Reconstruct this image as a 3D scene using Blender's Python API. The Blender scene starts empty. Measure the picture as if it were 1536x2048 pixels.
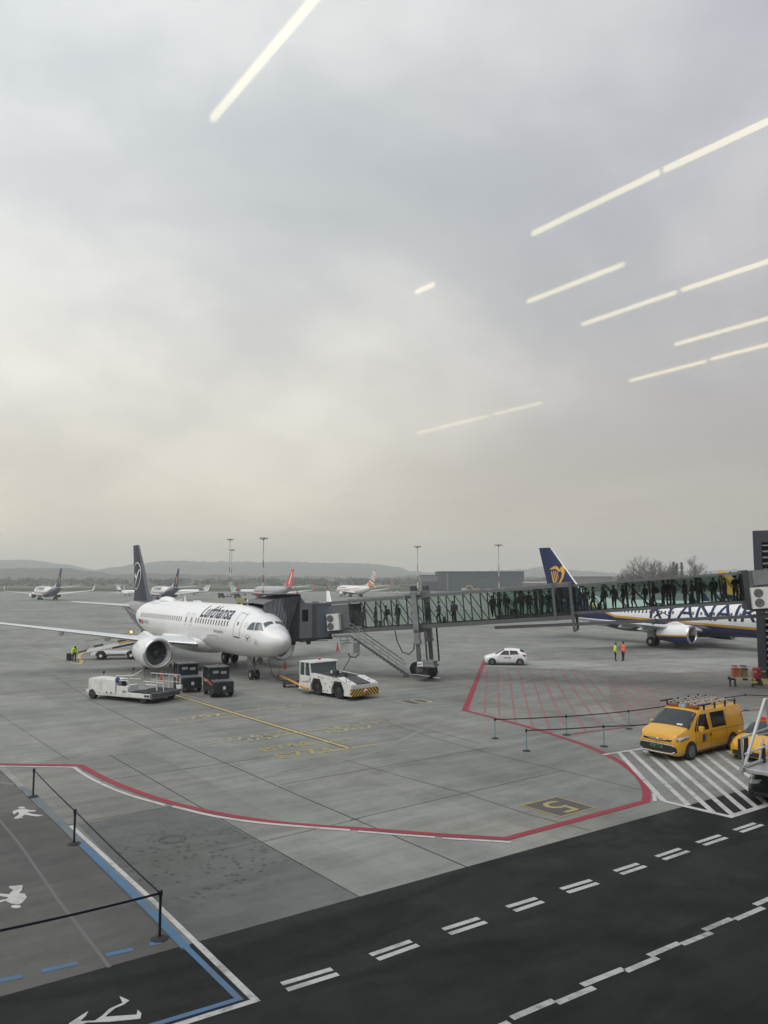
import bpy, bmesh, math, random
from mathutils import Vector, Matrix, noise
R=math.radians; PI=math.pi
SC=bpy.context.scene
COL=SC.collection
# ---------------------------------------------------------------- camera
H=7.85; FPX=1538.0; TH=math.atan((1161-1024)/FPX)
cam_d=bpy.data.cameras.new('camera'); cam=bpy.data.objects.new('camera',cam_d); COL.objects.link(cam)
cam.location=(0,0,H); cam.rotation_euler=(PI/2+TH,0,0)
cam_d.sensor_fit='HORIZONTAL'; cam_d.sensor_width=36; cam_d.lens=36*FPX/1536
cam_d.clip_start=0.05; cam_d.clip_end=30000
SC.camera=cam
SC.view_settings.view_transform='Standard'; SC.view_settings.look='None'
SC.view_settings.exposure=0.36; SC.view_settings.gamma=1.0
SC.render.engine='CYCLES'
SC.cycles.use_denoising=True
SC.cycles.max_bounces=7; SC.cycles.transparent_max_bounces=24; SC.cycles.volume_bounces=1
SC.cycles.diffuse_bounces=3; SC.cycles.glossy_bounces=3
SC.cycles.caustics_reflective=False; SC.cycles.caustics_refractive=False
SC.cycles.sample_clamp_indirect=4
# ---------------------------------------------------------------- sky and sun
SUN_EL,SUN_AZ=R(58),R(215)          # behind and left of the camera (azimuth clockwise from +Y)
W=bpy.data.worlds.new('World'); SC.world=W; W.use_nodes=True
def build_world():
    nt=W.node_tree; N=nt.nodes; L=nt.links
    bg=N['Background']; bg.inputs['Strength'].default_value=1.0
    sky=N.new('ShaderNodeTexSky'); sky.sky_type='NISHITA'; sky.sun_disc=False
    sky.sun_elevation=SUN_EL; sky.sun_rotation=SUN_AZ; sky.air_density=1.5; sky.dust_density=4
    sk=N.new('ShaderNodeVectorMath'); sk.operation='SCALE'; sk.inputs[3].default_value=0.08
    L.new(sky.outputs[0],sk.inputs[0])
    tc=N.new('ShaderNodeTexCoord'); sep=N.new('ShaderNodeSeparateXYZ'); L.new(tc.outputs['Generated'],sep.inputs[0])
    def M(op,a,b=None,c=None,clamp=False):
        n=N.new('ShaderNodeMath'); n.operation=op; n.use_clamp=clamp
        for i,v in enumerate((a,b,c)):
            if v is None: continue
            if isinstance(v,(int,float)): n.inputs[i].default_value=v
            else: L.new(v,n.inputs[i])
        return n.outputs[0]
    X,Y,Z=sep.outputs
    zc=M('ADD',M('MAXIMUM',Z,0.0),0.27)
    cx=M('DIVIDE',X,zc); cy=M('DIVIDE',Y,zc)
    comb=N.new('ShaderNodeCombineXYZ'); L.new(cx,comb.inputs[0]); L.new(cy,comb.inputs[1])
    n1=N.new('ShaderNodeTexNoise'); n1.inputs['Scale'].default_value=0.85; n1.inputs['Detail'].default_value=8; n1.inputs['Roughness'].default_value=0.52; n1.inputs['Distortion'].default_value=0.5
    mp=N.new('ShaderNodeMapping'); mp.inputs['Location'].default_value=(3.1,1.7,0.0); mp.inputs['Rotation'].default_value=(0,0,R(25)); mp.inputs['Scale'].default_value=(1.15,1.0,1)
    L.new(comb.outputs[0],mp.inputs[0]); L.new(mp.outputs[0],n1.inputs['Vector'])
    n2=N.new('ShaderNodeTexNoise'); n2.inputs['Scale'].default_value=2.6; n2.inputs['Detail'].default_value=6
    L.new(mp.outputs[0],n2.inputs['Vector'])
    cl=M('ADD',M('MULTIPLY',n1.outputs[0],0.78),M('MULTIPLY',n2.outputs[0],0.22))
    def ramp(fac,pts):
        r=N.new('ShaderNodeValToRGB'); e=r.color_ramp.elements
        while len(e)<len(pts): e.new(0.5)
        for q,(p,c) in zip(e,pts): q.position=p; q.color=(*c,1)
        L.new(fac,r.inputs[0]); return r.outputs[0]
    def mix(f,a,b,t='MIX'):
        m=N.new('ShaderNodeMix'); m.data_type='RGBA'; m.blend_type=t
        if isinstance(f,(int,float)): m.inputs[0].default_value=f
        else: L.new(f,m.inputs[0])
        for i,v in ((6,a),(7,b)):
            if isinstance(v,tuple): m.inputs[i].default_value=(*v,1)
            else: L.new(v,m.inputs[i])
        return m.outputs[2]
    cloud=ramp(cl,[(0.36,(0.375,0.415,0.45)),(0.48,(0.45,0.48,0.505)),(0.57,(0.58,0.60,0.60)),(0.68,(0.73,0.745,0.73))])
    horiz=ramp(cl,[(0.3,(0.51,0.43,0.318)),(0.7,(0.60,0.512,0.385))])
    hz=M('POWER',M('SUBTRACT',1.0,M('MAXIMUM',Z,0.0),clamp=True),3.4)
    c=mix(hz,cloud,horiz)
    # overcast is brighter behind the camera, where the veiled sun stands, and duller to the right
    back=M('MULTIPLY_ADD',M('MULTIPLY_ADD',Y,-0.85,M('MULTIPLY',X,-0.25)),0.62,0.0)
    lum=M('ADD',1.0,M('MAXIMUM',back,0.0))
    lum=M('MULTIPLY',lum,M('MULTIPLY_ADD',X,-0.50,1.02))
    sc=N.new('ShaderNodeVectorMath'); sc.operation='SCALE'; L.new(c,sc.inputs[0]); L.new(lum,sc.inputs[3])
    tint=mix(M('MULTIPLY',M('MAXIMUM',X,0.0),1.7,clamp=True),(1.0,1.0,1.0),(0.975,0.95,1.05))
    c2=mix(1.0,sc.outputs[0],tint,'MULTIPLY')
    out=mix(0.94,sk.outputs[0],c2)
    L.new(out,bg.inputs['Color'])
build_world()
W.cycles.sampling_method='MANUAL'; W.cycles.sample_map_resolution=512
sl=bpy.data.lights.new('sun','SUN'); sl.energy=1.15; sl.angle=R(50); sl.color=(1.0,0.965,0.90)
so=bpy.data.objects.new('sun',sl); COL.objects.link(so)
so.rotation_euler=(PI/2-SUN_EL,0,-SUN_AZ+PI)
_d=Vector((math.sin(SUN_AZ)*math.cos(SUN_EL),math.cos(SUN_AZ)*math.cos(SUN_EL),math.sin(SUN_EL)))
so.rotation_euler=_d.to_track_quat('Z','Y').to_euler()
# ---------------------------------------------------------------- helpers
def G(px,py,z=0.0):
    """point at height z seen through photograph pixel (px,py)"""
    xc=(px-768)/FPX; yc=(1024-py)/FPX
    d=Vector((xc, math.cos(TH)-math.sin(TH)*yc, math.sin(TH)+math.cos(TH)*yc))
    t=(z-H)/d.z
    return Vector((d.x*t,d.y*t,z))
def AT(px,py,Y):
    xc=(px-768)/FPX; yc=(1024-py)/FPX
    d=Vector((xc, math.cos(TH)-math.sin(TH)*yc, math.sin(TH)+math.cos(TH)*yc))
    t=Y/d.y
    return Vector((d.x*t,Y,H+d.z*t))
def tag(o,label=None,cat=None,group=None,kind=None):
    if label: o['label']=label
    if cat: o['category']=cat
    if group: o['group']=group
    if kind: o['kind']=kind
    return o
def empty(name,loc,rz=0,label=None,cat=None,group=None):
    o=bpy.data.objects.new(name,None); COL.objects.link(o); o.location=loc; o.rotation_euler=(0,0,rz); o.empty_display_size=0.1
    return tag(o,label,cat,group)
def kids(o): return [c for c in COL.objects if c.parent==o]
def copy_tree(o,kmap,parent=None):
    c=o.copy(); COL.objects.link(c)
    if parent: c.parent=parent
    for k in kmap.get(o.name,[]): copy_tree(k,kmap,c)
    return c
def kidmap():
    m={}
    for o in COL.objects:
        if o.parent: m.setdefault(o.parent.name,[]).append(o)
    return m
class MB:
    def __init__(s): s.v=[]; s.f=[]; s.m=[]
    def add(s,vs,fs,m=0):
        b=len(s.v); s.v+= [tuple(v) for v in vs]
        for f in fs: s.f.append(tuple(b+i for i in f)); s.m.append(m)
        return s
    def box(s,x0,x1,y0,y1,z0,z1,m=0):
        v=[(x,y,z) for z in (z0,z1) for y in (y0,y1) for x in (x0,x1)]
        return s.add(v,[(0,2,3,1),(4,5,7,6),(0,1,5,4),(2,6,7,3),(0,4,6,2),(1,3,7,5)],m)
    def hexa(s,b,t,m=0):     # bottom quad, top quad (same winding, ccw from above)
        return s.add(list(b)+list(t),[(3,2,1,0),(4,5,6,7),(0,1,5,4),(1,2,6,5),(2,3,7,6),(3,0,4,7)],m)
    def prism(s,pts,ax,a,b,m=0):   # 2d outline extruded along axis ax (0,1,2); pts in remaining two axes order
        def P(p,t):
            return {0:(t,p[0],p[1]),1:(p[0],t,p[1]),2:(p[0],p[1],t)}[ax]
        n=len(pts); A=sum(pts[i][0]*pts[(i+1)%n][1]-pts[(i+1)%n][0]*pts[i][1] for i in range(n))
        if A<0: pts=pts[::-1]
        v=[P(p,a) for p in pts]+[P(p,b) for p in pts]
        fl=[tuple(range(n-1,-1,-1)),tuple(range(n,2*n))]+[(i,(i+1)%n,n+(i+1)%n,n+i) for i in range(n)]
        if ax==1: fl=[f[::-1] for f in fl]
        if b<a: fl=[f[::-1] for f in fl]
        return s.add(v,fl,m)
    def tube(s,pts,r,n=8,m=0,cap=True,r1=None):
        pts=[Vector(p) for p in pts]; rings=[]
        k=len(pts); up=Vector((0,0,1))
        for i,p in enumerate(pts):
            d=(pts[min(i+1,k-1)]-pts[max(i-1,0)]).normalized()
            a=d.cross(up)
            if a.length<1e-3: a=d.cross(Vector((1,0,0)))
            a.normalize(); b=a.cross(d)
            rr=r if r1 is None else r+(r1-r)*i/(k-1)
            rings.append([p+a*rr*math.cos(2*PI*j/n)+b*rr*math.sin(2*PI*j/n) for j in range(n)])
        return s.loft(rings,m,cap)
    def loft(s,rings,m=0,cap=True,closed=True):
        n=len(rings[0]); b=[]; fs=[]
        for i in range(len(rings)-1):
            for j in range(n if closed else n-1):
                k=(j+1)%n; fs.append((i*n+j,i*n+k,(i+1)*n+k,(i+1)*n+j))
        if cap:
            fs.append(tuple(range(n-1,-1,-1))); q=(len(rings)-1)*n; fs.append(tuple(range(q,q+n)))
        return s.add([v for r in rings for v in r],fs,m)
    def lathe(s,prof,c=(0,0,0),ax=0,n=24,m=0,flat=None,cap=True):   # profile: (t along axis, radius)
        rings=[]
        for t,r in prof:
            ring=[]
            for j in range(n):
                a=2*PI*j/n; u,w=r*math.cos(a),r*math.sin(a)
                if flat and w<0: w*=flat
                ring.append({0:(c[0]+t,c[1]+u,c[2]+w),1:(c[0]+u,c[1]+t,c[2]+w),2:(c[0]+u,c[1]+w,c[2]+t)}[ax])
            rings.append(ring)
        return s.loft(rings,m,cap)
    def ball(s,c,r,n=10,m=0,sz=1.0,k=6):
        pr=[(-r*sz*math.cos(PI*i/k),max(r*math.sin(PI*i/k),1e-4)) for i in range(k+1)]
        return s.lathe(pr,c,2,n,m)
    def build(s,name,mats,parent=None,smooth=None,bev=0,shared=None):
        me=bpy.data.meshes.new(name); me.from_pydata(s.v,[],s.f)
        mats=mats if isinstance(mats,(list,tuple)) else [mats]
        for m in mats: me.materials.append(m)
        me.polygons.foreach_set('material_index',s.m)
        bm=bmesh.new(); bm.from_mesh(me)
        if smooth is not None:
            bmesh.ops.remove_doubles(bm,verts=bm.verts,dist=1e-5)
        bmesh.ops.recalc_face_normals(bm,faces=bm.faces)
        if smooth is not None:
            lim=R(smooth)
            for f in bm.faces: f.smooth=True
            for e in bm.edges:
                if len(e.link_faces)!=2 or e.calc_face_angle(0)>lim: e.smooth=False
        bm.to_mesh(me); bm.free()
        o=bpy.data.objects.new(name,me); COL.objects.link(o)
        if parent: o.parent=parent
        if bev:
            md=o.modifiers.new('bevel','BEVEL'); md.width=bev; md.segments=2; md.limit_method='ANGLE'; md.angle_limit=R(40)
            md.use_clamp_overlap=True
        return o
# ---------------------------------------------------------------- materials
MATS={}
def mat(name,col,rough=0.5,metal=0.0,var=0.08,vs=3.0,bump=0.0,bs=40,coat=0.0,emit=None,estr=0,spec=0.5,dirt=0.0,dirtcol=(0.08,0.07,0.06)):
    if name in MATS: return MATS[name]
    m=bpy.data.materials.new(name); m.use_nodes=True; nt=m.node_tree; N=nt.nodes; L=nt.links
    b=N['Principled BSDF']; b.inputs['Roughness'].default_value=rough; b.inputs['Metallic'].default_value=metal
    b.inputs['Coat Weight'].default_value=coat; b.inputs['Specular IOR Level'].default_value=spec
    tc=N.new('ShaderNodeTexCoord'); nz=N.new('ShaderNodeTexNoise'); nz.inputs['Scale'].default_value=vs; nz.inputs['Detail'].default_value=5
    L.new(tc.outputs['Object'],nz.inputs['Vector'])
    mr=N.new('ShaderNodeMapRange'); mr.inputs[1].default_value=0.3; mr.inputs[2].default_value=0.7; mr.inputs[3].default_value=1-var; mr.inputs[4].default_value=1+var
    L.new(nz.outputs[0],mr.inputs[0])
    sc=N.new('ShaderNodeVectorMath'); sc.operation='SCALE'; sc.inputs[0].default_value=col[:3]; L.new(mr.outputs[0],sc.inputs[3])
    outc=sc.outputs[0]
    if dirt>0:
        n2=N.new('ShaderNodeTexNoise'); n2.inputs['Scale'].default_value=vs*0.7; n2.inputs['Detail'].default_value=8; n2.inputs['Roughness'].default_value=0.7
        mp=N.new('ShaderNodeMapping'); mp.inputs['Scale'].default_value=(1,1,0.5); mp.inputs['Location'].default_value=(5,3,1)
        L.new(tc.outputs['Object'],mp.inputs[0]); L.new(mp.outputs[0],n2.inputs['Vector'])
        m2=N.new('ShaderNodeMapRange'); m2.inputs[1].default_value=0.48; m2.inputs[2].default_value=0.75; m2.inputs[3].default_value=0; m2.inputs[4].default_value=dirt
        L.new(n2.outputs[0],m2.inputs[0])
        mx=N.new('ShaderNodeMix'); mx.data_type='RGBA'; L.new(m2.outputs[0],mx.inputs[0]); L.new(outc,mx.inputs[6]); mx.inputs[7].default_value=(*dirtcol,1)
        outc=mx.outputs[2]
    L.new(outc,b.inputs['Base Color'])
    r2=N.new('ShaderNodeMapRange'); r2.inputs[3].default_value=max(rough-0.07,0.02); r2.inputs[4].default_value=min(rough+0.09,1)
    L.new(nz.outputs[0],r2.inputs[0]); L.new(r2.outputs[0],b.inputs['Roughness'])
    if bump>0:
        n3=N.new('ShaderNodeTexNoise'); n3.inputs['Scale'].default_value=bs; n3.inputs['Detail'].default_value=4
        L.new(tc.outputs['Object'],n3.inputs['Vector'])
        bp=N.new('ShaderNodeBump'); bp.inputs['Strength'].default_value=bump; bp.inputs['Distance'].default_value=0.02
        L.new(n3.outputs[0],bp.inputs['Height']); L.new(bp.outputs[0],b.inputs['Normal'])
    if emit:
        b.inputs['Emission Color'].default_value=(*emit,1); b.inputs['Emission Strength'].default_value=estr
    MATS[name]=m; return m
def glass_mat(name,tcol,refl=0.10,gcol=(0.9,0.95,0.95)):
    """thin tinted pane: lets tinted light through and reflects by angle"""
    if name in MATS: return MATS[name]
    m=bpy.data.materials.new(name); m.use_nodes=True; nt=m.node_tree; N=nt.nodes; L=nt.links
    N.remove(N['Principled BSDF']); out=N['Material Output']
    t=N.new('ShaderNodeBsdfTransparent'); t.inputs[0].default_value=(*tcol,1)
    g=N.new('ShaderNodeBsdfGlossy'); g.inputs['Roughness'].default_value=0.03; g.inputs[0].default_value=(*gcol,1)
    lw=N.new('ShaderNodeFresnel'); lw.inputs[0].default_value=1.5
    mu=N.new('ShaderNodeMath'); mu.operation='MULTIPLY'; mu.inputs[1].default_value=refl/0.04*1.0; mu.use_clamp=True; L.new(lw.outputs[0],mu.inputs[0])
    mx=N.new('ShaderNodeMixShader'); L.new(mu.outputs[0],mx.inputs[0]); L.new(t.outputs[0],mx.inputs[1]); L.new(g.outputs[0],mx.inputs[2])
    L.new(mx.outputs[0],out.inputs[0]); MATS[name]=m; return m
white=mat('white_paint',(0.72,0.73,0.73),0.35,var=0.04,coat=0.3,dirt=0.12)
whited=mat('worn_white_paint',(0.62,0.63,0.61),0.5,var=0.06,dirt=0.3)
black=mat('black_rubber',(0.018,0.018,0.02),0.75,var=0.2)
dark=mat('dark_metal',(0.05,0.055,0.06),0.5,0.3,var=0.15)
steel=mat('grey_steel',(0.22,0.235,0.245),0.45,0.5,var=0.12,dirt=0.2)
bsteel=mat('bridge_steel',(0.105,0.112,0.115),0.5,0.35,var=0.1,dirt=0.15)
chrome=mat('bright_metal',(0.62,0.63,0.65),0.25,0.9,var=0.06)
galv=mat('galvanised_metal',(0.48,0.49,0.49),0.45,0.6,var=0.1,dirt=0.15)
yellow=mat('yellow_paint',(0.64,0.335,0.014),0.34,var=0.07,coat=0.7,vs=1.5,dirt=0.14,dirtcol=(0.30,0.19,0.06))
orange=mat('orange_paint',(0.62,0.17,0.03),0.5,var=0.1,dirt=0.15)
red=mat('red_paint',(0.55,0.035,0.04),0.45,var=0.08)
navy=mat('navy_paint',(0.018,0.028,0.075),0.35,var=0.08,coat=0.4)
ink=mat('dark_lettering',(0.012,0.018,0.045),0.5,var=0.05)
glassd=mat('dark_glass',(0.006,0.008,0.010),0.10,var=0.1,spec=0.25)
glassg=mat('windscreen_glass',(0.025,0.034,0.038),0.09,var=0.15,spec=0.5)
def tube_light(name,c,s): return mat(name,(0.8,0.8,0.8),0.4,emit=c,estr=s)
# ---------------------------------------------------------------- lettering
def text_tris(body,size=1.0,shear=0.0,offset=0.0,maxlen=None,width=None):
    cu=bpy.data.curves.new('lettering','FONT'); cu.body=body; cu.size=size; cu.shear=shear; cu.offset=offset; cu.resolution_u=3
    ob=bpy.data.objects.new('lettering',cu); COL.objects.link(ob)
    dg=bpy.context.evaluated_depsgraph_get(); me=bpy.data.meshes.new_from_object(ob.evaluated_get(dg))
    bm=bmesh.new(); bm.from_mesh(me); bmesh.ops.triangulate(bm,faces=bm.faces)
    if maxlen:
        for _ in range(6):
            es=[e for e in bm.edges if e.calc_length()>maxlen]
            if not es: break
            bmesh.ops.subdivide_edges(bm,edges=es,cuts=1); bmesh.ops.triangulate(bm,faces=bm.faces)
    vs=[v.co.copy() for v in bm.verts]; bm.verts.index_update(); fs=[tuple(v.index for v in f.verts) for f in bm.faces]
    bm.free(); bpy.data.meshes.remove(me); bpy.data.objects.remove(ob); bpy.data.curves.remove(cu)
    x0=min(v.x for v in vs); x1=max(v.x for v in vs); y0=min(v.y for v in vs)
    k=(width/(x1-x0)) if width else 1.0
    vs=[((v.x-x0)*k,v.y) for v in vs]
    return vs,fs
def flat_text(name,body,org,xd,yd,size,width,m,parent=None,offset=0.01,shear=0):
    vs,fs=text_tris(body,size,shear,offset,None,width)
    org,xd,yd=Vector(org),Vector(xd),Vector(yd)
    mb=MB(); mb.add([org+xd*a+yd*b for a,b in vs],fs); return mb.build(name,m,parent)
# ================================================================ SETTING
AX=Vector((0.591,-0.8066,0)); UX=Vector((0.8066,0.591,0))     # stand axis (nose direction) and the direction of the service road
AE=G(718,1794)                                                # a point on the edge of the asphalt
UA=(G(1536,1566)-G(0,1993)).normalized()
VA=Vector((UA.y,-UA.x,0))
def ground_mat(name,base,var,kind):
    m=bpy.data.materials.new(name); m.use_nodes=True; nt=m.node_tree; N=nt.nodes; L=nt.links; b=N['Principled BSDF']
    geo=N.new('ShaderNodeNewGeometry')
    def M(op,a,b_=None,c=None,clamp=False):
        n=N.new('ShaderNodeMath'); n.operation=op; n.use_clamp=clamp
        for i,v in enumerate((a,b_,c)):
            if v is None: continue
            if isinstance(v,(int,float)): n.inputs[i].default_value=v
            else: L.new(v,n.inputs[i])
        return n.outputs[0]
    mp=N.new('ShaderNodeMapping'); mp.vector_type='POINT'; mp.inputs['Rotation'].default_value=(0,0,-math.atan2(UX.y,UX.x))
    L.new(geo.outputs['Position'],mp.inputs[0]); P=mp.outputs[0]
    def nz(scale,det=5,rough=0.55,stretch=None,loc=(0,0,0),dist=0):
        q=N.new('ShaderNodeMapping'); q.inputs['Scale'].default_value=stretch or (1,1,1); q.inputs['Location'].default_value=loc; L.new(P,q.inputs[0])
        n=N.new('ShaderNodeTexNoise'); n.inputs['Scale'].default_value=scale; n.inputs['Detail'].default_value=det; n.inputs['Roughness'].default_value=rough; n.inputs['Distortion'].default_value=dist
        L.new(q.outputs[0],n.inputs['Vector']); return n.outputs[0]
    def rng(f,a,b_,c,d):
        n=N.new('ShaderNodeMapRange'); n.inputs[1].default_value=a; n.inputs[2].default_value=b_; n.inputs[3].default_value=c; n.inputs[4].default_value=d; L.new(f,n.inputs[0]); return n.outputs[0]
    f=rng(nz(0.35,6,0.6,(1,0.55,1)),0.3,0.7,1-var,1+var)
    f=M('MULTIPLY',f,rng(nz(0.09,5,0.6,(1,0.7,1),(7,3,0)),0.3,0.7,1-var*0.9,1+var*0.9))
    f=M('MULTIPLY',f,rng(nz(3.2,6,0.7),0.25,0.75,1-var*0.45,1+var*0.45))
    if kind!='grass':
        f=M('MULTIPLY',f,rng(nz(55,3,0.8),0.2,0.8,0.90,1.10))
        # streaks along the service road and tyre tracks
        f=M('MULTIPLY',f,rng(nz(0.8,4,0.6,(0.12,1.6,1),(2,9,0)),0.35,0.7,1.06,0.86))
    if kind=='stained':
        c0=G(375,1720)
        dv=N.new('ShaderNodeVectorMath'); dv.operation='DISTANCE'; dv.inputs[1].default_value=(c0.x,c0.y,0); L.new(geo.outputs['Position'],dv.inputs[0])
        near=rng(dv.outputs['Value'],0.7,3.4,0.0,1.0)
        v2=N.new('ShaderNodeTexVoronoi'); v2.inputs['Scale'].default_value=4.2; L.new(P,v2.inputs['Vector'])
        f=M('MULTIPLY',f,M('MAXIMUM',rng(v2.outputs['Distance'],0.24,0.36,0.58,1.0),M('MAXIMUM',near,rng(nz(1.6,3,0.5,(1,1,1),(3,3,0)),0.42,0.52,1.0,0.0))))
        f=M('MULTIPLY',f,rng(dv.outputs['Value'],0.0,2.6,0.84,1.0))
    if kind in('concrete','stained'):
        br=N.new('ShaderNodeTexBrick'); br.offset=0.0; br.inputs['Scale'].default_value=1.0; br.inputs['Brick Width'].default_value=5.9; br.inputs['Row Height'].default_value=7.4
        br.inputs['Mortar Size'].default_value=0.0; br.inputs['Color1'].default_value=(0.0,0.0,0.0,1); br.inputs['Color2'].default_value=(1,1,1,1)
        q=N.new('ShaderNodeMapping'); q.inputs['Location'].default_value=(-0.9,0.3,0); L.new(P,q.inputs[0]); L.new(q.outputs[0],br.inputs['Vector'])
        f=M('MULTIPLY',f,rng(br.outputs['Color'],0,1,0.87,1.08))
        f=M('MULTIPLY',f,rng(nz(0.5,7,0.7,(0.3,1.0,1),(3,14,0),1.5),0.45,0.62,1.05,0.87))
        # oil spots and damp stains
        f=M('MULTIPLY',f,rng(nz(1.4,6,0.65,(1,1,1),(11,4,0),0.8),0.66,0.78,1.0,0.72))
        vo=N.new('ShaderNodeTexVoronoi'); vo.inputs['Scale'].default_value=2.2; vo.inputs['Randomness'].default_value=1; L.new(P,vo.inputs['Vector'])
        f=M('MULTIPLY',f,M('MAXIMUM',rng(vo.outputs['Distance'],0.02,0.12,0.72,1.0),rng(nz(0.23,4,0.6,(1,1,1),(31,2,0)),0.5,0.6,1.0,0.0)))
    if kind=='asphalt':
        f=M('MULTIPLY',f,rng(nz(0.5,4,0.5,(0.35,1.1,1),(4,8,0),1.6),0.46,0.64,1.10,0.62))
        f=M('MULTIPLY',f,rng(nz(9,5,0.8),0.3,0.75,0.86,1.18))
        f=M('MULTIPLY',f,rng(nz(160,2,0.9),0.3,0.8,0.75,1.3))
    cr=N.new('ShaderNodeVectorMath'); cr.operation='SCALE'; cr.inputs[0].default_value=base; L.new(f,cr.inputs[3])
    col=cr.outputs[0]
    hue=N.new('ShaderNodeMix'); hue.data_type='RGBA'; hue.blend_type='MULTIPLY'; hue.inputs[0].default_value=1.0
    hr=N.new('ShaderNodeValToRGB'); hr.color_ramp.elements[0].position=0.35; hr.color_ramp.elements[1].position=0.65
    hr.color_ramp.elements[0].color=(0.97,1.0,0.98,1); hr.color_ramp.elements[1].color=(1.03,1.0,0.955,1)
    L.new(nz(0.12,3,0.5,(1,1,1),(21,5,0)),hr.inputs[0]); L.new(col,hue.inputs[6]); L.new(hr.outputs[0],hue.inputs[7]); col=hue.outputs[2]
    L.new(col,b.inputs['Base Color'])
    b.inputs['Specular IOR Level'].default_value={'grass':0.1,'asphalt':0.18}.get(kind,0.28)
    L.new(rng(nz(0.6,5,0.6,(1,1,1),(1,1,0)),0.3,0.7,0.62 if kind!='grass' else 0.9,0.88 if kind!='grass' else 0.95),b.inputs['Roughness'])
    bp=N.new('ShaderNodeBump'); bp.inputs['Strength'].default_value=0.25; bp.inputs['Distance'].default_value=0.01
    L.new(nz(30,4,0.7),bp.inputs['Height']); L.new(bp.outputs[0],b.inputs['Normal'])
    return m
conc=ground_mat('concrete',(0.205,0.211,0.201),0.17,'concrete')
concd=ground_mat('old_concrete',(0.097,0.098,0.096),0.14,'concrete')
concm=ground_mat('stained_concrete',(0.118,0.127,0.126),0.16,'stained')
concb=ground_mat('brown_concrete',(0.178,0.168,0.160),0.12,'concrete')
concl=ground_mat('pale_concrete',(0.27,0.27,0.265),0.09,'concrete')
asph=ground_mat('asphalt',(0.0175,0.0193,0.0198),0.24,'asphalt')
grassm=ground_mat('dry_grass',(0.055,0.070,0.040),0.25,'grass')
def sheet(name,pts,z,m,label=None,kind='structure'):
    mb=MB(); mb.add([(p[0],p[1],z) for p in pts],[tuple(range(len(pts)))]); o=mb.build(name,m)
    if o.data.polygons[0].normal.z<0: o.data.flip_normals()
    return tag(o,label,None,None,kind)
BIG=11000
sheet('ground',[(-BIG,-3000),(BIG,-3000),(BIG,14000),(-BIG,14000)],-0.06,grassm)
d_apron=G(768,1183).y
sheet('apron',[(-1500,-200),(1500,-200),(1500,d_apron-40),(500,d_apron),(-1500,d_apron+10)],0,conc)
p0=AE-UA*200; p1=AE+UA*200
sheet('service_road',[p0,p1,p1+VA*26,p0+VA*26],0.006,asph)
sheet('taxiway',[(-1500,880),(900,905),(900,960),(-1500,935)],-0.03,concl)
# walkway zone left of the joint, darker old concrete, stained bay beside it
jl=[G(-60,1484),G(0,1541),G(59,1597),G(125,1661),G(200,1735),G(366,1900)]
sheet('old_pavement',[(p.x,p.y) for p in jl]+[(AE+UA*((G(0,1993)-AE).dot(UA)-0)).to_2d()[:],(AE-UA*24).to_2d()[:],(-27,24),(-27,34)],0.004,concd)
sheet('stained_pavement',[G(156,1650),G(344,1612),G(432,1636),G(718,1794),G(394,1889)],0.0042,concm)
sheet('brown_pavement',[G(1215,1352),G(1330,1347),G(1500,1341),G(1700,1345),G(1900,1400),G(1536,1419),G(1330,1444),G(1262,1453),G(1225,1420)],0.0042,concb)
sheet('pale_pavement',[G(1057,1322),G(1500,1316),G(1560,1318),G(1505,1341),G(1340,1346),G(975,1333),G(975,1326)],0.0046,concl)
# ---- painted lines
def paint(name,c,var=0.15,wear=0.3,back=(0.16,0.16,0.155)):
    m=bpy.data.materials.new(name); m.use_nodes=True; nt=m.node_tree; N=nt.nodes; L=nt.links; b=N['Principled BSDF']
    geo=N.new('ShaderNodeNewGeometry')
    n1=N.new('ShaderNodeTexNoise'); n1.inputs['Scale'].default_value=2.2; n1.inputs['Detail'].default_value=9; n1.inputs['Roughness'].default_value=0.75
    n2=N.new('ShaderNodeTexNoise'); n2.inputs['Scale'].default_value=0.35; n2.inputs['Detail'].default_value=3
    L.new(geo.outputs['Position'],n1.inputs['Vector']); L.new(geo.outputs['Position'],n2.inputs['Vector'])
    ad=N.new('ShaderNodeMath'); ad.operation='MULTIPLY_ADD'; ad.inputs[1].default_value=0.6; L.new(n2.outputs[0],ad.inputs[0]); L.new(n1.outputs[0],ad.inputs[2])
    r=N.new('ShaderNodeMapRange'); r.inputs[1].default_value=1.12-wear; r.inputs[2].default_value=1.22-wear*0.6; r.inputs[3].default_value=0; r.inputs[4].default_value=min(1,wear*2.2); L.new(ad.outputs[0],r.inputs[0])
    mx=N.new('ShaderNodeMix'); mx.data_type='RGBA'; mx.inputs[6].default_value=(*c,1); mx.inputs[7].default_value=(*back,1); L.new(r.outputs[0],mx.inputs[0])
    L.new(mx.outputs[2],b.inputs['Base Color']); b.inputs['Roughness'].default_value=0.7; b.inputs['Specular IOR Level'].default_value=0.3
    return m
pred=paint('red_line_paint',(0.255,0.034,0.05),wear=0.22)
pred2=paint('faded_red_line_paint',(0.32,0.085,0.095),wear=0.42,back=(0.21,0.16,0.155))
pwht=paint('white_line_paint',(0.47,0.47,0.46),wear=0.34)
pwhr=paint('road_white_paint',(0.43,0.44,0.44),wear=0.36,back=(0.10,0.10,0.10))
pyel=paint('yellow_line_paint',(0.46,0.36,0.14),wear=0.30)
pyeld=paint('dull_yellow_paint',(0.34,0.27,0.10),wear=0.34)
pyelf=paint('faded_yellow_paint',(0.42,0.37,0.19),wear=0.5,back=(0.2,0.2,0.18))
pblu=paint('blue_line_paint',(0.06,0.155,0.28),wear=0.36,back=(0.10,0.11,0.12))
pgry=paint('grey_line_paint',(0.125,0.138,0.134),wear=0.45,back=(0.12,0.12,0.115))
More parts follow.
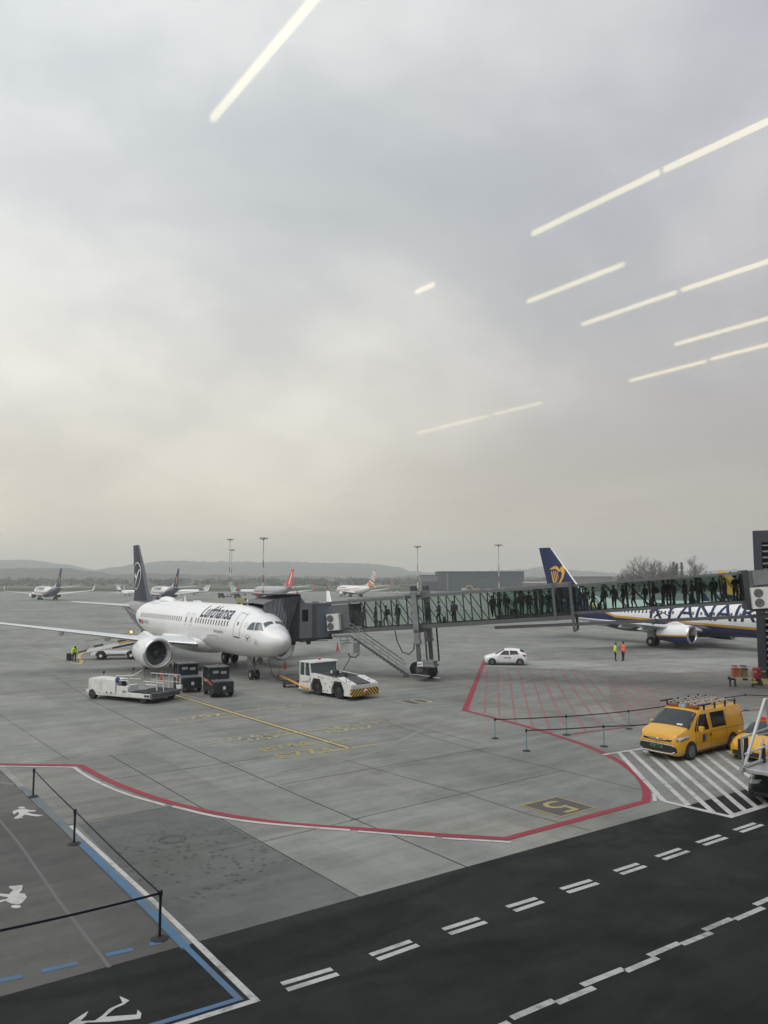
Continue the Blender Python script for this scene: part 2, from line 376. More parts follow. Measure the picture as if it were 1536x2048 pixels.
pjnt=paint('joint_sealant',(0.055,0.055,0.053),wear=0.15)
pblk=paint('black_backing_paint',(0.085,0.083,0.085),wear=0.2)
def strip_pts(pts,w):
    pts=[Vector((p[0],p[1],0)) for p in pts]; n=len(pts); A=[];B=[]
    for i,p in enumerate(pts):
        if i==0: d=(pts[1]-p).normalized(); s=1
        elif i==n-1: d=(p-pts[-2]).normalized(); s=1
        else:
            d1=(p-pts[i-1]).normalized(); d2=(pts[i+1]-p).normalized(); d=(d1+d2).normalized(); s=1/max(d.dot(d1),0.35)
        q=Vector((-d.y,d.x,0))*w*0.5*s; A.append(p+q); B.append(p-q)
    return A,B
def strips(name,lines,w,z,m,kind='structure',px=True):
    mb=MB()
    for ln in lines:
        pts=[G(*p) for p in ln] if px else ln
        A,B=strip_pts(pts,w); k=len(A)
        mb.add([(p.x,p.y,z) for p in A]+[(p.x,p.y,z) for p in B],[(i,k+i,k+i+1,i+1) for i in range(k-1)])
    o=mb.build(name,m); return tag(o,None,None,None,kind)
def smooth_line(pts,n=6):
    out=[]
    P=[Vector(G(*p)) for p in pts]
    P=[P[0]*2-P[1]]+P+[P[-1]*2-P[-2]]
    for i in range(1,len(P)-2):
        for k in range(n):
            t=k/n; a,b,c,d=P[i-1],P[i],P[i+1],P[i+2]
            out.append(0.5*((2*b)+(-a+c)*t+(2*a-5*b+4*c-d)*t*t+(-a+3*b-3*c+d)*t**3))
    out.append(P[-2]); return out
redc=smooth_line([(163,1532),(185,1545),(215,1560),(250,1575),(300,1593),(350,1608),(400,1620),(450,1630),(500,1638),(560,1646),(640,1653),(720,1658),(800,1664),(880,1670),(1012,1678)],3)
arc=smooth_line([(1292,1603),(1293,1586),(1286,1566),(1269,1546),(1240,1524),(1200,1503),(1160,1487),(1120,1474),(1080,1461),(1030,1447),(985,1435),(929,1421)],3)
strips('red_boundary_line',[[G(-80,1527.5),G(160,1531)]+redc+arc],0.29,0.012,pred,px=False)
strips('red_boundary_line',[[(929,1422),(970,1319)]],0.36,0.0125,pred)
whc=smooth_line([(148,1535),(168,1549),(205,1569),(260,1591),(330,1611)],3)
strips('white_boundary_line',[[G(-80,1531.5)]+whc],0.15,0.0128,pwht,px=False)
strips('white_boundary_line',[smooth_line([(345,1613),(430,1633),(520,1646),(620,1655),(700,1661)],3)],0.17,0.0128,pwht,px=False)
strips('white_boundary_line',[[(716,1663),(800,1670),(870,1675)],[(885,1677),(1022,1685)]],0.15,0.0128,pwht)
strips('white_dash_line',[[(1308,1588),(1310,1603)]],0.13,0.0149,pwht)
strips('red_boundary_line',[[(1125,1471),(1268,1452),(1330,1443),(1440,1428),(1600,1409)]],0.16,0.0105,pred)
rh=[(658,40,645,255),(708,40,717,270),(760,40,795,300),(808,40,875,315),(858,40,965,350),(905,42,1030,310),(955,45,1130,340),(1010,50,1200,320),(1065,55,1270,300),(1115,62,1325,285),(1172,68,1400,270),(1235,75,1470,275),(1300,84,1490,240),(1360,92,1530,228),(595,130,572,245)]
strips('red_hatch_line',[[(700+a/2.4,1320+b/2.4),(700+c/2.4,1320+d/2.4)] for a,b,c,d in rh],0.105,0.0085,pred2)
strips('red_hatch_line',[[(969,1335),(1340,1345.5)]],0.10,0.0086,pred2)
strips('white_bay_line',[[(1372,1370),(1408,1383)],[(1405,1372),(1445,1386)],[(1440,1371),(1490,1387)]],0.12,0.0085,pgry)
blue=[(40,1574),(59,1584),(90,1614),(125,1649),(162,1686),(219,1742),(281,1801),(372,1895)]
pbluf=paint('faded_blue_line_paint',(0.085,0.135,0.175),wear=0.55,back=(0.15,0.16,0.155))
strips('blue_walkway_line',[[(-40,1561),(0,1565),(27,1569)],blue[:5]],0.26,0.0088,pbluf)
strips('blue_walkway_line',[blue[4:]],0.20,0.0090,pblu)
strips('blue_walkway_line',[[(372,1895),(478,1999),(320,2047),(240,2070)]],0.13,0.0142,pblu)
strips('white_walkway_line',[[(142,1652),(306,1802),(394,1888)]],0.13,0.0092,pgry if False else pwht)
strips('white_walkway_line',[[(394,1888),(511,2002),(365,2048),(250,2083)]],0.145,0.0146,pwhr)
strips('grey_walkway_line',[[(-20,1618),(0,1642),(40,1690),(116,1800),(219,1935)]],0.08,0.0086,pgry)
strips('blue_dash_line',[[(0,1962),(45,1953)],[(83,1943),(155,1927)],[(212,1911),(266,1899)],[(299,1889),(322,1885)]],0.16,0.0098,pblu)
# joints between the slabs
jn=[[(-20,1524),(0,1541),(59,1597),(125,1661),(200,1735),(366,1900)],[(219,1510),(480,1660),(718,1794)],[(105,1350),(190,1405),(344,1480),(480,1539),(600,1592),(760,1660),(933,1734)],[(-20,1422),(0,1430),(137,1520)],
 [(770,1445),(880,1480),(1000,1512),(1140,1545),(1290,1582)],[(690,1520),(800,1552),(940,1590),(1060,1630),(1180,1661)],[(800,1445),(960,1487)]]
strips('slab_joint',jn[:3],0.045,0.0068,pjnt)
strips('slab_joint',jn[3:],0.03,0.0068,pjnt)
xj=[[(-10,1674),(120,1653),(344,1612)],[(430,1702),(520,1685),(720,1637)],[(200,1562),(450,1527),(560,1510)],[(700,1640),(945,1583),(1130,1540)],[(560,1570),(780,1531),(975,1496)],[(0,1387),(170,1375),(330,1362)],[(560,1545),(700,1520)]]
strips('slab_joint',xj,0.03,0.0067,pjnt)
# road dashes
dd=[(563,1969,664,1939),(574,1981,676,1949),(741,1911,822,1883),(755,1920,836,1891),(886,1860,958,1837),(899,1869,972,1845),(1014,1815,1073,1797),(1029,1823,1086,1804),(1122,1779,1182,1761),(1135,1786,1196,1767),
 (1229,1743,1276,1728),(1242,1749,1291,1733),(1313,1714,1360,1698),(1327,1720,1377,1703),(1394,1686,1440,1671),(1408,1691,1453,1676),(1468,1661,1510,1647),(1482,1665,1525,1650),(1545,1637,1580,1625)]
strips('white_dash_line',[[(a,b),(c,d)] for a,b,c,d in dd],0.145,0.0138,pwhr)
zz=[(745,490,875,435),(885,443,1000,395),(962,388,1090,337),(1097,345,1195,303),(1168,297,1262,257),(1270,262,1362,225),(1338,218,1423,182),(1435,185,1522,148),(1495,140,1560,112),(640,545,738,503)]
strips('white_zigzag_line',[[(540+a/1.542,1720+b/1.542),(540+c/1.542,1720+d/1.542)] for a,b,c,d in zz],0.15,0.0138,pwhr)
# white hatched island
st=[(1238,1506,1328,1603),(1262,1503,1377,1611),(1288,1500,1427,1626),(1313,1497,1467,1632),(1344,1498,1491,1623),(1372,1500,1513,1615),(1398,1500,1534,1609),(1428,1502,1560,1598),(1456,1502,1600,1596),(1490,1504,1640,1592)]
strips('white_hatch_line',[[(a,b),(c,d)] for a,b,c,d in st],0.21,0.0136,pwht)
strips('white_hatch_line',[[(1328,1603),(1460,1634),(1536,1610),(1620,1582)]],0.24,0.0148,pwht)
strips('white_hatch_line',[[(1206,1510),(1290,1497),(1400,1480)]],0.2,0.0148,pwht)
# lead-in line with stop bars
strips('black_line_backing',[[(340,1387),(697,1496)]],0.42,0.008,pblk)
strips('yellow_lead_line',[[(340,1387),(697,1496)]],0.20,0.0112,pyel)
strips('yellow_stop_bar',[[(412,1432),(512,1420)],[(545,1473),(649,1458)],[(601,1492),(711,1476)],[(638,1506),(752,1489)]],0.13,0.0122,pyel)
strips('yellow_taxi_line',[smooth_line([(0,1283),(60,1295),(110,1312),(165,1333),(185,1342)],4)],0.16,0.0112,pyelf,px=False)
strips('yellow_taxi_line',[smooth_line([(140,1325),(158,1328),(163,1322),(158,1315),(162,1308),(176,1302)],4)],0.3,0.0114,pyel,px=False)
strips('red_equipment_line',[[(370,1386),(398,1394),(415,1391)]],0.12,0.0112,pred)
def gtext(body,px,py,h,w,m,flip=False,name='stand_lettering',mid=False):
    o=G(px,py)
    if mid: o=o+(UX*w/2-AX*h*.47)*(1 if flip else -1)
    x=UX if not flip else -UX; y=-AX if not flip else AX
    t=flat_text(name,body,(o.x,o.y,0.0125),x,y,h*1.35,w,m,offset=0.0 if mid else 0.015); tag(t,None,None,None,'structure'); return t
gtext('B757',354,1442,0.95,3.0,pyelf); gtext('A320 A319',516,1422,0.95,5.6,pyelf)
gtext('B772 A330',416,1489,0.95,4.6,pyelf); gtext('B757',493,1484,0.7,2.0,pyelf); gtext('A380 A343',650,1462,0.95,4.6,pyelf); gtext('B767',661,1467,0.7,3.0,pyelf)
gtext('B744',531,1504,0.95,2.6,pyeld); gtext('E773',566,1518,1.05,2.7,pyeld)
def numbox(corners,label,txt,flip,tpx,size,wid,bw=.13,pm=None):
    P=[G(*c) for c in corners]; cen=sum(P,Vector())/4
    sheet('stand_number_panel',[p for p in P],0.0076,pblk)
    mb=MB(); I=[cen+(p-cen)*(1-bw/(p-cen).length*.85) for p in P]; mb.add([(p.x,p.y,.0113) for p in P]+[(p.x,p.y,.0113) for p in I],[(i,(i+1)%4,4+(i+1)%4,4+i) for i in range(4)]); tag(mb.build('stand_number_border',pm or pyeld),None,None,None,'structure')
    gtext(txt,*tpx,size,wid,pm or pyeld,flip,'stand_number',True)
numbox([(1040,1611),(1114,1593),(1193,1616),(1122,1635)],'','5',True,(1120,1614),1.35,0.85)
numbox([(797,1403),(832,1398.5),(864,1403),(829,1409)],'','10',False,(831,1403.5),1.9,2.1,.10,pyelf)
# pedestrian pictograms
def picto(pts,ox,oy,s,z,m):
    P=[G(ox+a/s,oy+b/s) for a,b in pts]
    sheet('pedestrian_marking',P,z,m)
def headm(cx,cy,rx,ry,z,m): sheet('pedestrian_marking',[G(cx+rx*math.cos(a*PI/8),cy+ry*math.sin(a*PI/8)) for a in range(16)],z,m)
picto([(80,468),(85,455),(120,445),(160,441),(185,450),(228,450),(230,458),(190,461),(172,463),(200,473),(240,480),(280,482),(240,491),(195,485),(160,480),(138,490),(152,499),(110,506),(88,505),(100,492),(122,478),(118,462),(100,468),(95,478)],0,1480,3.2,0.0094,pwht)
headm(138/3.2,1480+434/3.2,7,2.0,0.0094,pwht)
picto([(50,145),(125,140),(120,165),(103,185),(135,185),(148,205),(122,235),(105,245),(60,240),(30,225),(0,235),(-60,240),(-60,228),(0,223),(38,215),(45,205),(0,200),(-50,196),(-50,184),(0,185),(50,190),(72,165),(50,155)],0,1720,2.743,0.0094,pwht)
headm(88/2.743,1720+257/2.743,10,3.4,0.0094,pwht)
picto([(380,900),(440,860),(485,832),(470,860),(440,888),(520,885),(560,858),(600,820),(672,788),(655,750),(710,775),(680,797),(632,817),(592,850),(577,864),(750,852),(755,825),(776,845),(770,875),(600,892),(480,896),(400,925),(330,960)],0,1720,2.743,0.0144,pwhr)
ptyr=paint('tyre_rubber_mark',(0.0098,0.011,0.0115),wear=0.42,back=(0.0125,0.0142,0.0148))
ptyc=paint('faint_tyre_mark',(0.165,0.170,0.165),wear=0.55,back=(0.21,0.217,0.207))
for k_,(w_,m_,z_,pts_) in enumerate([
 (.5,1,.0050,[(-40,1352),(150,1338),(330,1345),(520,1372)]),(.5,1,.0053,[(640,1330),(860,1300),(1100,1312),(1300,1300),(1480,1306)]),(.5,1,.0056,[(1480,1350),(1330,1330),(1180,1335),(1050,1350)]),(.5,1,.0059,[(900,1262),(1100,1290),(1280,1318),(1500,1335)]),(.5,1,.0062,[(0,1240),(200,1262),(420,1280)]),(.3,1,.0055,[(500,1560),(760,1500),(960,1400),(1100,1340)])]):
    strips('tyre_mark',[smooth_line(pts_,3)],w_,z_,ptyc if m_ else ptyr,px=False)
# manhole ring and scattered chips of paper
mb=MB(); c=G(345,1679); 
for rr,r2 in ((0.42,0.36),(0.30,0.27)):
    A=[(c.x+rr*math.cos(t*PI/16),c.y+rr*math.sin(t*PI/16),0.0075) for t in range(32)]; B=[(c.x+r2*math.cos(t*PI/16),c.y+r2*math.sin(t*PI/16),0.0075) for t in range(32)]
    mb.add(A+B,[(i,(i+1)%32,32+(i+1)%32,32+i) for i in range(32)])
tag(mb.build('manhole_cover',pjnt),'round manhole cover set flush in the stained slab','manhole cover')
# ---- hills, far woods
hazy=ground_mat('hill_woods',(0.050,0.062,0.045),0.35,'grass')
woodm=ground_mat('wood_foliage',(0.060,0.068,0.060),0.4,'grass')
random.seed(5)
def ridge_mesh(name,prof,Y,depth,m,rough=5.0,step=12,kind='structure'):
    """a wooded ridge: crest heights follow prof (px,py) at distance Y, slopes run down both ways"""
    x0=(prof[0][0]-768)/FPX*Y; x1=(prof[-1][0]-768)/FPX*Y; n=int((x1-x0)/step); mb=MB()
    def crest(x):
        px=768+x/Y*FPX
        for (a,b),(c,d) in zip(prof,prof[1:]):
            if a<=px<=c: 
                t=(px-a)/(c-a); t=t*t*(3-2*t); return H+(1161-(b+(d-b)*t))/FPX*Y
        return H+(1161-prof[-1][1])/FPX*Y
    rows=[-1.0,-0.8,-0.62,-0.45,-0.3,-0.18,-0.08,0,0.15,0.4,1.0]
    for i in range(n+1):
        x=x0+step*i; h=max(crest(x),2)
        for r in rows:
            k=max(0.0,1-abs(r)**1.3)
            yy=Y+depth*r+30*noise.noise((x*0.004,r*3,1))
            z=h*k+(rough*(noise.noise((x*0.03,yy*0.03,2))+0.8*noise.noise((x*0.11,yy*0.07,5))) if k>0 else -1)
            mb.v.append((x*yy/Y if r>0.3 else x,yy,max(z,-1)))
    k=len(rows)
    for i in range(n):
        for j in range(k-1):
            a=i*k+j; mb.f.append((a,a+k,a+k+1,a+1)); mb.m.append(0)
    return tag(mb.build(name,m,smooth=180),None,None,None,kind)
far=[(-500,1126),(-200,1118),(0,1121),(60,1120),(120,1128),(170,1137),(205,1144),(240,1134),(330,1122),(440,1124),(560,1124),(650,1126),(740,1127),(790,1134),(822,1142),(870,1146),(940,1145),(1000,1141),(1050,1138),(1085,1134),(1150,1141),(1220,1147),(1320,1144),(1500,1140),(1800,1138),(2100,1140)]
ridge_mesh('hills',far,4200,900,hazy,9,16)
near=[(-500,1140),(-100,1139),(0,1138),(60,1136),(130,1137),(190,1143),(230,1150),(300,1147),(420,1150),(520,1152),(640,1153),(700,1157),(760,1156),(840,1151),(900,1156),(1000,1156),(1100,1154),(1200,1157),(1300,1152),(1500,1148),(2000,1146)]
ridge_mesh('low_hills',near,2300,350,hazy,5,9)
# the wood at the airfield's edge: tree crowns of leaf clumps, one mass
def clump_mass(name,pts,m,leaf=2.2,per=46,seed=3):
    random.seed(seed); mb=MB()
    for (x,y,r,h) in pts:
        for _ in range(per):
            a=random.uniform(0,2*PI); u=random.uniform(-1,1); q=random.random()**0.4
            cx=x+r*q*math.cos(a)*math.sqrt(1-u*u*0.8); cy=y+r*q*math.sin(a)*math.sqrt(1-u*u*0.8); cz=h*(0.56+0.42*u*q)
            s=leaf*random.uniform(0.5,1.2)
            n=Vector((random.gauss(0,1),random.gauss(0,1),random.gauss(0,1))).normalized(); t=n.orthogonal().normalized(); b=n.cross(t)
            c=Vector((cx,cy,cz)); mb.add([c+t*s,c+b*s*0.8,c-t*s*0.7,c-b*s*0.9],[(0,1,2,3)])
        mb.box(x-0.3,x+0.3,y-0.3,y+0.3,0,h*0.55)
    return mb.build(name,m)
pts=[]
random.seed(8)
for i in range(760):
    x=random.uniform(-1000,1150); y=random.uniform(1250,1650)
    pts.append((x,y,random.uniform(5,11),random.uniform(7,14)*(1.15 if x>250 else 1.0)))
tag(clump_mass('treeline',pts,woodm,2.4,34),'hazy mass of bare woodland along the edge of the airfield',None,None,'stuff')
pts=[(random.uniform(-900,1000),random.uniform(1075,1160),random.uniform(2.5,5),random.uniform(3,6)) for _ in range(150)]
tag(clump_mass('hedgerow',pts,woodm,1.6,26,4),'low hedgerow scrub in front of the woodland',None,None,'stuff')
# ================================================================ AIRCRAFT
def hermite(tab,x):
    """monotone-ish cubic through table rows (x, a, b, c...)"""
    if x<=tab[0][0]: return tab[0][1:]
    if x>=tab[-1][0]: return tab[-1][1:]
    for i in range(len(tab)-1):
        if tab[i][0]<=x<=tab[i+1][0]: break
    x0,x1=tab[i][0],tab[i+1][0]; h=x1-x0; t=(x-x0)/h; out=[]
    for k in range(1,len(tab[0])):
        def sl(j):
            if j<=0 or j>=len(tab)-1:
                j=max(0,min(j,len(tab)-2)); return (tab[j+1][k]-tab[j][k])/(tab[j+1][0]-tab[j][0])
            a=(tab[j][k]-tab[j-1][k])/(tab[j][0]-tab[j-1][0]); b=(tab[j+1][k]-tab[j][k])/(tab[j+1][0]-tab[j][0])
            return 0 if a*b<=0 else 2*a*b/(a+b)
        m0,m1=sl(i)*h,sl(i+1)*h; p0,p1=tab[i][k],tab[i+1][k]
        out.append((2*t**3-3*t*t+1)*p0+(t**3-2*t*t+t)*m0+(-2*t**3+3*t*t)*p1+(t**3-t*t)*m1)
    return out
class Fus:
    """fuselage skin: stations given over s=sqrt(X) near the nose so it stays blunt"""
    def __init__(s,tab,L): s.L=L; s.tab=[(math.sqrt(r[0]),)+tuple(r[1:]) for r in tab]
    def st(s,X): return hermite(s.tab,math.sqrt(max(X,0)))      # top, bottom, halfwidth
    def pt(s,X,phi,side=1,off=0.0):
        t,b,w=s.st(X); zc=(t+b)/2; h=(t-b)/2
        n=Vector((0,math.sin(phi)/max(w,.05),math.cos(phi)/max(h,.05))).normalized()
        return Vector((X,side*(w*math.sin(phi)+off*n.y),zc+h*math.cos(phi)+off*n.z))
    def phi(s,X,z):
        t,b,w=s.st(X); zc=(t+b)/2; h=(t-b)/2
        return math.acos(max(-1,min(1,(z-zc)/h)))
    def mesh(s,n=40):
        mb=MB(); k=64; Xs=[0.012]+[0.05*i*i for i in range(1,11)]
        while Xs[-1]<s.L-0.6: Xs.append(Xs[-1]+0.55)
        Xs.append(s.L)
        mb.loft([[s.pt(X,2*PI*j/n) for j in range(n)] for X in Xs]); return mb
    def patch(s,mb,corners,side=1,off=0.012,nu=4,nv=3,m=0,frame=None):
        """quad patch; corners are (X,phi) in order around; laid on the skin"""
        a,b,c,d=corners
        def at(u,v):
            x=(a[0]*(1-u)+b[0]*u)*(1-v)+(d[0]*(1-u)+c[0]*u)*v; p=(a[1]*(1-u)+b[1]*u)*(1-v)+(d[1]*(1-u)+c[1]*u)*v
            return s.pt(x,p,side,off)
        mb.add([at(i/nu,j/nv) for j in range(nv+1) for i in range(nu+1)],[(j*(nu+1)+i,j*(nu+1)+i+1,(j+1)*(nu+1)+i+1,(j+1)*(nu+1)+i) for j in range(nv) for i in range(nu)],m)
    def outline(s,mb,X0,X1,z0,z1,side=1,w=0.035,off=0.011,m=0):
        for (xa,xb,za,zb) in ((X0,X0+w,z0,z1),(X1-w,X1,z0,z1),(X0,X1,z1-w,z1),(X0,X1,z0,z0+w)):
            xm=(xa+xb)/2
            s.patch(mb,[(xa,s.phi(xm,zb)),(xb,s.phi(xm,zb)),(xb,s.phi(xm,za)),(xa,s.phi(xm,za))],side,off,1,6 if zb-za>0.3 else 1,m)
    def text(s,name,body,X0,zbase,size,width,m,parent,side=1,shear=0.0,offset=0.02,R=2.0,off=0.013):
        """starboard lettering runs from tail to nose, port lettering from nose to tail"""
        vs,fs=text_tris(body,size,shear,offset,0.22,width); mb=MB(); out=[]
        for a,b in vs:
            X=X0-a if side>0 else X0+a
            ph=s.phi(X0-(width or 0)/2 if side>0 else X0,zbase)-b/R
            out.append(s.pt(X,ph,side,off))
        mb.add(out,fs); return mb.build(name,m,parent)
def airfoil(ch,th,x0,y,z,twist=0,n=9):
    """closed section in the XZ plane at span y; leading edge at x0"""
    up=[];lo=[]
    for i in range(n+1):
        u=(1-math.cos(PI*i/n))/2
        t=th*ch*(1.4845*math.sqrt(u)-0.63*u-1.758*u*u+1.4215*u**3-0.5075*u**4)*2*0.5
        cm=0.02*ch*math.sin(PI*u)
        up.append((x0+u*ch,y,z+cm+t-twist*u*ch)); lo.append((x0+u*ch,y,z+cm-t*0.75-twist*u*ch))
    return up+lo[-1:0:-1]
def wheel(name,parent,x,y,z,r,w,tm,rm,side=1,sub='rim',n=18,axis=1):
    mb=MB(); mb.lathe([(-w/2,r*0.6),(-w/2,r*0.88),(-w*0.36,r),(w*0.36,r),(w/2,r*0.88),(w/2,r*0.6)],(0,0,0),axis,n)
    o=mb.build(name,tm,parent,smooth=40); o.location=(x,y,z)
    if sub:
        mb=MB(); mb.lathe([(-w/2-0.004,r*0.2),(-w/2+0.01,r*0.62),(w/2-0.01,r*0.62),(w/2+0.004,r*0.2)],(0,0,0),axis,n)
        for k in range(5):
            a=2*PI*k/5; 
            c,s_=math.cos(a),math.sin(a); d=0.42*r
            mb.lathe([(-w/2-0.012,0.07*r),(w/2+0.012,0.07*r)],(d*c,0,d*s_) if axis==1 else (0,d*c,d*s_),axis,6)
        mb.build(sub,rm,o,smooth=40)
    return o
def livery(name,top,belly=None,band=None,z0=0,slope=0,bend=0,bendx=99,tail=None,tx=99,tz=0,tk=0,rough=0.28,bw=0.28):
    m=bpy.data.materials.new(name); m.use_nodes=True; nt=m.node_tree; N=nt.nodes; L=nt.links; b=N['Principled BSDF']
    b.inputs['Roughness'].default_value=rough; b.inputs['Coat Weight'].default_value=0.5; b.inputs['Coat Roughness'].default_value=0.12
    tc=N.new('ShaderNodeTexCoord'); sep=N.new('ShaderNodeSeparateXYZ'); L.new(tc.outputs['Object'],sep.inputs[0]); X,Y,Z=sep.outputs
    def M(op,a,b_=None,c=None):
        n=N.new('ShaderNodeMath'); n.operation=op
        for i,v in enumerate((a,b_,c)):
            if v is None: continue
            if isinstance(v,(int,float)): n.inputs[i].default_value=v
            else: L.new(v,n.inputs[i])
        return n.outputs[0]
    def mix(f,a,c):
        n=N.new('ShaderNodeMix'); n.data_type='RGBA'; L.new(f,n.inputs[0])
        for i,v in ((6,a),(7,c)):
            if isinstance(v,tuple): n.inputs[i].default_value=(*v,1)
            else: L.new(v,n.inputs[i])
        return n.outputs[2]
    nz=N.new('ShaderNodeTexNoise'); nz.inputs['Scale'].default_value=0.9; nz.inputs['Detail'].default_value=7; mp=N.new('ShaderNodeMapping'); mp.inputs['Scale'].default_value=(0.5,1,1.6); L.new(tc.outputs['Object'],mp.inputs[0]); L.new(mp.outputs[0],nz.inputs['Vector'])
    mr=N.new('ShaderNodeMapRange'); mr.inputs[1].default_value=0.3; mr.inputs[2].default_value=0.7; mr.inputs[3].default_value=0.93; mr.inputs[4].default_value=1.03; L.new(nz.outputs[0],mr.inputs[0])
    c=top
    if belly:
        line=M('ADD',M('MULTIPLY_ADD',X,slope,z0),M('MULTIPLY',M('MAXIMUM',M('SUBTRACT',X,bendx),0.0),bend))
        if band: c=mix(M('LESS_THAN',Z,line),c,band)
        c=mix(M('LESS_THAN',Z,M('SUBTRACT',line,bw)),c,belly)
    if tail:
        dz=M('SUBTRACT',Z,tz); edge=M('SUBTRACT',tx,M('MULTIPLY',M('MULTIPLY',dz,dz),tk))
        c=mix(M('GREATER_THAN',X,edge),c,tail)
    sc=N.new('ShaderNodeVectorMath'); sc.operation='SCALE'
    if isinstance(c,tuple): sc.inputs[0].default_value=c
    else: L.new(c,sc.inputs[0])
    # panel joints: rings every few frames
    f=M('FRACT',M('MULTIPLY',X,1/2.65)); ln=M('LESS_THAN',f,0.006)
    L.new(M('MULTIPLY',mr.outputs[0],M('MULTIPLY_ADD',ln,-0.14,1.0)),sc.inputs[3])
    L.new(sc.outputs[0],b.inputs['Base Color']); return m
A320=dict(L=37.5,
 fus=[(0.0,3.30,3.22,0.02),(0.25,3.72,2.80,0.50),(0.6,3.98,2.50,0.82),(1.0,4.15,2.30,1.07),(1.4,4.32,2.14,1.26),(2.2,4.92,1.97,1.54),(3.4,5.42,1.83,1.79),(4.8,5.74,1.76,1.93),(6.5,5.87,1.73,1.975),(14,5.87,1.73,1.975),(23.5,5.87,1.73,1.975),(27,5.86,2.10,1.92),(30.5,5.80,2.95,1.60),(33.5,5.66,3.80,1.12),(36,5.38,4.50,0.62),(37.5,5.10,4.78,0.24)],
 wing=[(0,11.6,7.4,2.35,.13),(1.9,12.2,6.9,2.42,.13),(6.4,14.75,4.05,2.85,.12),(16.6,19.75,1.75,4.35,.10)],
 stab=[(0,31.9,4.1,4.95,.10),(6.2,35.7,1.5,5.55,.09)],
 fin=[(5.55,28.4,6.2,.20),(6.3,29.1,5.3,.18),(11.76,33.25,2.0,.11)],dorsal=[(26.4,5.85),(28.2,5.95),(29.6,6.6),(30.3,7.4),(31,6.3),(31,5.6)],
 eng=(10.75,5.75,1.93,1.29,3.6),ng=(5.07,0.38),mg=(17.71,3.8,0.58),belly=(11.2,21.5,1.45),sweep=0,wl='sharklet')
B737=dict(L=38.6,
 fus=[(0.0,2.92,2.84,0.02),(0.25,3.30,2.45,0.45),(0.6,3.56,2.17,0.75),(1.0,3.78,1.97,0.98),(1.5,4.05,1.80,1.2),(2.4,4.68,1.62,1.47),(3.4,5.10,1.52,1.66),(4.8,5.35,1.46,1.80),(6.5,5.43,1.42,1.88),(14,5.43,1.42,1.88),(24.5,5.43,1.42,1.88),(28,5.42,1.85,1.82),(32,5.36,2.75,1.45),(35,5.25,3.55,0.98),(37.5,5.05,4.2,0.5),(38.6,4.9,4.5,0.22)],
 wing=[(0,13.2,7.6,2.0,.13),(1.8,13.9,6.9,2.05,.13),(5.6,16.2,4.4,2.5,.12),(16.4,21.7,1.65,3.75,.10)],
 stab=[(0,33.4,4.4,5.0,.10),(7.1,38.0,1.5,5.75,.09)],
 fin=[(5.2,30.6,7.0,.19),(5.9,31.3,6.0,.17),(12.5,37.0,2.1,.10)],dorsal=[(26.5,5.40),(29.5,5.75),(31.8,6.9),(33,6.2),(33,5.2)],
 eng=(13.4,4.83,1.72,1.12,4.0),ng=(4.0,0.35),mg=(19.6,2.86,0.56),belly=(12.8,22.5,1.15),wl='winglet')
finnavy=mat('fin_navy_paint',(0.013,0.019,0.040),0.5,var=0.06,coat=0.05,spec=0.3)
lip=mat('engine_lip_metal',(0.55,0.56,0.57),0.22,0.9,var=0.05)
blade=mat('fan_blade_metal',(0.11,0.115,0.12),0.35,0.7,var=0.2)
hot=mat('engine_nozzle_metal',(0.18,0.17,0.16),0.4,0.8,var=0.2)
wingm=mat('wing_grey_paint',(0.50,0.515,0.52),0.35,var=0.05,coat=0.3,dirt=0.1)
wingled=mat('wing_edge_metal',(0.70,0.71,0.72),0.3,0.6,var=0.05)
flapm=mat('flap_fairing_paint',(0.55,0.56,0.565),0.35,var=0.05,coat=0.3)
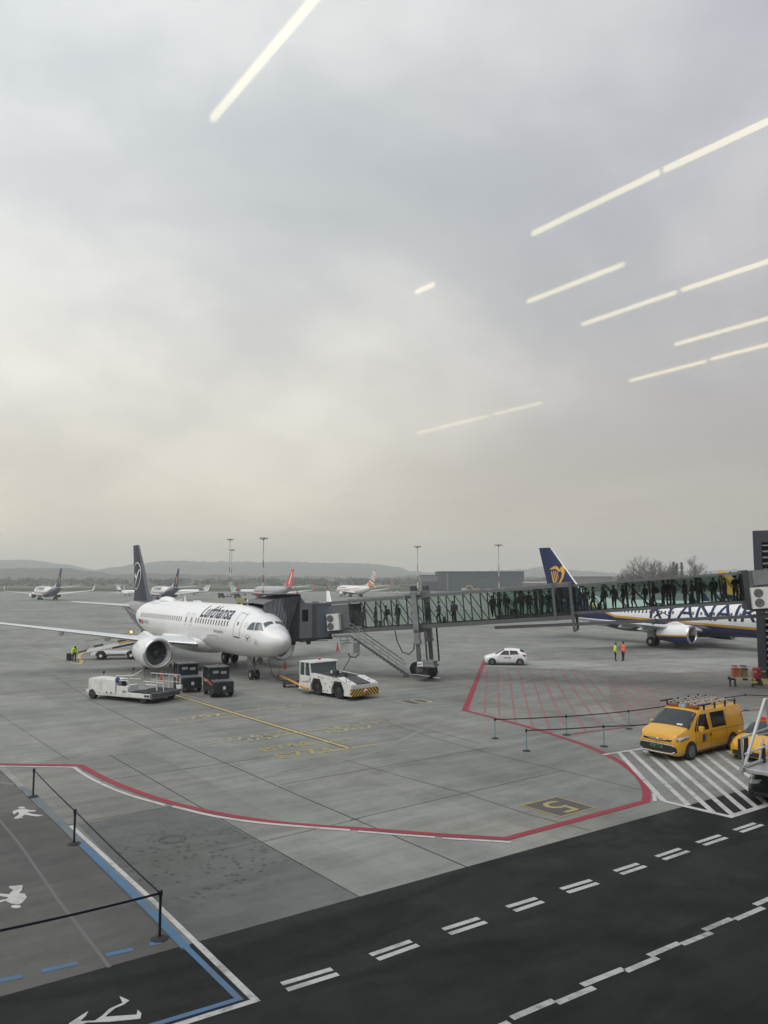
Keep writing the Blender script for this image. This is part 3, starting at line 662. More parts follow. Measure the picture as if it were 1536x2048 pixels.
def airliner(sp,x,y,ang,label,group,fm,finm,engm,wlm,detail=2,stabm=None,name='airliner'):
    root=empty(name,(x,y,0),ang+PI,label,'airplane',group)
    F=Fus(sp['fus'],sp['L'])
    fo=F.mesh(44 if detail>1 else 24).build('fuselage',fm,root,smooth=60)
    # belly fairing
    X0,X1,zb=sp['belly']; rings=[]
    for i in range(15):
        u=i/14; X=X0+(X1-X0)*u; k=max(math.sin(PI*u),0)**0.55; t,b,w=F.st(X)
        rings.append([(X,(w*(0.80+0.27*k))*math.cos(a),b+0.95+(-(0.9+ (b-zb+0.12)*k) if math.sin(a)<0 else 0.55)*abs(math.sin(a))) for a in [2*PI*j/20 for j in range(20)]])
    mb=MB(); mb.loft(rings); mb.build('belly_fairing',fm,root,smooth=60)
    # wings
    for s in (1,-1):
        mb=MB(); secs=[]; W_=sp['wing']
        fine=[]
        for i in range(len(W_)-1):
            a,b=W_[i],W_[i+1]; k=3 if i else 1
            for j in range(k):
                u=j/k; fine.append(tuple(p+(q-p)*u for p,q in zip(a,b)))
        fine.append(W_[-1])
        rings=[[(p[0],p[1]*s,p[2]) for p in airfoil(c,t,x0,yy,zz,0.02)] for yy,x0,c,zz,t in fine]
        mb.loft(rings)
        wo=mb.build('wing',wingm,root,smooth=40)
        tip=W_[-1]; yy,x0,c,zz,t=tip
        mb=MB(); rr=[]
        for u,dy,dz,dx,cc in ((0,0,0,0,1),(0.3,0.28,0.10,0.25,0.9),(0.55,0.5,0.42,0.55,0.78),(0.8,0.62,1.2,1.0,0.6),(1,0.78,2.35,1.75,0.36)):
            ring=[]
            for p in airfoil(c*cc,t*0.9,x0+dx,0,0):
                lz=p[2]; ring.append((p[0],(yy+dy-(lz if u>0.4 else 0))*s,zz+dz+(lz if u<=0.4 else 0)))
            rr.append(ring)
        mb.loft(rr); mb.build(sp['wl'],wlm,root,smooth=50)
        if detail>1:
            # leading-edge slat strip of bare metal, flap fairings, control-surface gaps
            mb=MB()
            for i in range(len(fine)-1):
                if fine[i][0]<1.8: continue
                q=[]
                for yy2,x2,c2,z2,t2 in (fine[i],fine[i+1]):
                    af=airfoil(c2,t2,x2,yy2,z2,0.02); q.append([af[k] for k in (-3,-2,-1,0,1,2,3)])
                v=[(p[0]-0.012,p[1]*s,p[2]+(0.006 if k>2 else -0.006)) for row in q for k,p in enumerate(row)]
                mb.add(v,[(k,k+1,8+k,7+k) for k in range(6)])
            mb.build('leading_edge',wingled,wo,smooth=50)
            for yy2 in (3.4,7.6,11.2) if sp is A320 else (3.3,7.2,10.5):
                i=next(k for k in range(len(W_)-1) if W_[k][0]<=yy2<=W_[k+1][0]); a,b=W_[i],W_[i+1]; u=(yy2-a[0])/(b[0]-a[0])
                x2,c2,z2=[a[k]+(b[k]-a[k])*u for k in (1,2,3)]
                mb=MB(); Lf=c2*0.62; st=x2+c2*0.55
                mb.loft([[(st+Lf*v,(yy2+0.02*0)*s+0.17*math.sin(PI*min(v*1.05+.02,1))**0.6*math.cos(a2),z2-0.20-0.12*v+0.26*math.sin(PI*min(v*1.05+.02,1))**0.6*math.sin(a2)) for a2 in [2*PI*j/10 for j in range(10)]] for v in [0,.05,.15,.3,.5,.7,.85,.95]])
                mb.build('flap_fairing',flapm,wo,smooth=60)
        # stabiliser
        S=sp['stab']; mb=MB(); mb.loft([[(p[0],p[1]*s,p[2]) for p in airfoil(c2,t2,x2,yy2,z2)] for yy2,x2,c2,z2,t2 in S])
        mb.build('tailplane',stabm or wingm,root,smooth=40)
        # engine
        ex,ey,ez,er,el=sp['eng']; n=36 if detail>1 else 18
        flat=0.93 if sp is B737 else None
        mb=MB(); mb.lathe([(0.0,er*0.80),(-0.02,er*0.86),(0.06,er*0.93),(0.30,er*0.985),(0.9,er),(1.9,er*0.98),(el*0.8,er*0.86),(el,er*0.76),(el,er*0.70),(el*0.85,er*0.68),(1.2,er*0.74),(0.5,er*0.78),(0.15,er*0.77)],(ex,ey*s,ez),0,n,0,flat)
        # drop caps: this shell is open front and back
        mb.f=[f for f in mb.f if len(f)==4]; mb.m=[0]*len(mb.f)
        mb.f+= [((12*n+j),(12*n+(j+1)%n),((j+1)%n),j) for j in range(n)]; mb.m+=[0]*n
        e=mb.build('engine',engm,root,smooth=60)
        mb=MB(); k=[(0.14,er*0.772),(0.02,er*0.795),(-0.028,er*0.835),(-0.03,er*0.865),(0.05,er*0.94),(0.16,er*0.968)]
        mb.lathe(k,(ex,ey*s,ez),0,n,0,flat); mb.f=[f for f in mb.f if len(f)==4]; mb.m=[0]*len(mb.f)
        mb.build('inlet_lip',lip,e,smooth=60)
        mb=MB(); mb.lathe([(0.95,er*0.77),(1.0,0.02)],(ex,ey*s,ez),0,n,0,flat)
        if detail>1:
            for j in range(20):
                a=2*PI*j/20; b1=Vector((math.cos(a),math.sin(a))); b2=Vector((math.cos(a+.26),math.sin(a+.26)))
                P=lambda v,r,dx:(ex+dx,ey*s+v.x*r,ez+v.y*r*(0.97 if flat else 1))
                mb.add([P(b1,0.3*er,.62),P(b2,0.3*er,.78),P(b2,0.76*er,.86),P(b1,0.76*er,.70)],[(0,1,2,3)])
        mb.build('fan',blade,e)
        mb=MB(); mb.lathe([(0.32,0.01),(0.42,er*.11),(0.6,er*.22),(0.8,er*.28)],(ex,ey*s,ez),0,16); mb.build('spinner',dark,e,smooth=60)
        mb=MB(); mb.lathe([(el*0.7,er*0.5),(el,er*0.46),(el+0.7,er*0.36),(el+0.72,er*0.2),(el+1.2,0.03)],(ex,ey*s,ez),0,16); mb.build('nozzle',hot,e,smooth=50)
        # pylon
        i=next(k for k in range(len(W_)-1) if W_[k][0]<=ey<=W_[k+1][0]); a,b=W_[i],W_[i+1]; u=(ey-a[0])/(b[0]-a[0]); wx,wz=a[1]+(b[1]-a[1])*u,a[3]+(b[3]-a[3])*u
        mb=MB(); yc=ey*s; w=0.2
        o1=[(ex+0.7,ez+er*0.95),(wx-0.3,ez+er+0.35),(wx+1.5,wz+0.20),(wx+3.2,wz-0.15),(wx+3.4,wz-0.35),(ex+el+0.6,ez+er*0.5),(ex+1.6,ez+er*0.8)]
        mb.prism(o1,1,yc-w,yc+w); mb.build('pylon',engm,root,bev=0.08)
        # main gear
        gx,gy,gr=sp['mg']; g=MB(); g.tube([(gx,gy*s,2.1),(gx,gy*s,gr)],0.13,8); g.tube([(gx,gy*s-0.55,gr),(gx,gy*s+0.55,gr)],0.09,8); g.tube([(gx,gy*s,1.2),(gx-0.2,(gy-1.4)*s,2.1)],0.06,6)
        g.hexa([(gx-.5,gy*s+s*.32,1.0),(gx+.5,gy*s+s*.32,1.0),(gx+.5,gy*s+s*.36,1.0),(gx-.5,gy*s+s*.36,1.0)],[(gx-.6,gy*s+s*.32,2.3),(gx+.6,gy*s+s*.32,2.3),(gx+.6,gy*s+s*.36,2.3),(gx-.6,gy*s+s*.36,2.3)])
        ge=g.build('main_gear',steel,root)
        for d in (-0.46,0.46): wheel('wheel',ge,gx,gy*s+d,gr,gr,0.42,black,whited,n=16,sub='rim' if detail>1 else None)
    # nose gear
    gx,gr=sp['ng']; g=MB(); g.tube([(gx,0,2.1),(gx,0,gr)],0.10,8); g.tube([(gx,-.4,gr),(gx,.4,gr)],0.06,8); g.tube([(gx,0,1.15),(gx-1.2,0,1.95)],0.05,6); g.tube([(gx-.12,0,.9),(gx-.25,0,.6),(gx-.1,0,.45)],0.03,5)
    g.box(gx-0.55,gx+0.3,-0.46,-0.43,1.15,1.95); g.box(gx-0.55,gx+0.3,0.43,0.46,1.15,1.95); g.box(gx-.1,gx+.02,-.14,.14,1.25,1.4)
    ge=g.build('nose_gear',steel,root)
    for d in (-0.25,0.25): wheel('wheel',ge,gx,d,gr,gr,0.24,black,whited,n=18,sub='rim' if detail>1 else None)
    # fin
    S=sp['fin']; mb=MB()
    def fs(z,x0,c,t):
        af=airfoil(c,t*1.0,x0,0,0); return [(p[0],p[2],z) for p in af]
    mb.loft([fs(z,x0,c,t*.62) for z,x0,c,t in S]); fn=mb.build('fin',finm,root,smooth=40)
    # leading edge strip and dorsal fillet
    mb=MB()
    for i in range(len(S)-1):
        q=[]
        for z,x0,c,t in (S[i],S[i+1]):
            af=airfoil(c,t*.62,x0,0,0); q.append([(af[k][0],af[k][2],z) for k in ((-2,-1,0,1,2) if sp is A320 else (-1,0,1))])
        nn=len(q[0]); v=[(p[0]-0.015,p[1]+(0.012 if k>nn//2 else -0.012),p[2]) for row in q for k,p in enumerate(row)]
        mb.add(v,[(k,k+1,nn+k+1,nn+k) for k in range(nn-1)])
    mb.build('fin_leading_edge',wlm if False else fm if sp is A320 else whitefin,fn,smooth=50)
    D=sp['dorsal']; mb=MB(); mb.prism(D,1,-0.11,0.11); mb.build('dorsal_fin',fm,root,bev=0.09)
    z,x0,c,t=S[-1]
    return root,F,fo,fn
whitefin=mat('fin_edge_white',(0.75,0.75,0.75),0.35,var=0.03)
lhm=livery('white_blue_livery',(0.74,0.75,0.76),tail=(0.045,0.052,0.068),tx=28.3,tz=4.5,tk=0.9)
nacw=mat('nacelle_white',(0.70,0.71,0.715),0.3,var=0.04,coat=0.4,dirt=0.08)
wpaint=mat('aircraft_white',(0.74,0.75,0.76),0.3,var=0.03,coat=0.4)
fgrey=mat('window_grey',(0.055,0.062,0.075),0.25,var=0.15,spec=0.6)
outl=mat('panel_outline_grey',(0.30,0.32,0.34),0.5,var=0.05)
cock=mat('cockpit_glass',(0.055,0.075,0.085),0.05,var=0.2,spec=1.0)
# ------------------------------- the near white airliner
ra,FA,fo,fin=airliner(A320,-7.37,58.13,-0.938,'white airliner with dark blue fin and crane emblem parked nose-in at the passenger bridge',None,lhm,finnavy,nacw,wpaint)
def cabin_windows(F,fo,xs,z,side,w=0.23,h=0.34,m=fgrey,name='cabin_window'):
    for X in xs:
        mb=MB(); p0,p1=F.phi(X,z+h/2),F.phi(X,z-h/2)
        F.patch(mb,[(X-w/2,p0),(X+w/2,p0),(X+w/2,p1),(X-w/2,p1)],side,0.012,1,2); mb.build(name,m,fo)
xs=[6.1+0.533*i for i in range(13)]+[13.5,14.7]+[15.8+0.533*i for i in range(21)]
cabin_windows(FA,fo,xs,4.42,1,0.19,0.42)
def lhdoor(X0,X1,z0,z1,side=1,name='door'):
    mb=MB(); FA.outline(mb,X0,X1,z0,z1,side,0.05); 
    d=mb.build(name,outl,fo); mb=MB(); xm=(X0+X1)/2
    FA.patch(mb,[(X0+.05,FA.phi(xm,z0+.08)),(X1-.05,FA.phi(xm,z0+.08)),(X1-.05,FA.phi(xm,z0)),(X0+.05,FA.phi(xm,z0))],side,0.016,3,1); 
    mb.build('sill_plate',dark,d)
    mb=MB(); FA.patch(mb,[(xm-.09,FA.phi(xm,4.62)),(xm+.09,FA.phi(xm,4.62)),(xm+.09,FA.phi(xm,4.38)),(xm-.09,FA.phi(xm,4.38))],side,0.016,1,1); mb.build('door_window',fgrey,d)
lhdoor(3.95,4.95,3.42,5.30)
for X in (13.5,14.7): 
    mb=MB(); FA.outline(mb,X-.26,X+.26,3.95,4.98,1,0.035); mb.build('emergency_exit',outl,fo)
mb=MB(); FA.outline(mb,8.0,9.9,2.25,3.35,1,0.03); mb.build('cargo_door',outl,fo)
# cockpit windows: four panes seen here, port side too
def ckp(cs,side):
    mb=MB(); FA.patch(mb,[(X,FA.phi(X,z)) for X,z in cs],side,0.014,5,4); mb.build('cockpit_window',cock,fo,smooth=60)
for s in (1,-1):
    mb=MB(); FA.patch(mb,[(1.28,0.09),(1.90,0.07),(2.02,0.57),(1.44,0.74)],s,0.016,5,4); mb.build('cockpit_window',cock,fo,smooth=60)
    ckp([(1.55,4.02),(2.13,4.60),(2.52,4.64),(2.28,4.06)],s)
    ckp([(2.35,4.06),(2.59,4.64),(2.88,4.62),(3.10,4.10)],s)
FA.text('airline_name','Lufthansa',12.0,4.76,1.85,6.1,ink,fo,1,0.28,0.03)
FA.text('registration','D-AIZP',25.5,3.62,0.48,1.5,outl,fo,1,0.0,0.01)
mb=MB()
for i,c in enumerate((0,1)): FA.patch(mb,[(27.0-i*.75-.6,FA.phi(27,4.0)),(27.0-i*.75,FA.phi(27,4.0)),(27.0-i*.75,FA.phi(27,3.62)),(27.0-i*.75-.6,FA.phi(27,3.62))],1,0.013,1,2,c)
mb.build('flag_marks',[navy,red],fo)
FA.text('title_small','STAR ALLIANCE',8.6,3.62,0.30,1.9,ink,fo,1,0.0,0.0)
# crane emblem on the nose
def disc_on(F,name,X,z,r0,r1,m,side=1,off=0.014,n=28):
    mb=MB(); ph=F.phi(X,z); A=[];B=[]
    for j in range(n):
        a=2*PI*j/n; A.append(F.pt(X+r0*math.cos(a),ph-r0*math.sin(a)/2.0,side,off)); B.append(F.pt(X+r1*math.cos(a),ph-r1*math.sin(a)/2.0,side,off))
    mb.add(A+B,[(j,(j+1)%n,n+(j+1)%n,n+j) for j in range(n)]); return mb.build(name,m,fo)
crane=[(-.9,.18),(-.55,.34),(-.30,.10),(-.05,-.02),(.25,.30),(.62,.62),(.95,.66),(.60,.42),(.30,.02),(.12,-.22),(-.10,-.52),(-.40,-.86),(-.56,-.95),(-.34,-.56),(-.18,-.26),(-.46,-.10),(-.66,.02)]
disc_on(FA,'crane_emblem',2.85,3.45,0.33,0.30,outl)
mb=MB(); ph=FA.phi(2.85,3.45); mb.add([FA.pt(2.85+0.26*a*-1,ph-0.26*b/2,1,0.014) for a,b in crane],[tuple(range(len(crane)))]); mb.build('crane_emblem',ink,fo)
mb=MB(); FA.outline(mb,1.75,2.15,2.95,3.35,1,0.018); FA.patch(mb,[(1.88,FA.phi(1.95,3.24)),(2.02,FA.phi(1.95,3.24)),(2.02,FA.phi(1.95,3.06)),(1.88,FA.phi(1.95,3.06))],1,0.013,1,1); mb.build('service_panel',outl,fo)
# star marks beside the door
for k in range(5):
    mb=MB(); a=2*PI*k/5+PI/2; X=3.35+0.17*math.cos(a); dp=-0.17*math.sin(a)/2; ph=FA.phi(3.35,4.42)+dp
    FA.patch(mb,[(X-.05,ph-.02),(X+.05,ph-.02),(X+.02,ph+.025),(X-.02,ph+.025)],1,0.014,1,1)
    mb.build('star_mark',outl,fo)
# fin crane disc: laid on the starboard face of the fin
def on_fin(sp,X,z,off,side=1):
    S=sp['fin']; i=0 if z<S[1][0] else 1; a,b=S[i],S[i+1]; u=(z-a[0])/(b[0]-a[0]); x0=a[1]+(b[1]-a[1])*u; c=a[2]+(b[2]-a[2])*u; t=(a[3]+(b[3]-a[3])*u)*.62
    v=min(max((X-x0)/c,0.0),1); th=t*c*(1.4845*math.sqrt(v)-0.63*v-1.758*v*v+1.4215*v**3-0.5075*v**4)+0.02*c*math.sin(PI*v)
    lo=t*c*(1.4845*math.sqrt(v)-0.63*v-1.758*v*v+1.4215*v**3-0.5075*v**4)*0.75-0.02*c*math.sin(PI*v)
    return Vector((X,(th+off) if side>0 else -(lo+off),z))
def fin_poly(sp,name,pts,m,parent,off=0.02,side=1,maxlen=0.35):
    bm=bmesh.new(); vs=[bm.verts.new((x,0,z)) for x,z in pts]; bm.faces.new(vs); bmesh.ops.triangulate(bm,faces=bm.faces)
    for _ in range(5):
        es=[e for e in bm.edges if e.calc_length()>maxlen]
        if not es: break
        bmesh.ops.subdivide_edges(bm,edges=es,cuts=1); bmesh.ops.triangulate(bm,faces=bm.faces)
    bm.verts.index_update(); mb=MB(); mb.add([on_fin(sp,v.co.x,v.co.z,off,side) for v in bm.verts],[tuple(v.index for v in f.verts) for f in bm.faces]); bm.free()
    return mb.build(name,m,parent)
def fin_ring(sp,name,cx,cz,r0,r1,m,parent,side=1,n=40):
    mb=MB(); A=[on_fin(sp,cx+r0*math.cos(2*PI*j/n),cz+r0*math.sin(2*PI*j/n),.02,side) for j in range(n)]; B=[on_fin(sp,cx+r1*math.cos(2*PI*j/n),cz+r1*math.sin(2*PI*j/n),.02,side) for j in range(n)]
    mb.add(A+B,[(j,(j+1)%n,n+(j+1)%n,n+j) for j in range(n)]); return mb.build(name,m,parent)
fin_ring(A320,'emblem_ring',33.2,8.35,1.50,1.40,wpaint,fin)
fin_poly(A320,'crane_emblem',[(33.2-a*1.25,8.30+b*1.15) for a,b in crane],wpaint,fin)
# antennas and radome hump
mb=MB(); mb.loft([[(X,w*math.cos(a),5.84+h*max(math.sin(a),-0.1)) for a in [2*PI*j/14 for j in range(14)]] for X,w,h in ((22.6,.05,.02),(22.9,.42,.22),(23.6,.58,.38),(24.8,.6,.42),(25.6,.42,.25),(26.2,.05,.03))])
mb.build('satcom_radome',wpaint,ra,smooth=60)
for X,h in ((6.2,.48),(19.5,.55),(16.2,.14)):
    mb=MB(); mb.prism([(X,5.85),(X+.34,5.85),(X+.34,5.85+h),(X+.2,5.85+h)] if h>.2 else [(X,5.86),(X+1.2,5.86),(X+1.0,5.86+h),(X+.3,5.86+h)],1,-.025 if h>.2 else -.2,.025 if h>.2 else .2); mb.build('antenna',wpaint,ra)
mb=MB(); mb.box(29.1,29.6,0.55,0.8,2.45,2.62); mb.build('drain_mast',dark,ra)
mb=MB(); mb.box(26.9,27.3,0.7,0.95,1.95,2.1); mb.build('drain_mast',dark,ra)
# ------------------------------- dark blue and white airliners
navyc=(0.014,0.026,0.095); goldc=(0.55,0.29,0.03)
rym=livery('navy_white_livery',(0.70,0.71,0.72),navyc,goldc,2.36,0.042,0.32,25.5)
nav=mat('navy_fin_paint',(0.009,0.018,0.075),0.5,var=0.06,coat=0.05,spec=0.3); gold=mat('gold_paint',(0.62,0.33,0.04),0.4,var=0.05)
ryeng=livery('nacelle_livery',(0.70,0.71,0.72),navyc,goldc,2.35,-0.045,0,99,bw=0.16)
harp=[(0.0,1.0),(.10,1.10),(.30,1.20),(.50,1.26),(.62,1.22),(.72,1.10),(.80,1.02),(.88,1.18),(.98,1.24),(1.08,1.14),(1.06,1.0),(1.14,.84),(1.12,.60),(.98,.34),(.72,.06),(.52,-.22),(.46,-.36),(.40,-.20),(.34,-.36),(.28,-.34),(.10,.40),(.06,.78),(.14,.80),(.30,.1),(.36,-.1),(.22,.80),(.32,.80),(.44,.05),(.46,0.0),(.38,.80),(.48,.80),(.54,.10),(.60,.22),(.54,.80),(.66,.84),(.70,.42),(.84,.62),(.84,.80),(.70,.94),(.52,1.02),(.30,1.0)]
def harp_on(sp,fn,k=2.3,cx=36.4,cz=7.2,side=1,m=gold):
    # frame, body and strings as separate clean outlines joined on one part
    polys=[[(0.0,1.05),(.18,1.16),(.42,1.26),(.60,1.24),(.74,1.10),(.86,1.02),(.86,.90),(.72,.92),(.56,1.04),(.38,1.08),(.16,1.02)],
           [(.80,1.06),(.90,1.22),(1.02,1.26),(1.12,1.12),(1.08,.98),(1.16,.82),(1.10,.56),(.92,.26),(.66,.0),(.48,-.38),(.44,-.30),(.56,.0),(.78,.28),(.95,.56),(.97,.80),(.84,.96)],
           [(.10,.92),(.18,.93),(.48,.0),(.46,-.36),(.42,-.36),(.36,-.1)],[(.28,.93),(.36,.94),(.54,.22),(.50,.10)],[(.44,.94),(.51,.94),(.62,.36),(.58,.26)],[(.58,.93),(.65,.92),(.72,.50),(.68,.42)]]
    vs=MB(); tmp=[]
    for p in polys:
        o=fin_poly(sp,'harp_emblem',[(cx-a*k*side*1.0 if side>0 else cx-(1.16-a)*k,cz+b*k) for a,b in p],m,fn,0.02,side); tmp.append(o)
    me=tmp[0].data; bm=bmesh.new()
    for o in tmp: bm.from_mesh(o.data)
    bm.to_mesh(me); bm.free()
    for o in tmp[1:]: 
        d=o.data; bpy.data.objects.remove(o); bpy.data.meshes.remove(d)
rb,FB,fob,finb=airliner(B737,47.08,80.4,-0.8834,'large navy and white airliner with gold harp fin behind the passenger bridge',None,rym,nav,ryeng,nav)
harp_on(B737,finb,2.25,37.1,7.05)
xs=[6.3+0.508*i for i in range(50)]
cabin_windows(FB,fob,[X for X in xs if X<31 and not 16.9<X<17.3],4.02,1,0.24,0.36)
FB.text('airline_name','RYANAIR',20.6,3.28,3.0,13.0,nav,fob,1,0.16,0.02,R=1.95)
mb=MB(); FB.outline(mb,4.2,5.05,2.75,4.6,1,0.05); mb.build('door',outl,fob)
def shared_far(sp,px,D,yaw,label,group,fm,finm,engm,wlm,**kw):
    """far airliner standing tail towards the camera: px and D place its fin tip, nose turned yaw to the left of straight away"""
    t=AT(px,1161,D); s=Vector((t.x,t.y,0)).normalized(); a=math.atan2(s.y,s.x)+yaw
    h=Vector((math.cos(a),math.sin(a),0)); n=Vector((t.x,t.y,0))+h*38.2
    return airliner(sp,n.x,n.y,a,label,group,fm,finm,engm,wlm,1,**kw)
gname='airliners standing out on the far apron'
r1=shared_far(B737,122,298,R(14.5),'far white and navy airliner at the left edge of the apron, tail towards the camera',gname,rym,nav,nacw,whitefin); harp_on(B737,r1[3],1.85,36.9,7.05,-1)
r2=shared_far(B737,357,298,R(16),'far white and navy airliner showing behind the dark fin of the near one',gname,rym,nav,nacw,whitefin); harp_on(B737,r2[3],1.85,36.9,7.05,-1)
r2[1].text('airline_name','RYANAIR',7.5,3.9,2.4,12,nav,r2[2],-1,0.1,0.06)
r1[1].text('airline_name','RYANAIR',7.5,3.9,2.4,12,nav,r1[2],-1,0.1,0.06)
silver=livery('silver_livery',(0.30,0.31,0.33),(0.14,0.145,0.155),None,2.2); redf=mat('red_fin_paint',(0.50,0.03,0.035),0.35,var=0.05,coat=0.4); silv=mat('silver_paint',(0.42,0.43,0.45),0.35,var=0.05)
r3=shared_far(B737,586,311,R(26),'silver airliner with red fin and red engine beyond the apron mast',gname,silver,redf,redf,redf)
fin_poly(B737,'fin_lettering',[(34.2,6.2),(35.0,6.4),(36.5,8.8),(37.6,11.4),(37.0,11.3),(35.6,8.9)],whitefin,r3[3],0.03,-1)
def smart_mat():
    m=livery('striped_livery',(0.72,0.73,0.73),(0.70,0.71,0.71),(0.60,0.16,0.05),3.0,0.055,0.5,26,bw=0.35); return m
def stripe_fin():
    m=bpy.data.materials.new('striped_fin_paint'); m.use_nodes=True; nt=m.node_tree; N=nt.nodes; L=nt.links; b=N['Principled BSDF']; b.inputs['Roughness'].default_value=0.35
    tc=N.new('ShaderNodeTexCoord'); sp=N.new('ShaderNodeSeparateXYZ'); L.new(tc.outputs['Object'],sp.inputs[0])
    a=N.new('ShaderNodeMath'); a.operation='MULTIPLY_ADD'; a.inputs[1].default_value=0.45; L.new(sp.outputs[0],a.inputs[0]); L.new(sp.outputs[2],a.inputs[2])
    f=N.new('ShaderNodeMath'); f.operation='MULTIPLY_ADD'; f.inputs[1].default_value=1/9.0; f.inputs[2].default_value=-21.5/9; L.new(a.outputs[0],f.inputs[0])
    r=N.new('ShaderNodeValToRGB'); r.color_ramp.interpolation='CONSTANT'; e=r.color_ramp.elements
    cs=[(0,(.65,.18,.05)),(.12,(.72,.72,.72)),(.2,(.03,.03,.06)),(.3,(.72,.72,.72)),(.38,(.62,.1,.05)),(.46,(.72,.72,.72)),(.54,(.03,.03,.06)),(.6,(.72,.72,.72)),(.68,(.62,.12,.05)),(.75,(.72,.72,.72)),(.85,(.03,.04,.12))]
    while len(e)<len(cs): e.new(0.5)
    for q,(p,c) in zip(e,cs): q.position=p; q.color=(*c,1)
    L.new(f.outputs[0],r.inputs[0]); L.new(r.outputs[0],b.inputs['Base Color']); return m
r4=shared_far(B737,750,358,R(30),'white airliner with orange stripe and banded fin beyond the bridge cab',gname,smart_mat(),stripe_fin(),nacw,redf)
r4[1].text('airline_name','smartwings',5.2,4.2,1.0,7.5,ink,r4[2],-1,0.1,0.02)
# airliner whose fin tip shows over the bridge roof at the far right
ry5=airliner(B737,0,0,0,'smaller airliner whose yellow fin tip stands up behind the bridge roof at the far right',None,rym,gold,ryeng,gold,1)
t=AT(1443,1161,192); a=R(-20); ry5[0].scale=(.82,.82,.82); ry5[0].location=(t.x+31.3*math.cos(a),t.y+31.3*math.sin(a),0); ry5[0].rotation_euler.z=a+PI
# small jets
def small_jet(px,py,yaw,label,c):
    g=G(px,py); r=empty('business_jet',g,yaw,label,'airplane','small aircraft on the far apron')
    mb=MB(); mb.lathe([(0,.1),(.6,.5),(1.8,.85),(4,1.05),(10,1.05),(13,.8),(15.5,.3),(16,.08)],(-8,0,2.0),0,16); mb.build('fuselage',c,r,smooth=60)
    for s in (1,-1):
        mb=MB(); mb.loft([[(p[0],p[1]*s,p[2]) for p in airfoil(c2,.11,x,y_,z)] for y_,x,c2,z in ((.6,-1.2,3.6,1.3),(8.3,2.2,1.3,1.7))]); mb.build('wing',c,r,smooth=40)
        mb=MB(); mb.lathe([(0,.35),(.1,.5),(1.5,.5),(2.8,.3)],(3.4,1.7*s,2.7),0,12); mb.build('engine',dark,r,smooth=50)
        mb=MB(); mb.loft([[(p[0],p[1]*s,p[2]) for p in airfoil(c2,.1,x,y_,z)] for y_,x,c2,z in ((0,6.9,2.0,5.4),(3.4,8.2,1.0,5.5))]); mb.build('tailplane',c,r)
        mb=MB(); mb.tube([(0.5,1.3*s,1.3),(0.5,1.3*s,.3)],.08,6); mb.lathe([(-.12,.3),(.12,.3)],(0.5,1.3*s,.3),1,10); mb.build('main_gear',black,r)
    mb=MB(); mb.loft([[(x+p[0],p[2],z) for p in airfoil(c2,.1,0,0,0)] for z,x,c2 in ((2.6,4.6,3.6),(5.5,7.2,1.9))]); mb.build('fin',c,r)
    mb=MB(); mb.tube([(-6,0,1.4),(-6,0,.25)],.07,6); mb.lathe([(-.15,.25),(.15,.25)],(-6,0,.25),1,10); mb.build('nose_gear',black,r)
    return r
small_jet(386,1190,R(8),'small white business jet left of the paired masts',wpaint)
small_jet(256,1192,R(150),'small white jet half hidden behind the dark fin',wpaint)
small_jet(492,1190,R(-160),'little pale jet parked left of the silver airliner',wpaint)
# ================================================================ MASTS, HANGAR, FAR THINGS
def banded(name,step,z1,base,c1=(0.20,0.055,0.055),c2=(0.50,0.50,0.49)):
    m=mat(name,c2,0.5); nt=m.node_tree; N=nt.nodes; L=nt.links; b=N['Principled BSDF']
    tc=N.new('ShaderNodeTexCoord'); sp=N.new('ShaderNodeSeparateXYZ'); L.new(tc.outputs['Object'],sp.inputs[0])
    f=N.new('ShaderNodeMath'); f.operation='MULTIPLY'; f.inputs[1].default_value=1/step/2; L.new(sp.outputs[2],f.inputs[0])
    g=N.new('ShaderNodeMath'); g.operation='FRACT'; L.new(f.outputs[0],g.inputs[0])
    h=N.new('ShaderNodeMath'); h.operation='GREATER_THAN'; h.inputs[1].default_value=0.5; L.new(g.outputs[0],h.inputs[0])
    t=N.new('ShaderNodeMath'); t.operation='LESS_THAN'; t.inputs[1].default_value=z1; L.new(sp.outputs[2],t.inputs[0])
    k=N.new('ShaderNodeMath'); k.operation='MULTIPLY'; L.new(h.outputs[0],k.inputs[0]); L.new(t.outputs[0],k.inputs[1])
    mx=N.new('ShaderNodeMix'); mx.data_type='RGBA'; mx.inputs[6].default_value=(*c2,1); mx.inputs[7].default_value=(*c1,1); L.new(k.outputs[0],mx.inputs[0])
    m2=N.new('ShaderNodeMix'); m2.data_type='RGBA'; m2.inputs[7].default_value=(0.28,0.28,0.27,1); L.new(mx.outputs[2],m2.inputs[6])
    t2=N.new('ShaderNodeMath'); t2.operation='GREATER_THAN'; t2.inputs[1].default_value=z1; L.new(sp.outputs[2],t2.inputs[0]); L.new(t2.outputs[0],m2.inputs[0])
    L.new(m2.outputs[2],b.inputs['Base Color']); return m
mastm=banded('mast_banded_paint',2.4,17,0)
lampm=mat('mast_lamp_glass',(0.5,0.5,0.48),0.3)
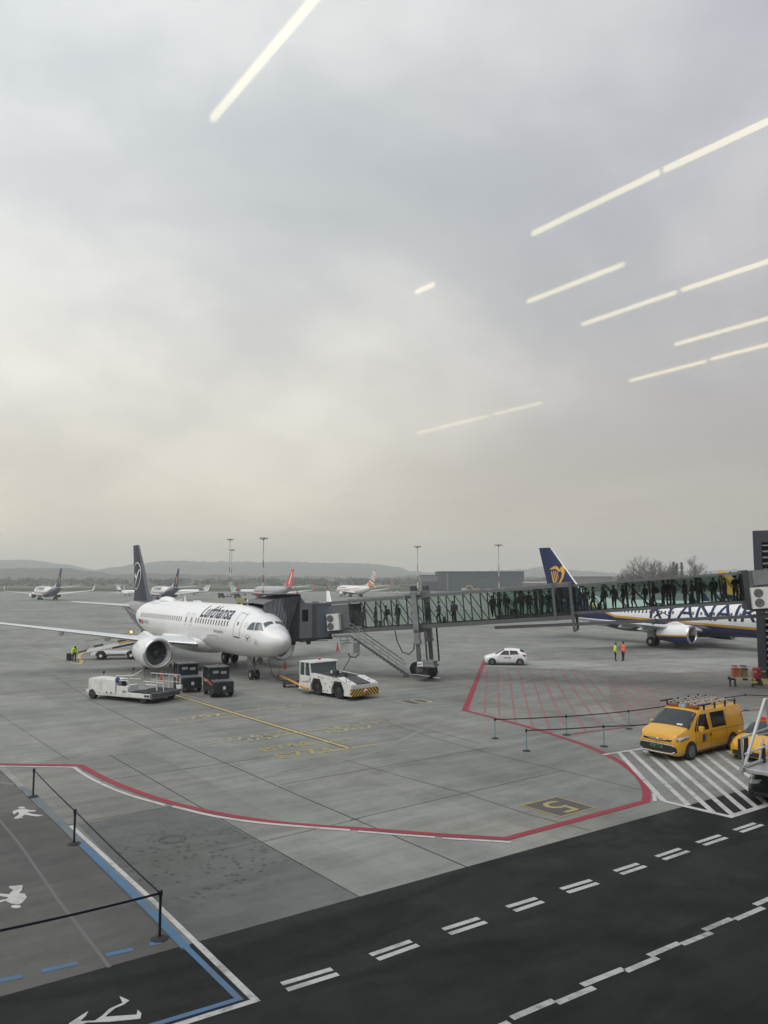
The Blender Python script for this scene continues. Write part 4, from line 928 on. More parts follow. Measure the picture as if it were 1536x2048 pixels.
def mast(px,top,D,label,rw=1.5):
    x=(px-768)/FPX*D; h=H+(1161-top)/FPX*D
    r=empty('apron_mast',(x,D,0),random.uniform(0,1),label,'light mast','floodlight masts along the apron')
    mb=MB(); mb.lathe([(0.5,0.25),(h-0.6,0.10)],(0,0,0),2,12); mb.build('pole',mastm,r,smooth=60)
    mb=MB(); mb.box(-1.6,1.6,-1.6,1.6,0,0.55); mb.build('base',concm,r,bev=0.05)
    mb=MB(); mb.lathe([(h-.9,0.18),(h-0.45,rw*0.55),(h-0.25,rw),(h-0.12,rw),(h,0.2)],(0,0,0),2,16)
    cr=mb.build('lamp_crown',steel,r)
    for k in range(8):
        a=2*PI*k/8; mb=MB(); cx,cy=rw*1.0*math.cos(a),rw*1.0*math.sin(a)
        mb.box(cx-.2,cx+.2,cy-.15,cy+.15,h-.6,h-.3); mb.build('floodlight',lampm,cr)
    return r
mast(527,1075,250,'tallest red and white banded mast standing behind the cockpit',1.25)
mast(460,1078,370,'banded mast left of the pair rising beyond the cabin roof',1.7)
mast(464,1099,420,'shorter banded mast just right of its twin beyond the cabin roof',1.7)
mast(835,1092,320,'slim banded mast above the bridge lift column',1.4)
mast(997,1089,320,'banded mast in front of the grey hangar',1.7)
cladd=mat('hangar_cladding',(0.05,0.066,0.082),0.6,var=0.06); clad2=mat('hangar_light_panel',(0.16,0.16,0.18),0.6,var=0.05)
YH_=590
def hx(px): return (px-768)/FPX*YH_
def hz(py): return H+(1161-py)/FPX*YH_
hg=empty('hangar',(hx(960),YH_,0),0,'long dark grey hangar on the far side of the apron','hangar')
def lx(px): return hx(px)-hx(960)
mb=MB(); mb.box(lx(878),lx(1047),0,45,0,hz(1144)); mb.build('wall',cladd,hg)
mb=MB(); mb.box(lx(877)-.4,lx(1048),-.4,45.4,hz(1144),hz(1144)+.5); mb.build('roof',dark,hg)
for i in range(9):
    a=lx(905)+i*6.1; mb=MB(); mb.box(a,a+5.4,-0.25,0.05,0.3,9.5); mb.build('bay_door',mat('hangar_door_panel',(0.058,0.075,0.092),0.5,var=0.08),hg)
mb=MB(); mb.box(lx(893),lx(896),-0.3,0.05,0,hz(1146)); mb.build('corner_panel',clad2,hg)
mb=MB(); mb.box(lx(842),lx(878),4,30,0,hz(1151)); an=mb.build('annexe',clad2,hg)
mb=MB(); mb.box(lx(842)-.3,lx(878),3.6,30.4,hz(1151),hz(1150)); mb.build('annexe_roof',dark,an)
mb=MB(); mb.box(lx(844),lx(876),3.75,4,0,hz(1163)); mb.build('annexe_door',cladd,an)
lowb=mat('shed_wall',(0.12,0.135,0.125),0.7,var=0.1)
def shed(px0,px1,top,D,label,m,roofm):
    x0,x1=(px0-768)/FPX*D,(px1-768)/FPX*D; h=H+(1161-top)/FPX*D; e=empty('low_building',((x0+x1)/2,D,0),0,label,'building'); w=(x1-x0)/2
    mb=MB(); mb.box(-w,w,0,14,0,h-.6); mb.build('wall',m,e)
    mb=MB(); mb.prism([(-.5,h-.6),(14.5,h-.6),(14.5,h-.3),(7,h+.6),(-.5,h-.3)],0,-w-.4,w+.4); mb.build('roof',roofm,e)
    for k in range(4):
        a=-w+(k+.5)*w/2; mb=MB(); mb.box(a-.8,a+.8,-.1,.05,1.5,2.6); mb.build('window',dark,e)
    return e
shed(800,828,1171,900,'low green-grey shed between the striped airliner and the hangar',lowb,dark)
shed(1140,1222,1152,640,'low pale-roofed building beyond the harp fin',mat('pale_shed',(0.17,0.17,0.17),0.7),mat('pale_roof',(0.24,0.24,0.24),0.6))
shed(1050,1098,1165,520,'flat pale shed at the right end of the hangar',mat('pale_shed',(0.17,0.17,0.17),0.7),mat('pale_roof',(0.24,0.24,0.24),0.6))
# far small vehicles
def far_van(px,py,label,c,k=1.0,yaw=0.0,cat='van'):
    g=G(px,py); r=empty('parked_van',g,yaw,label,cat,'vehicles parked far out by the hangar')
    mb=MB(); mb.prism([(-2.6*k,.35),(2.6*k,.35),(2.6*k,1.1),(1.9*k,1.25),(1.3*k,2.2),(-2.6*k,2.25)],1,-1,1); mb.build('body',c,r,bev=.08)
    mb=MB(); mb.prism([(1.2*k,1.3),(1.75*k,1.3),(1.22*k,2.0),(.6*k,2.0),(.6*k,1.3)],1,-1.02,1.02); mb.build('window',glassd,r)
    for sx in (-1.6*k,1.6*k):
        for sy in (-.9,.9): wheel('wheel',r,sx,sy,.36,.36,.26,black,None,sub=None,n=10)
    return r
vy=mat('machine_yellow',(0.55,0.36,0.05),0.5)
far_van(862,1178,'white van by the hangar annexe',wpaint,1.2,.1); far_van(886,1179,'small white van just right of the annexe',wpaint,.8,.2)
far_van(1018,1183,'white van near the right end of the hangar',wpaint,1.3,-.1); far_van(1005,1182,'grey van between hangar and mast',silv,1.1,0)
far_van(930,1182,'pale van in front of the hangar doors',silv,.9,.15); far_van(975,1183,'white van left of the mast in front of the hangar',wpaint,.9,3.1)
far_van(487,1209,'yellow airport truck showing over the cabin roof',mat('dull_yellow',(.30,.27,.12),.6),.9,.05,'truck'); far_van(443,1196,'small dark car at the foot of the paired masts',dark,.6,.2,'car'); far_van(475,1197,'small dark car right of the mast bases',dark,.55,0,'car')
# excavator by the hangar
g=G(952,1184); ex=empty('excavator',g,R(170),'yellow excavator with arm out in front of the hangar','excavator')
mb=MB(); mb.prism([(-2.2,0),(2.2,0),(2.5,.5),(2.2,1),(-2.2,1),(-2.5,.5)],1,-1.4,-.8); mb.prism([(-2.2,0),(2.2,0),(2.5,.5),(2.2,1),(-2.2,1),(-2.5,.5)],1,.8,1.4); mb.build('track',dark,ex)
mb=MB(); mb.box(-2.6,1.6,-1.3,1.3,1.1,2.3); mb.build('body',vy,ex,bev=.1)
mb=MB(); mb.box(0,1.6,-1.3,-.2,2.3,3.4); mb.build('cab',glassd,ex,bev=.08)
mb=MB(); mb.tube([(1.3,.3,2.0),(3.6,.3,4.4),(6.4,.3,4.0)],.28,6); mb.tube([(6.4,.3,4.0),(7.2,.3,1.6)],.22,6); mb.box(6.6,7.8,-.2,.8,.8,1.7); mb.build('arm',vy,ex)
# baggage dollies beyond the bridge
for i,(px,py) in enumerate(((770,1188),(788,1188),(799,1187))):
    g=G(px,py); d=empty('baggage_dolly',g,.2*i,['low pale baggage dolly nearest the striped airliner','low pale baggage dolly in the middle of three','low pale baggage dolly nearest the lift column'][i],'dolly','baggage dollies behind the bridge')
    mb=MB(); mb.box(-1.7,1.7,-.8,.8,.5,.62); mb.box(-1.7,-1.62,-.8,.8,.62,1.5); mb.build('deck',whited,d); mb=MB(); mb.tube([(1.7,0,.5),(2.9,0,.35)],.04,5); mb.build('drawbar',dark,d)
    for sx in (-1.2,1.2):
        for sy in (-.7,.7): wheel('wheel',d,sx,sy,.25,.25,.16,black,None,sub=None,n=8)
# far power/observation cross pole
p=AT(1391,1161,520); pole=MB(); hh=H+(1161-1111)/FPX*520; pole.tube([(p.x,p.y,0),(p.x,p.y,hh)],.16,6); pole.tube([(p.x-1.7,p.y,hh-.9),(p.x+1.7,p.y,hh-.9)],.12,5); tag(pole.build('utility_pole',dark),'thin dark pole with a crossarm rising out of the bare tree','pole')
# ---- trees on the right, individually
barkm=mat('bare_bark',(0.095,0.088,0.082),0.9,var=0.2)
def bare_tree(px,top,D,wpx,label,seed,D2=None):
    random.seed(seed); x=(px-768)/FPX*D; h=H+(1161-top)/FPX*D; w=wpx/FPX*D/2
    r=empty('bare_tree',(x,D,0),0,label,'tree','bare trees beyond the bridge'); t=MB(); c=MB()
    t.tube([(0,0,-.2),(0.1,0,h*.25),(0,0,h*.5)],h*.024,7,r1=h*.014); t.build('trunk',barkm,r)
    def br(p,d,L,rad,lev):
        q=p+d*L; c.tube([p,(p+q)/2+Vector((random.uniform(-.06,.06)*L,random.uniform(-.06,.06)*L,0.03*L)),q],rad,4 if lev<2 else 3,cap=False,r1=rad*.55)
        if lev>=4: return
        for _ in range(3 if lev<3 else 4):
            e=(d+Vector((random.gauss(0,.42),random.gauss(0,.42),random.uniform(-.05,.38)))).normalized(); br(p+(q-p)*random.uniform(.45,1),e,L*random.uniform(.55,.8),rad*.55,lev+1)
    for k in range(15):
        a=2*PI*k/15+random.uniform(-.3,.3); el=random.uniform(.45,1.35); z=h*random.uniform(.16,.50)
        k2=w/(h*.55)
        br(Vector((0,0,z)),Vector((math.cos(a)*math.cos(el)*1.5*k2,math.sin(a)*math.cos(el)*1.5*k2,math.sin(el))).normalized(),h*.23,h*.0095,0)
    c.build('crown',barkm,r); return r
bare_tree(1277,1108,520,62,'tall spreading bare tree at the left of the clump beyond the bridge',1)
bare_tree(1303,1107,530,50,'tall upright bare tree in the middle of the clump beyond the bridge',2)
bare_tree(1324,1114,515,42,'bare tree with a narrower crown at the right of the tall clump',3)
bare_tree(1388,1114,520,40,'rounded bare tree around the pole with a crossarm',4)
bare_tree(1256,1131,500,40,'low bushy bare tree at the foot of the tall clump on its left',5)
bare_tree(1338,1126,500,26,'small bare tree between the tall clump and the conifers',6)
leafd=mat('conifer_needles',(0.045,0.052,0.046),0.9,var=0.3)
def conifer(px,top,D,label,seed):
    random.seed(seed); x=(px-768)/FPX*D; h=H+(1161-top)/FPX*D; r=empty('conifer_tree',(x,D,0),0,label,'tree','conifers beyond the bridge')
    t=MB(); t.tube([(0,0,0),(0,0,h*.95)],.3,6,r1=.06); t.build('trunk',barkm,r); c=MB()
    for i in range(420):
        u=random.random()**.8; z=h*(.12+.88*u); R_=(1-u)*h*.22+.5; a=random.uniform(0,2*PI); q=R_*random.uniform(.3,1)*(0.7+.3*math.sin(u*40)); p=Vector((q*math.cos(a),q*math.sin(a),z-.1*q)); s=random.uniform(.4,.9)
        d=Vector((math.cos(a),math.sin(a),-.35)); b=Vector((-math.sin(a),math.cos(a),random.uniform(-.3,.3)))
        c.add([p-b*s*.5,p+d*s*1.3,p+b*s*.5,p-d*s*.3+Vector((0,0,.3))],[(0,1,2,3)])
    c.build('crown',leafd,r)
conifer(1346,1124,480,'slim dark conifer on the left of three',11); conifer(1352,1127,485,'slim dark conifer in the middle of three',12); conifer(1362,1125,480,'slim dark conifer on the right of three, standing a little apart',13)
pts=[]; random.seed(21)
for i in range(150):
    px=random.uniform(1236,1640); D=random.uniform(500,640); pts.append(((px-768)/FPX*D,D,random.uniform(3,6),H+(1161-random.uniform(1141,1156))/FPX*D))
tag(clump_mass('woods',pts,woodm,1.0,50,9),'dense dark thicket running along behind the bridge roof',None,None,'stuff')
# ================================================================ PASSENGER BRIDGE
BD=Vector((0.944,-0.329,0)).normalized(); BB=Vector((-BD.y,BD.x,0)); BS=Vector((-4.6,64.0,0)); BETA=math.atan(0.079)
def BP(s,y,h): return Vector((s*math.cos(BETA)-h*math.sin(BETA),y,3.45+s*math.sin(BETA)+h*math.cos(BETA)))
def BW(s,y,h):
    p=BP(s,y,h); return BS+BD*p.x+BB*p.y+Vector((0,0,p.z))
def s_of(px):
    k=(px-768)/FPX; return (64*k+4.6)/(0.944+0.329*k)
bridge=empty('passenger_bridge',BS,math.atan2(BD.y,BD.x),'long glazed grey passenger bridge full of people running from the terminal to the white airliner','passenger bridge')
def bb(mb,name,m,par=bridge,**kw):
    mb.v=[tuple(BP(*v)) for v in mb.v]; return mb.build(name,m,par,**kw)
gB=glass_mat('tunnel_glass',(0.84,0.91,0.87),0.08); gA=glass_mat('dark_tunnel_glass',(0.68,0.79,0.74),0.09)
panelg=mat('cab_panel_blue_grey',(0.105,0.13,0.16),0.5,var=0.08,dirt=0.1); bell=mat('bellows_fabric',(0.135,0.148,0.165),0.8,var=0.15)
roofm=mat('tunnel_roof_grey',(0.13,0.138,0.142),0.6,var=0.1,dirt=0.2)
trussm=mat('truss_dark_paint',(0.045,0.052,0.052),0.5,var=0.1)
def tunnel(name,s0,s1,y0,y1,h0,h1,gl,sp,pw,beam,top,start=None):
    mb=MB(); mb.box(s0,s1,y0,y1,h0,h0+0.10); mb.box(s0,s1,y0-.03,y0+.12,h0-.02,h0+beam); mb.box(s0,s1,y1-.12,y1+.03,h0-.02,h0+beam); mb.box(s0,s1,y0+.12,y1-.12,h0+beam-.14,h0+beam-.10)
    for i in range(int((s1-s0)/2.2)): mb.box(s0+.4+i*2.2,s0+.5+i*2.2,y0+.12,y1-.12,h0-.02,h0)
    fl=bb(mb,name+'_floor',bsteel)
    mb=MB(); mb.box(s0,s1,y0-.04,y1+.04,h1-.06,h1+0.02); mb.box(s0,s1,y0-.03,y0+.10,h1-top,h1-.06); mb.box(s0,s1,y1-.10,y1+.03,h1-top,h1-.06)
    bb(mb,name+'_roof',roofm)
    a=start if start is not None else s0
    n=int(round((s1-a)/sp)); sp=(s1-a)/n
    for k,(yy,sg) in enumerate(((y0,1),(y1,-1))):
        mb=MB()
        for i in range(n+1):
            s=a+i*sp; mb.box(s-pw/2,s+pw/2,yy-(.02 if sg>0 else .08),yy+(.08 if sg>0 else .02),h0+beam,h1-top)
            if i<n:
                hb,ht=h0+beam,h1-top; q=pw*.45; p0=(s+pw/2,ht); p1=(s+sp-pw/2,hb)
                ya,yb=(yy+.085,yy+.125) if sg>0 else (yy-.125,yy-.085)
                mb.prism([(p0[0]-q,p0[1]),(p0[0]+q,p0[1]),(p1[0]+q,p1[1]),(p1[0]-q,p1[1])],1,ya,yb)
        bb(mb,name+'_truss',trussm)
        mb=MB(); yg=yy-.035*sg; mb.add([(a,yg,h0+beam),(s1,yg,h0+beam),(s1,yg,h1-top),(a,yg,h1-top)],[(0,1,2,3)]); bb(mb,name+'_glass',gl)
    return fl
sB1=s_of(1145); sA0=s_of(990); sA1=s_of(1500)
tunnel('outer_tunnel',0,sB1,0,2.75,0,2.62,gB,1.42,0.085,0.30,0.22,start=2.0)
tunnel('inner_tunnel',sA0,sA1,.22,2.53,.33,2.52,gA,1.57,0.10,0.20,0.13)
# solid first bay beside the cab, and heavy end frames of the outer tunnel
for ya,yb in ((-.01,.12),(2.63,2.76)):
    mb=MB(); mb.box(0,2.0,ya,yb,.36,2.32); bb(mb,'cab_bay_wall',mat('bay_wall_grey',(0.10,0.11,0.12),0.6,var=0.1))
for s in (s_of(1113)-.1,sB1):
    mb=MB(); mb.box(s-.10,s+.10,-.10,0.02,-.05,2.66); mb.box(s-.10,s+.10,2.73,2.85,-.05,2.66); mb.box(s-.10,s+.10,-.10,2.85,2.66,2.76); 
    if s==sB1: mb.box(s-.10,s+.10,-.10,0.06,-.95,-.05); mb.box(s-.10,s+.10,2.7,2.85,-.95,-.05); mb.box(s-.1,s+.1,.06,2.7,-.95,-.8)
    bb(mb,'end_frame',bsteel)
mb=MB(); mb.hexa([(s_of(986),.25,-.42),(37,.25,-.80),(37,.6,-.80),(s_of(986),.6,-.42)],[(s_of(986),.25,-.20),(37,.25,-.58),(37,.6,-.58),(s_of(986),.6,-.20)]); bb(mb,'cable_tray',bsteel)
mb=MB(); mb.tube([(s_of(1318),.0,.2),(s_of(1306),-.1,-.25),(s_of(1312),-.15,-.62),(s_of(1300),-.1,-.72)],.05,6); mb.tube([(s_of(1306),0,-.2),(s_of(1325),-.12,.05),(s_of(1336),-.12,-.25),(s_of(1330),-.1,-.6)],.05,6); bb(mb,'cable_loop',black)
# roof conduit and small lamps
mb=MB(); mb.box(1.5,sB1,1.0,1.15,2.66,2.74); bb(mb,'roof_conduit',steel)
# lift column
sc_=7.75
for y in (-.38,3.1):
    mb=MB(); mb.box(sc_-.22,sc_+.22,y-.2,y+.2,-1.15,2.75); mb.box(sc_-.27,sc_+.27,y-.25,y+.25,-1.2,-.95); lc=bb(mb,'lift_post',steel,bev=.02)
    mb=MB(); mb.box(sc_-.15,sc_+.15,y-.13,y+.13,-3.35,-1.15); bb(mb,'inner_post',bsteel)
    mb=MB(); mb.tube([(sc_+.62,y+.1,-2.9),(sc_+.62,y+.1,0.0)],.07,8); bb(mb,'lift_screw',dark)
    mb=MB(); mb.box(sc_-.24,sc_+.24,y-.22,y+.22,2.97,3.38); bb(mb,'lift_motor',dark,bev=.04)
mb=MB(); mb.box(sc_-.3,sc_+.3,-.62,3.35,2.75,2.97); mb.box(sc_-.75,sc_+.55,-.55,-.3,2.62,2.85); mb.box(sc_-.9,sc_-.7,-.5,-.3,2.3,2.85); bb(mb,'cross_head',steel,bev=.02)
mb=MB(); mb.box(sc_-.22,sc_+.22,-.58,3.3,-.32,-.04); bb(mb,'cross_beam',bsteel)
lx0=BP(sc_,0,-3.3).x
mb=MB(); mb.box(lx0-.3,lx0+.3,-.5,3.3,.75,1.15); mb.box(lx0-.35,lx0+.35,-.2,.75,.35,1.15); bog=mb.build('bogie_beam',bsteel,bridge,bev=.03)
for px_,py_ in ((861,1356.5),(834,1351.5)):
    q=G(px_,py_)-BS; wheel('wheel',bridge,q.dot(BD),q.dot(BB),.58,.58,.5,black,dark,n=24,sub='rim')
mb=MB(); mb.box(lx0-.1,lx0+1.3,-.75,.5,1.15,1.32); mb.box(lx0+.1,lx0+1.2,-.65,.4,1.32,1.6); mb.box(lx0+.2,lx0+1.45,-.55,.1,1.62,1.68); mb.build('drive_box',steel,bridge,bev=.02)
mb=MB(); mb.box(lx0-.1,lx0+.35,-.80,-.76,1.2,1.55); pl_=mb.build('number_plate',wpaint,bridge)
flat_text('plate_lettering','No.7',(lx0-.06,-.803,1.29),(1,0,0),(0,0,1),.22,.37,ink,pl_)
mb=MB(); mb.tube([(lx0+1.1,-.4,.35),(lx0+1.75,-.5,.32)],.05,6); mb.tube([(lx0-.6,-.3,.5),(lx0+.9,-.75,.45)],.06,6); mb.build('bumper_bar',steel,bridge)
mb=MB(); mb.tube([tuple(BP(sc_-1.9,-.1,-.05)),tuple(BP(sc_-1.75,-.2,-.9)),tuple(BP(sc_-1.35,-.3,-1.75)),tuple(BP(sc_-.8,-.4,-1.95)),tuple(BP(sc_-.35,-.45,-1.6)),tuple(BP(sc_-.25,-.45,-1.0))],.045,6); mb.build('cable_loop',black,bridge)
# air-conditioning unit on the near face
def ac(s0,s1,y0,h0,h1,fans,par=bridge):
    mb=MB(); mb.box(s0,s1,y0,-.02,h0,h1); o=bb(mb,'cooling_unit',whited,par,bev=.02)
    for sx,hh,r in fans:
        mb=MB(); n=20; A=[(sx+r*math.cos(2*PI*j/n),y0-.012,hh+r*math.sin(2*PI*j/n)) for j in range(n)]; B=[(a,y0-.012,c) for a,_,c in A]
        mb.add(A,[tuple(range(n))]); bb(mb,'fan_grille',mat('fan_grille_grey',(0.13,0.135,0.13),0.6),o)
        mb=MB()
        for q in (.35,.62,.86): mb.tube([(sx+r*q*math.cos(2*PI*j/16),y0-.03,hh+r*q*math.sin(2*PI*j/16)) for j in range(17)],.012,4)
        bb(mb,'fan_guard',steel,o)
    return o
ac(.15,1.25,-.5,.28,1.62,[(.47,1.25,.30),(.47,.62,.30)])
# rotunda at the terminal end
mb=MB(); mb.box(sA1+.05,sA1+5,-.3,2.6,-.25,2.56); bb(mb,'rotunda',mat('rotunda_grey',(0.085,0.09,0.095),0.6,var=0.1,dirt=0.1),bev=.04)
mb=MB(); mb.box(sA1-.3,sA1+.05,-.22,2.95,-.12,2.62); bb(mb,'end_frame',dark)
mb=MB(); mb.box(sA1+.3,sA1+1.3,-.42,-.30,1.55,2.5); bb(mb,'side_panel',steel)
ac(sA1+.02,sA1+2.6,-.85,-.05,1.38,[(sA1+.48,1.0,.30),(sA1+.48,.34,.30)])
p=BP(sA1+3,1.4,0); mb=MB(); mb.box(p.x-.5,p.x+.5,p.y-.5,p.y+.5,0,p.z-.2); mb.build('support_column',bsteel,bridge)
# cab facing the airliner's door
cabang=math.atan2(.591,.806)
DP=Vector((-8.7,63.3,0))
def CL(n,y,z):
    w=DP+Vector((.806,.591,0))*n+Vector((-.591,.806,0))*y+Vector((0,0,z)); q=w-BS; return (q.dot(BD),q.dot(BB),w.z)
def cb(mb,name,m,par=bridge,**kw):
    mb.v=[CL(*v) for v in mb.v]; return mb.build(name,m,par,**kw)
out=[(-2.25,5.98),(-1.6,6.24),(-.4,6.48),(0.95,6.60),(1.0,6.55),(1.0,3.05),(.1,3.05),(0.02,4.0),(-.30,4.8),(-.85,5.45),(-1.6,5.85)]
mb=MB(); lo=[(-2.25,5.45),(-1.8,5.25),(-1.4,5.0),(-1.1,4.7),(-.9,4.4),(-.75,4.1),(-.62,3.8),(-.5,3.5),(-.4,3.25),(-.3,3.05)]
hi=[(-2.25,6.0),(-1.8,6.18),(-1.3,6.33),(-.9,6.42),(-.5,6.49),(-.1,6.54),(.25,6.57),(.55,6.59),(.8,6.60),(1.0,6.55)]
K=len(lo)
for y,sg in ((-1.85,-1),(1.85,1)):
    rows=[]
    for i in range(K*2-1):
        u=i/2; a=int(u); b=min(a+1,K-1); t=u-a; L0=Vector(lo[a]).lerp(Vector(lo[b]),t); H0=Vector(hi[a]).lerp(Vector(hi[b]),t)
        yy=y+sg*(0.03 if i%2 else -.01); rows.append([(L0.x,yy,L0.y),((L0.x+H0.x)/2+.02,yy,(L0.y+H0.y)/2),(H0.x,yy,H0.y)])
    # the folds fan from the lower edge to the roof
    mb.loft(rows,0,False,False)
rows=[]
for i in range(K*3-2):
    u=i/3; a=int(u); b=min(a+1,K-1); t=u-a; H0=Vector(hi[a]).lerp(Vector(hi[b]),t); z=H0.y+(0.035 if i%2 else 0)
    rows.append([(H0.x,-1.9,z-.02),(H0.x,0,z+.05),(H0.x,1.9,z-.02)])
mb.loft(rows,0,False,False)
cb(mb,'bellows_canopy',bell)
for kk in range(9):
    mb=MB(); t=kk/8; a=-.5+kk*.17; zt=6.5+.01*kk; zb_=3.1 if a>.15 else 4.6-a*2.2 if a<-.3 else 3.9
    mb.prism([(a,zb_),(a+.05,zb_),(a+.05,zt),(a,zt)],1,-1.93,-1.89); cb(mb,'canopy_rib',dark)
mb=MB(); mb.box(-1.5,1.0,-1.95,1.7,6.68,6.78); mb.box(.85,1.05,-1.95,1.9,6.0,6.68); cb(mb,'canopy_roof_plate',dark)
mb=MB(); mb.prism([(1.0,3.2),(2.2,3.2),(2.2,5.95),(1.6,6.0),(1.0,6.6)],1,-1.86,1.86); cabb=cb(mb,'cab_body',mat('cab_grey',(0.145,0.162,0.172),0.5,var=0.08,dirt=0.1),bev=.02)
mb=MB(); mb.box(1.25,1.80,-1.875,-1.86,4.55,5.5); cb(mb,'cab_window',glassd,cabb)
mb=MB(); mb.box(2.2,2.58,-1.90,1.9,3.15,5.97); mb.box(2.3,2.34,-1.93,-1.9,3.15,5.97); cb(mb,'corner_post',bsteel)
mb=MB(); mb.box(2.58,4.1,-1.84,1.9,3.2,5.93); cb(mb,'rotating_panel',panelg,bev=.02)
mb=MB(); mb.box(2.5,4.15,-1.88,1.9,5.93,6.02); mb.box(2.75,3.2,-1.2,-.8,6.02,6.12); cb(mb,'cab_roof',steel)
mb=MB(); mb.box(.1,4.2,-1.8,1.8,3.02,3.2); mb.tube([(1.2,-1.7,2.92),(3.8,-1.7,3.12)],.05,6); mb.tube([(.3,-1.6,3.0),(3.9,-1.6,2.9)],.03,6); cb(mb,'cab_floor',dark)
for n_ in (.6,2.0):
    mb=MB(); mb.lathe([(-.08,.18),(.08,.18)],(n_,-1.6,2.85),1,12); cb(mb,'leveller_wheel',black)
mb=MB(); mb.lathe([(6.78,.07),(6.98,.06)],(.9,-1.6,0),2,8); cb(mb,'red_beacon',red)
# stairs down from the tunnel
stw=empty
A_=Vector((-2.75,62.9,3.42)); B_=Vector((1.95,64.1,0.0)); dS=(B_-A_); dh=Vector((dS.x,dS.y,0)).normalized(); sd=Vector((dh.y,-dh.x,0))
def loc(v): q=Vector(v)-BS; return (q.dot(BD),q.dot(BB),v[2] if not isinstance(v,Vector) else v.z)
st_=MB()
for i in range(17):
    p=A_.lerp(B_,(i+.5)/17); c=[p+dh*.14+sd*.4,p-dh*.14+sd*.4,p-dh*.14-sd*.4,p+dh*.14-sd*.4]
    st_.hexa([loc(q) for q in c],[loc(q+Vector((0,0,.04))) for q in c])
stairs=st_.build('stair_steps',steel,bridge)
for s in (1,-1):
    mb=MB(); o=sd*.42*s; mb.tube([loc(A_+o),loc(B_+o+Vector((0,0,.12)))],.085,6); mb.build('stringer',steel,bridge)
    for z,r in ((1.0,.026),(.68,.018),(.38,.018)):
        mb=MB(); mb.tube([loc(A_+o+Vector((0,0,z))),loc(B_+o-dh*.5+Vector((0,0,z+.42))),loc(B_+o-dh*.1+Vector((0,0,z*.75+.2))),loc(B_+o-dh*.35+Vector((0,0,.42)))],r,5); mb.build('handrail',galv,bridge)
    mb=MB()
    for i in range(1,7):
        p=A_.lerp(B_,i/7.3)+o; mb.tube([loc(p),loc(p+Vector((0,0,1.0)))],.022,5)
    mb.build('baluster',galv,bridge)
mb=MB(); c=[A_-dh*1.3+sd*.7,A_+sd*.7,A_-sd*.6,A_-dh*1.3-sd*.6]; mb.hexa([loc(q+Vector((0,0,-.1))) for q in c],[loc(q) for q in c]); mb.build('landing',steel,bridge)
# power cabinet slung under the cab
mb=MB(); x0=-3.55; c=[Vector((-3.5,62.6,2.05)),Vector((-2.45,62.1,2.05)),Vector((-1.95,62.9,2.05)),Vector((-3.0,63.4,2.05))]
mb.hexa([loc(q) for q in c],[loc(q+Vector((0,0,.78))) for q in c]); cbn=mb.build('power_cabinet',mat('cabinet_grey',(0.40,0.41,0.41),0.5,var=0.06,dirt=0.25),bridge,bev=.02)
mb=MB(); 
for q in c: mb.tube([loc(q+Vector((0,0,.78))),loc(q+Vector((0,0,1.5)))],.03,5)
for a,b in ((0,1),(1,2),(2,3),(3,0)): mb.tube([loc(c[a]+Vector((0,0,.95))),loc(c[b]+Vector((0,0,.95)))],.02,5)
mb.build('cabinet_hanger',galv,bridge)
mb=MB(); mb.tube([loc((-2.9,62.6,2.0)),loc((-2.7,62.5,1.75)),loc((-2.3,62.5,1.7)),loc((-2.0,62.8,1.95))],.05,6); mb.tube([loc((-2.7,62.5,1.7)),loc((-3.1,61.2,1.0)),loc((-3.6,59.5,.1)),loc((-4.4,58.2,.05))],.035,6); mb.build('power_cable',dark,bridge)
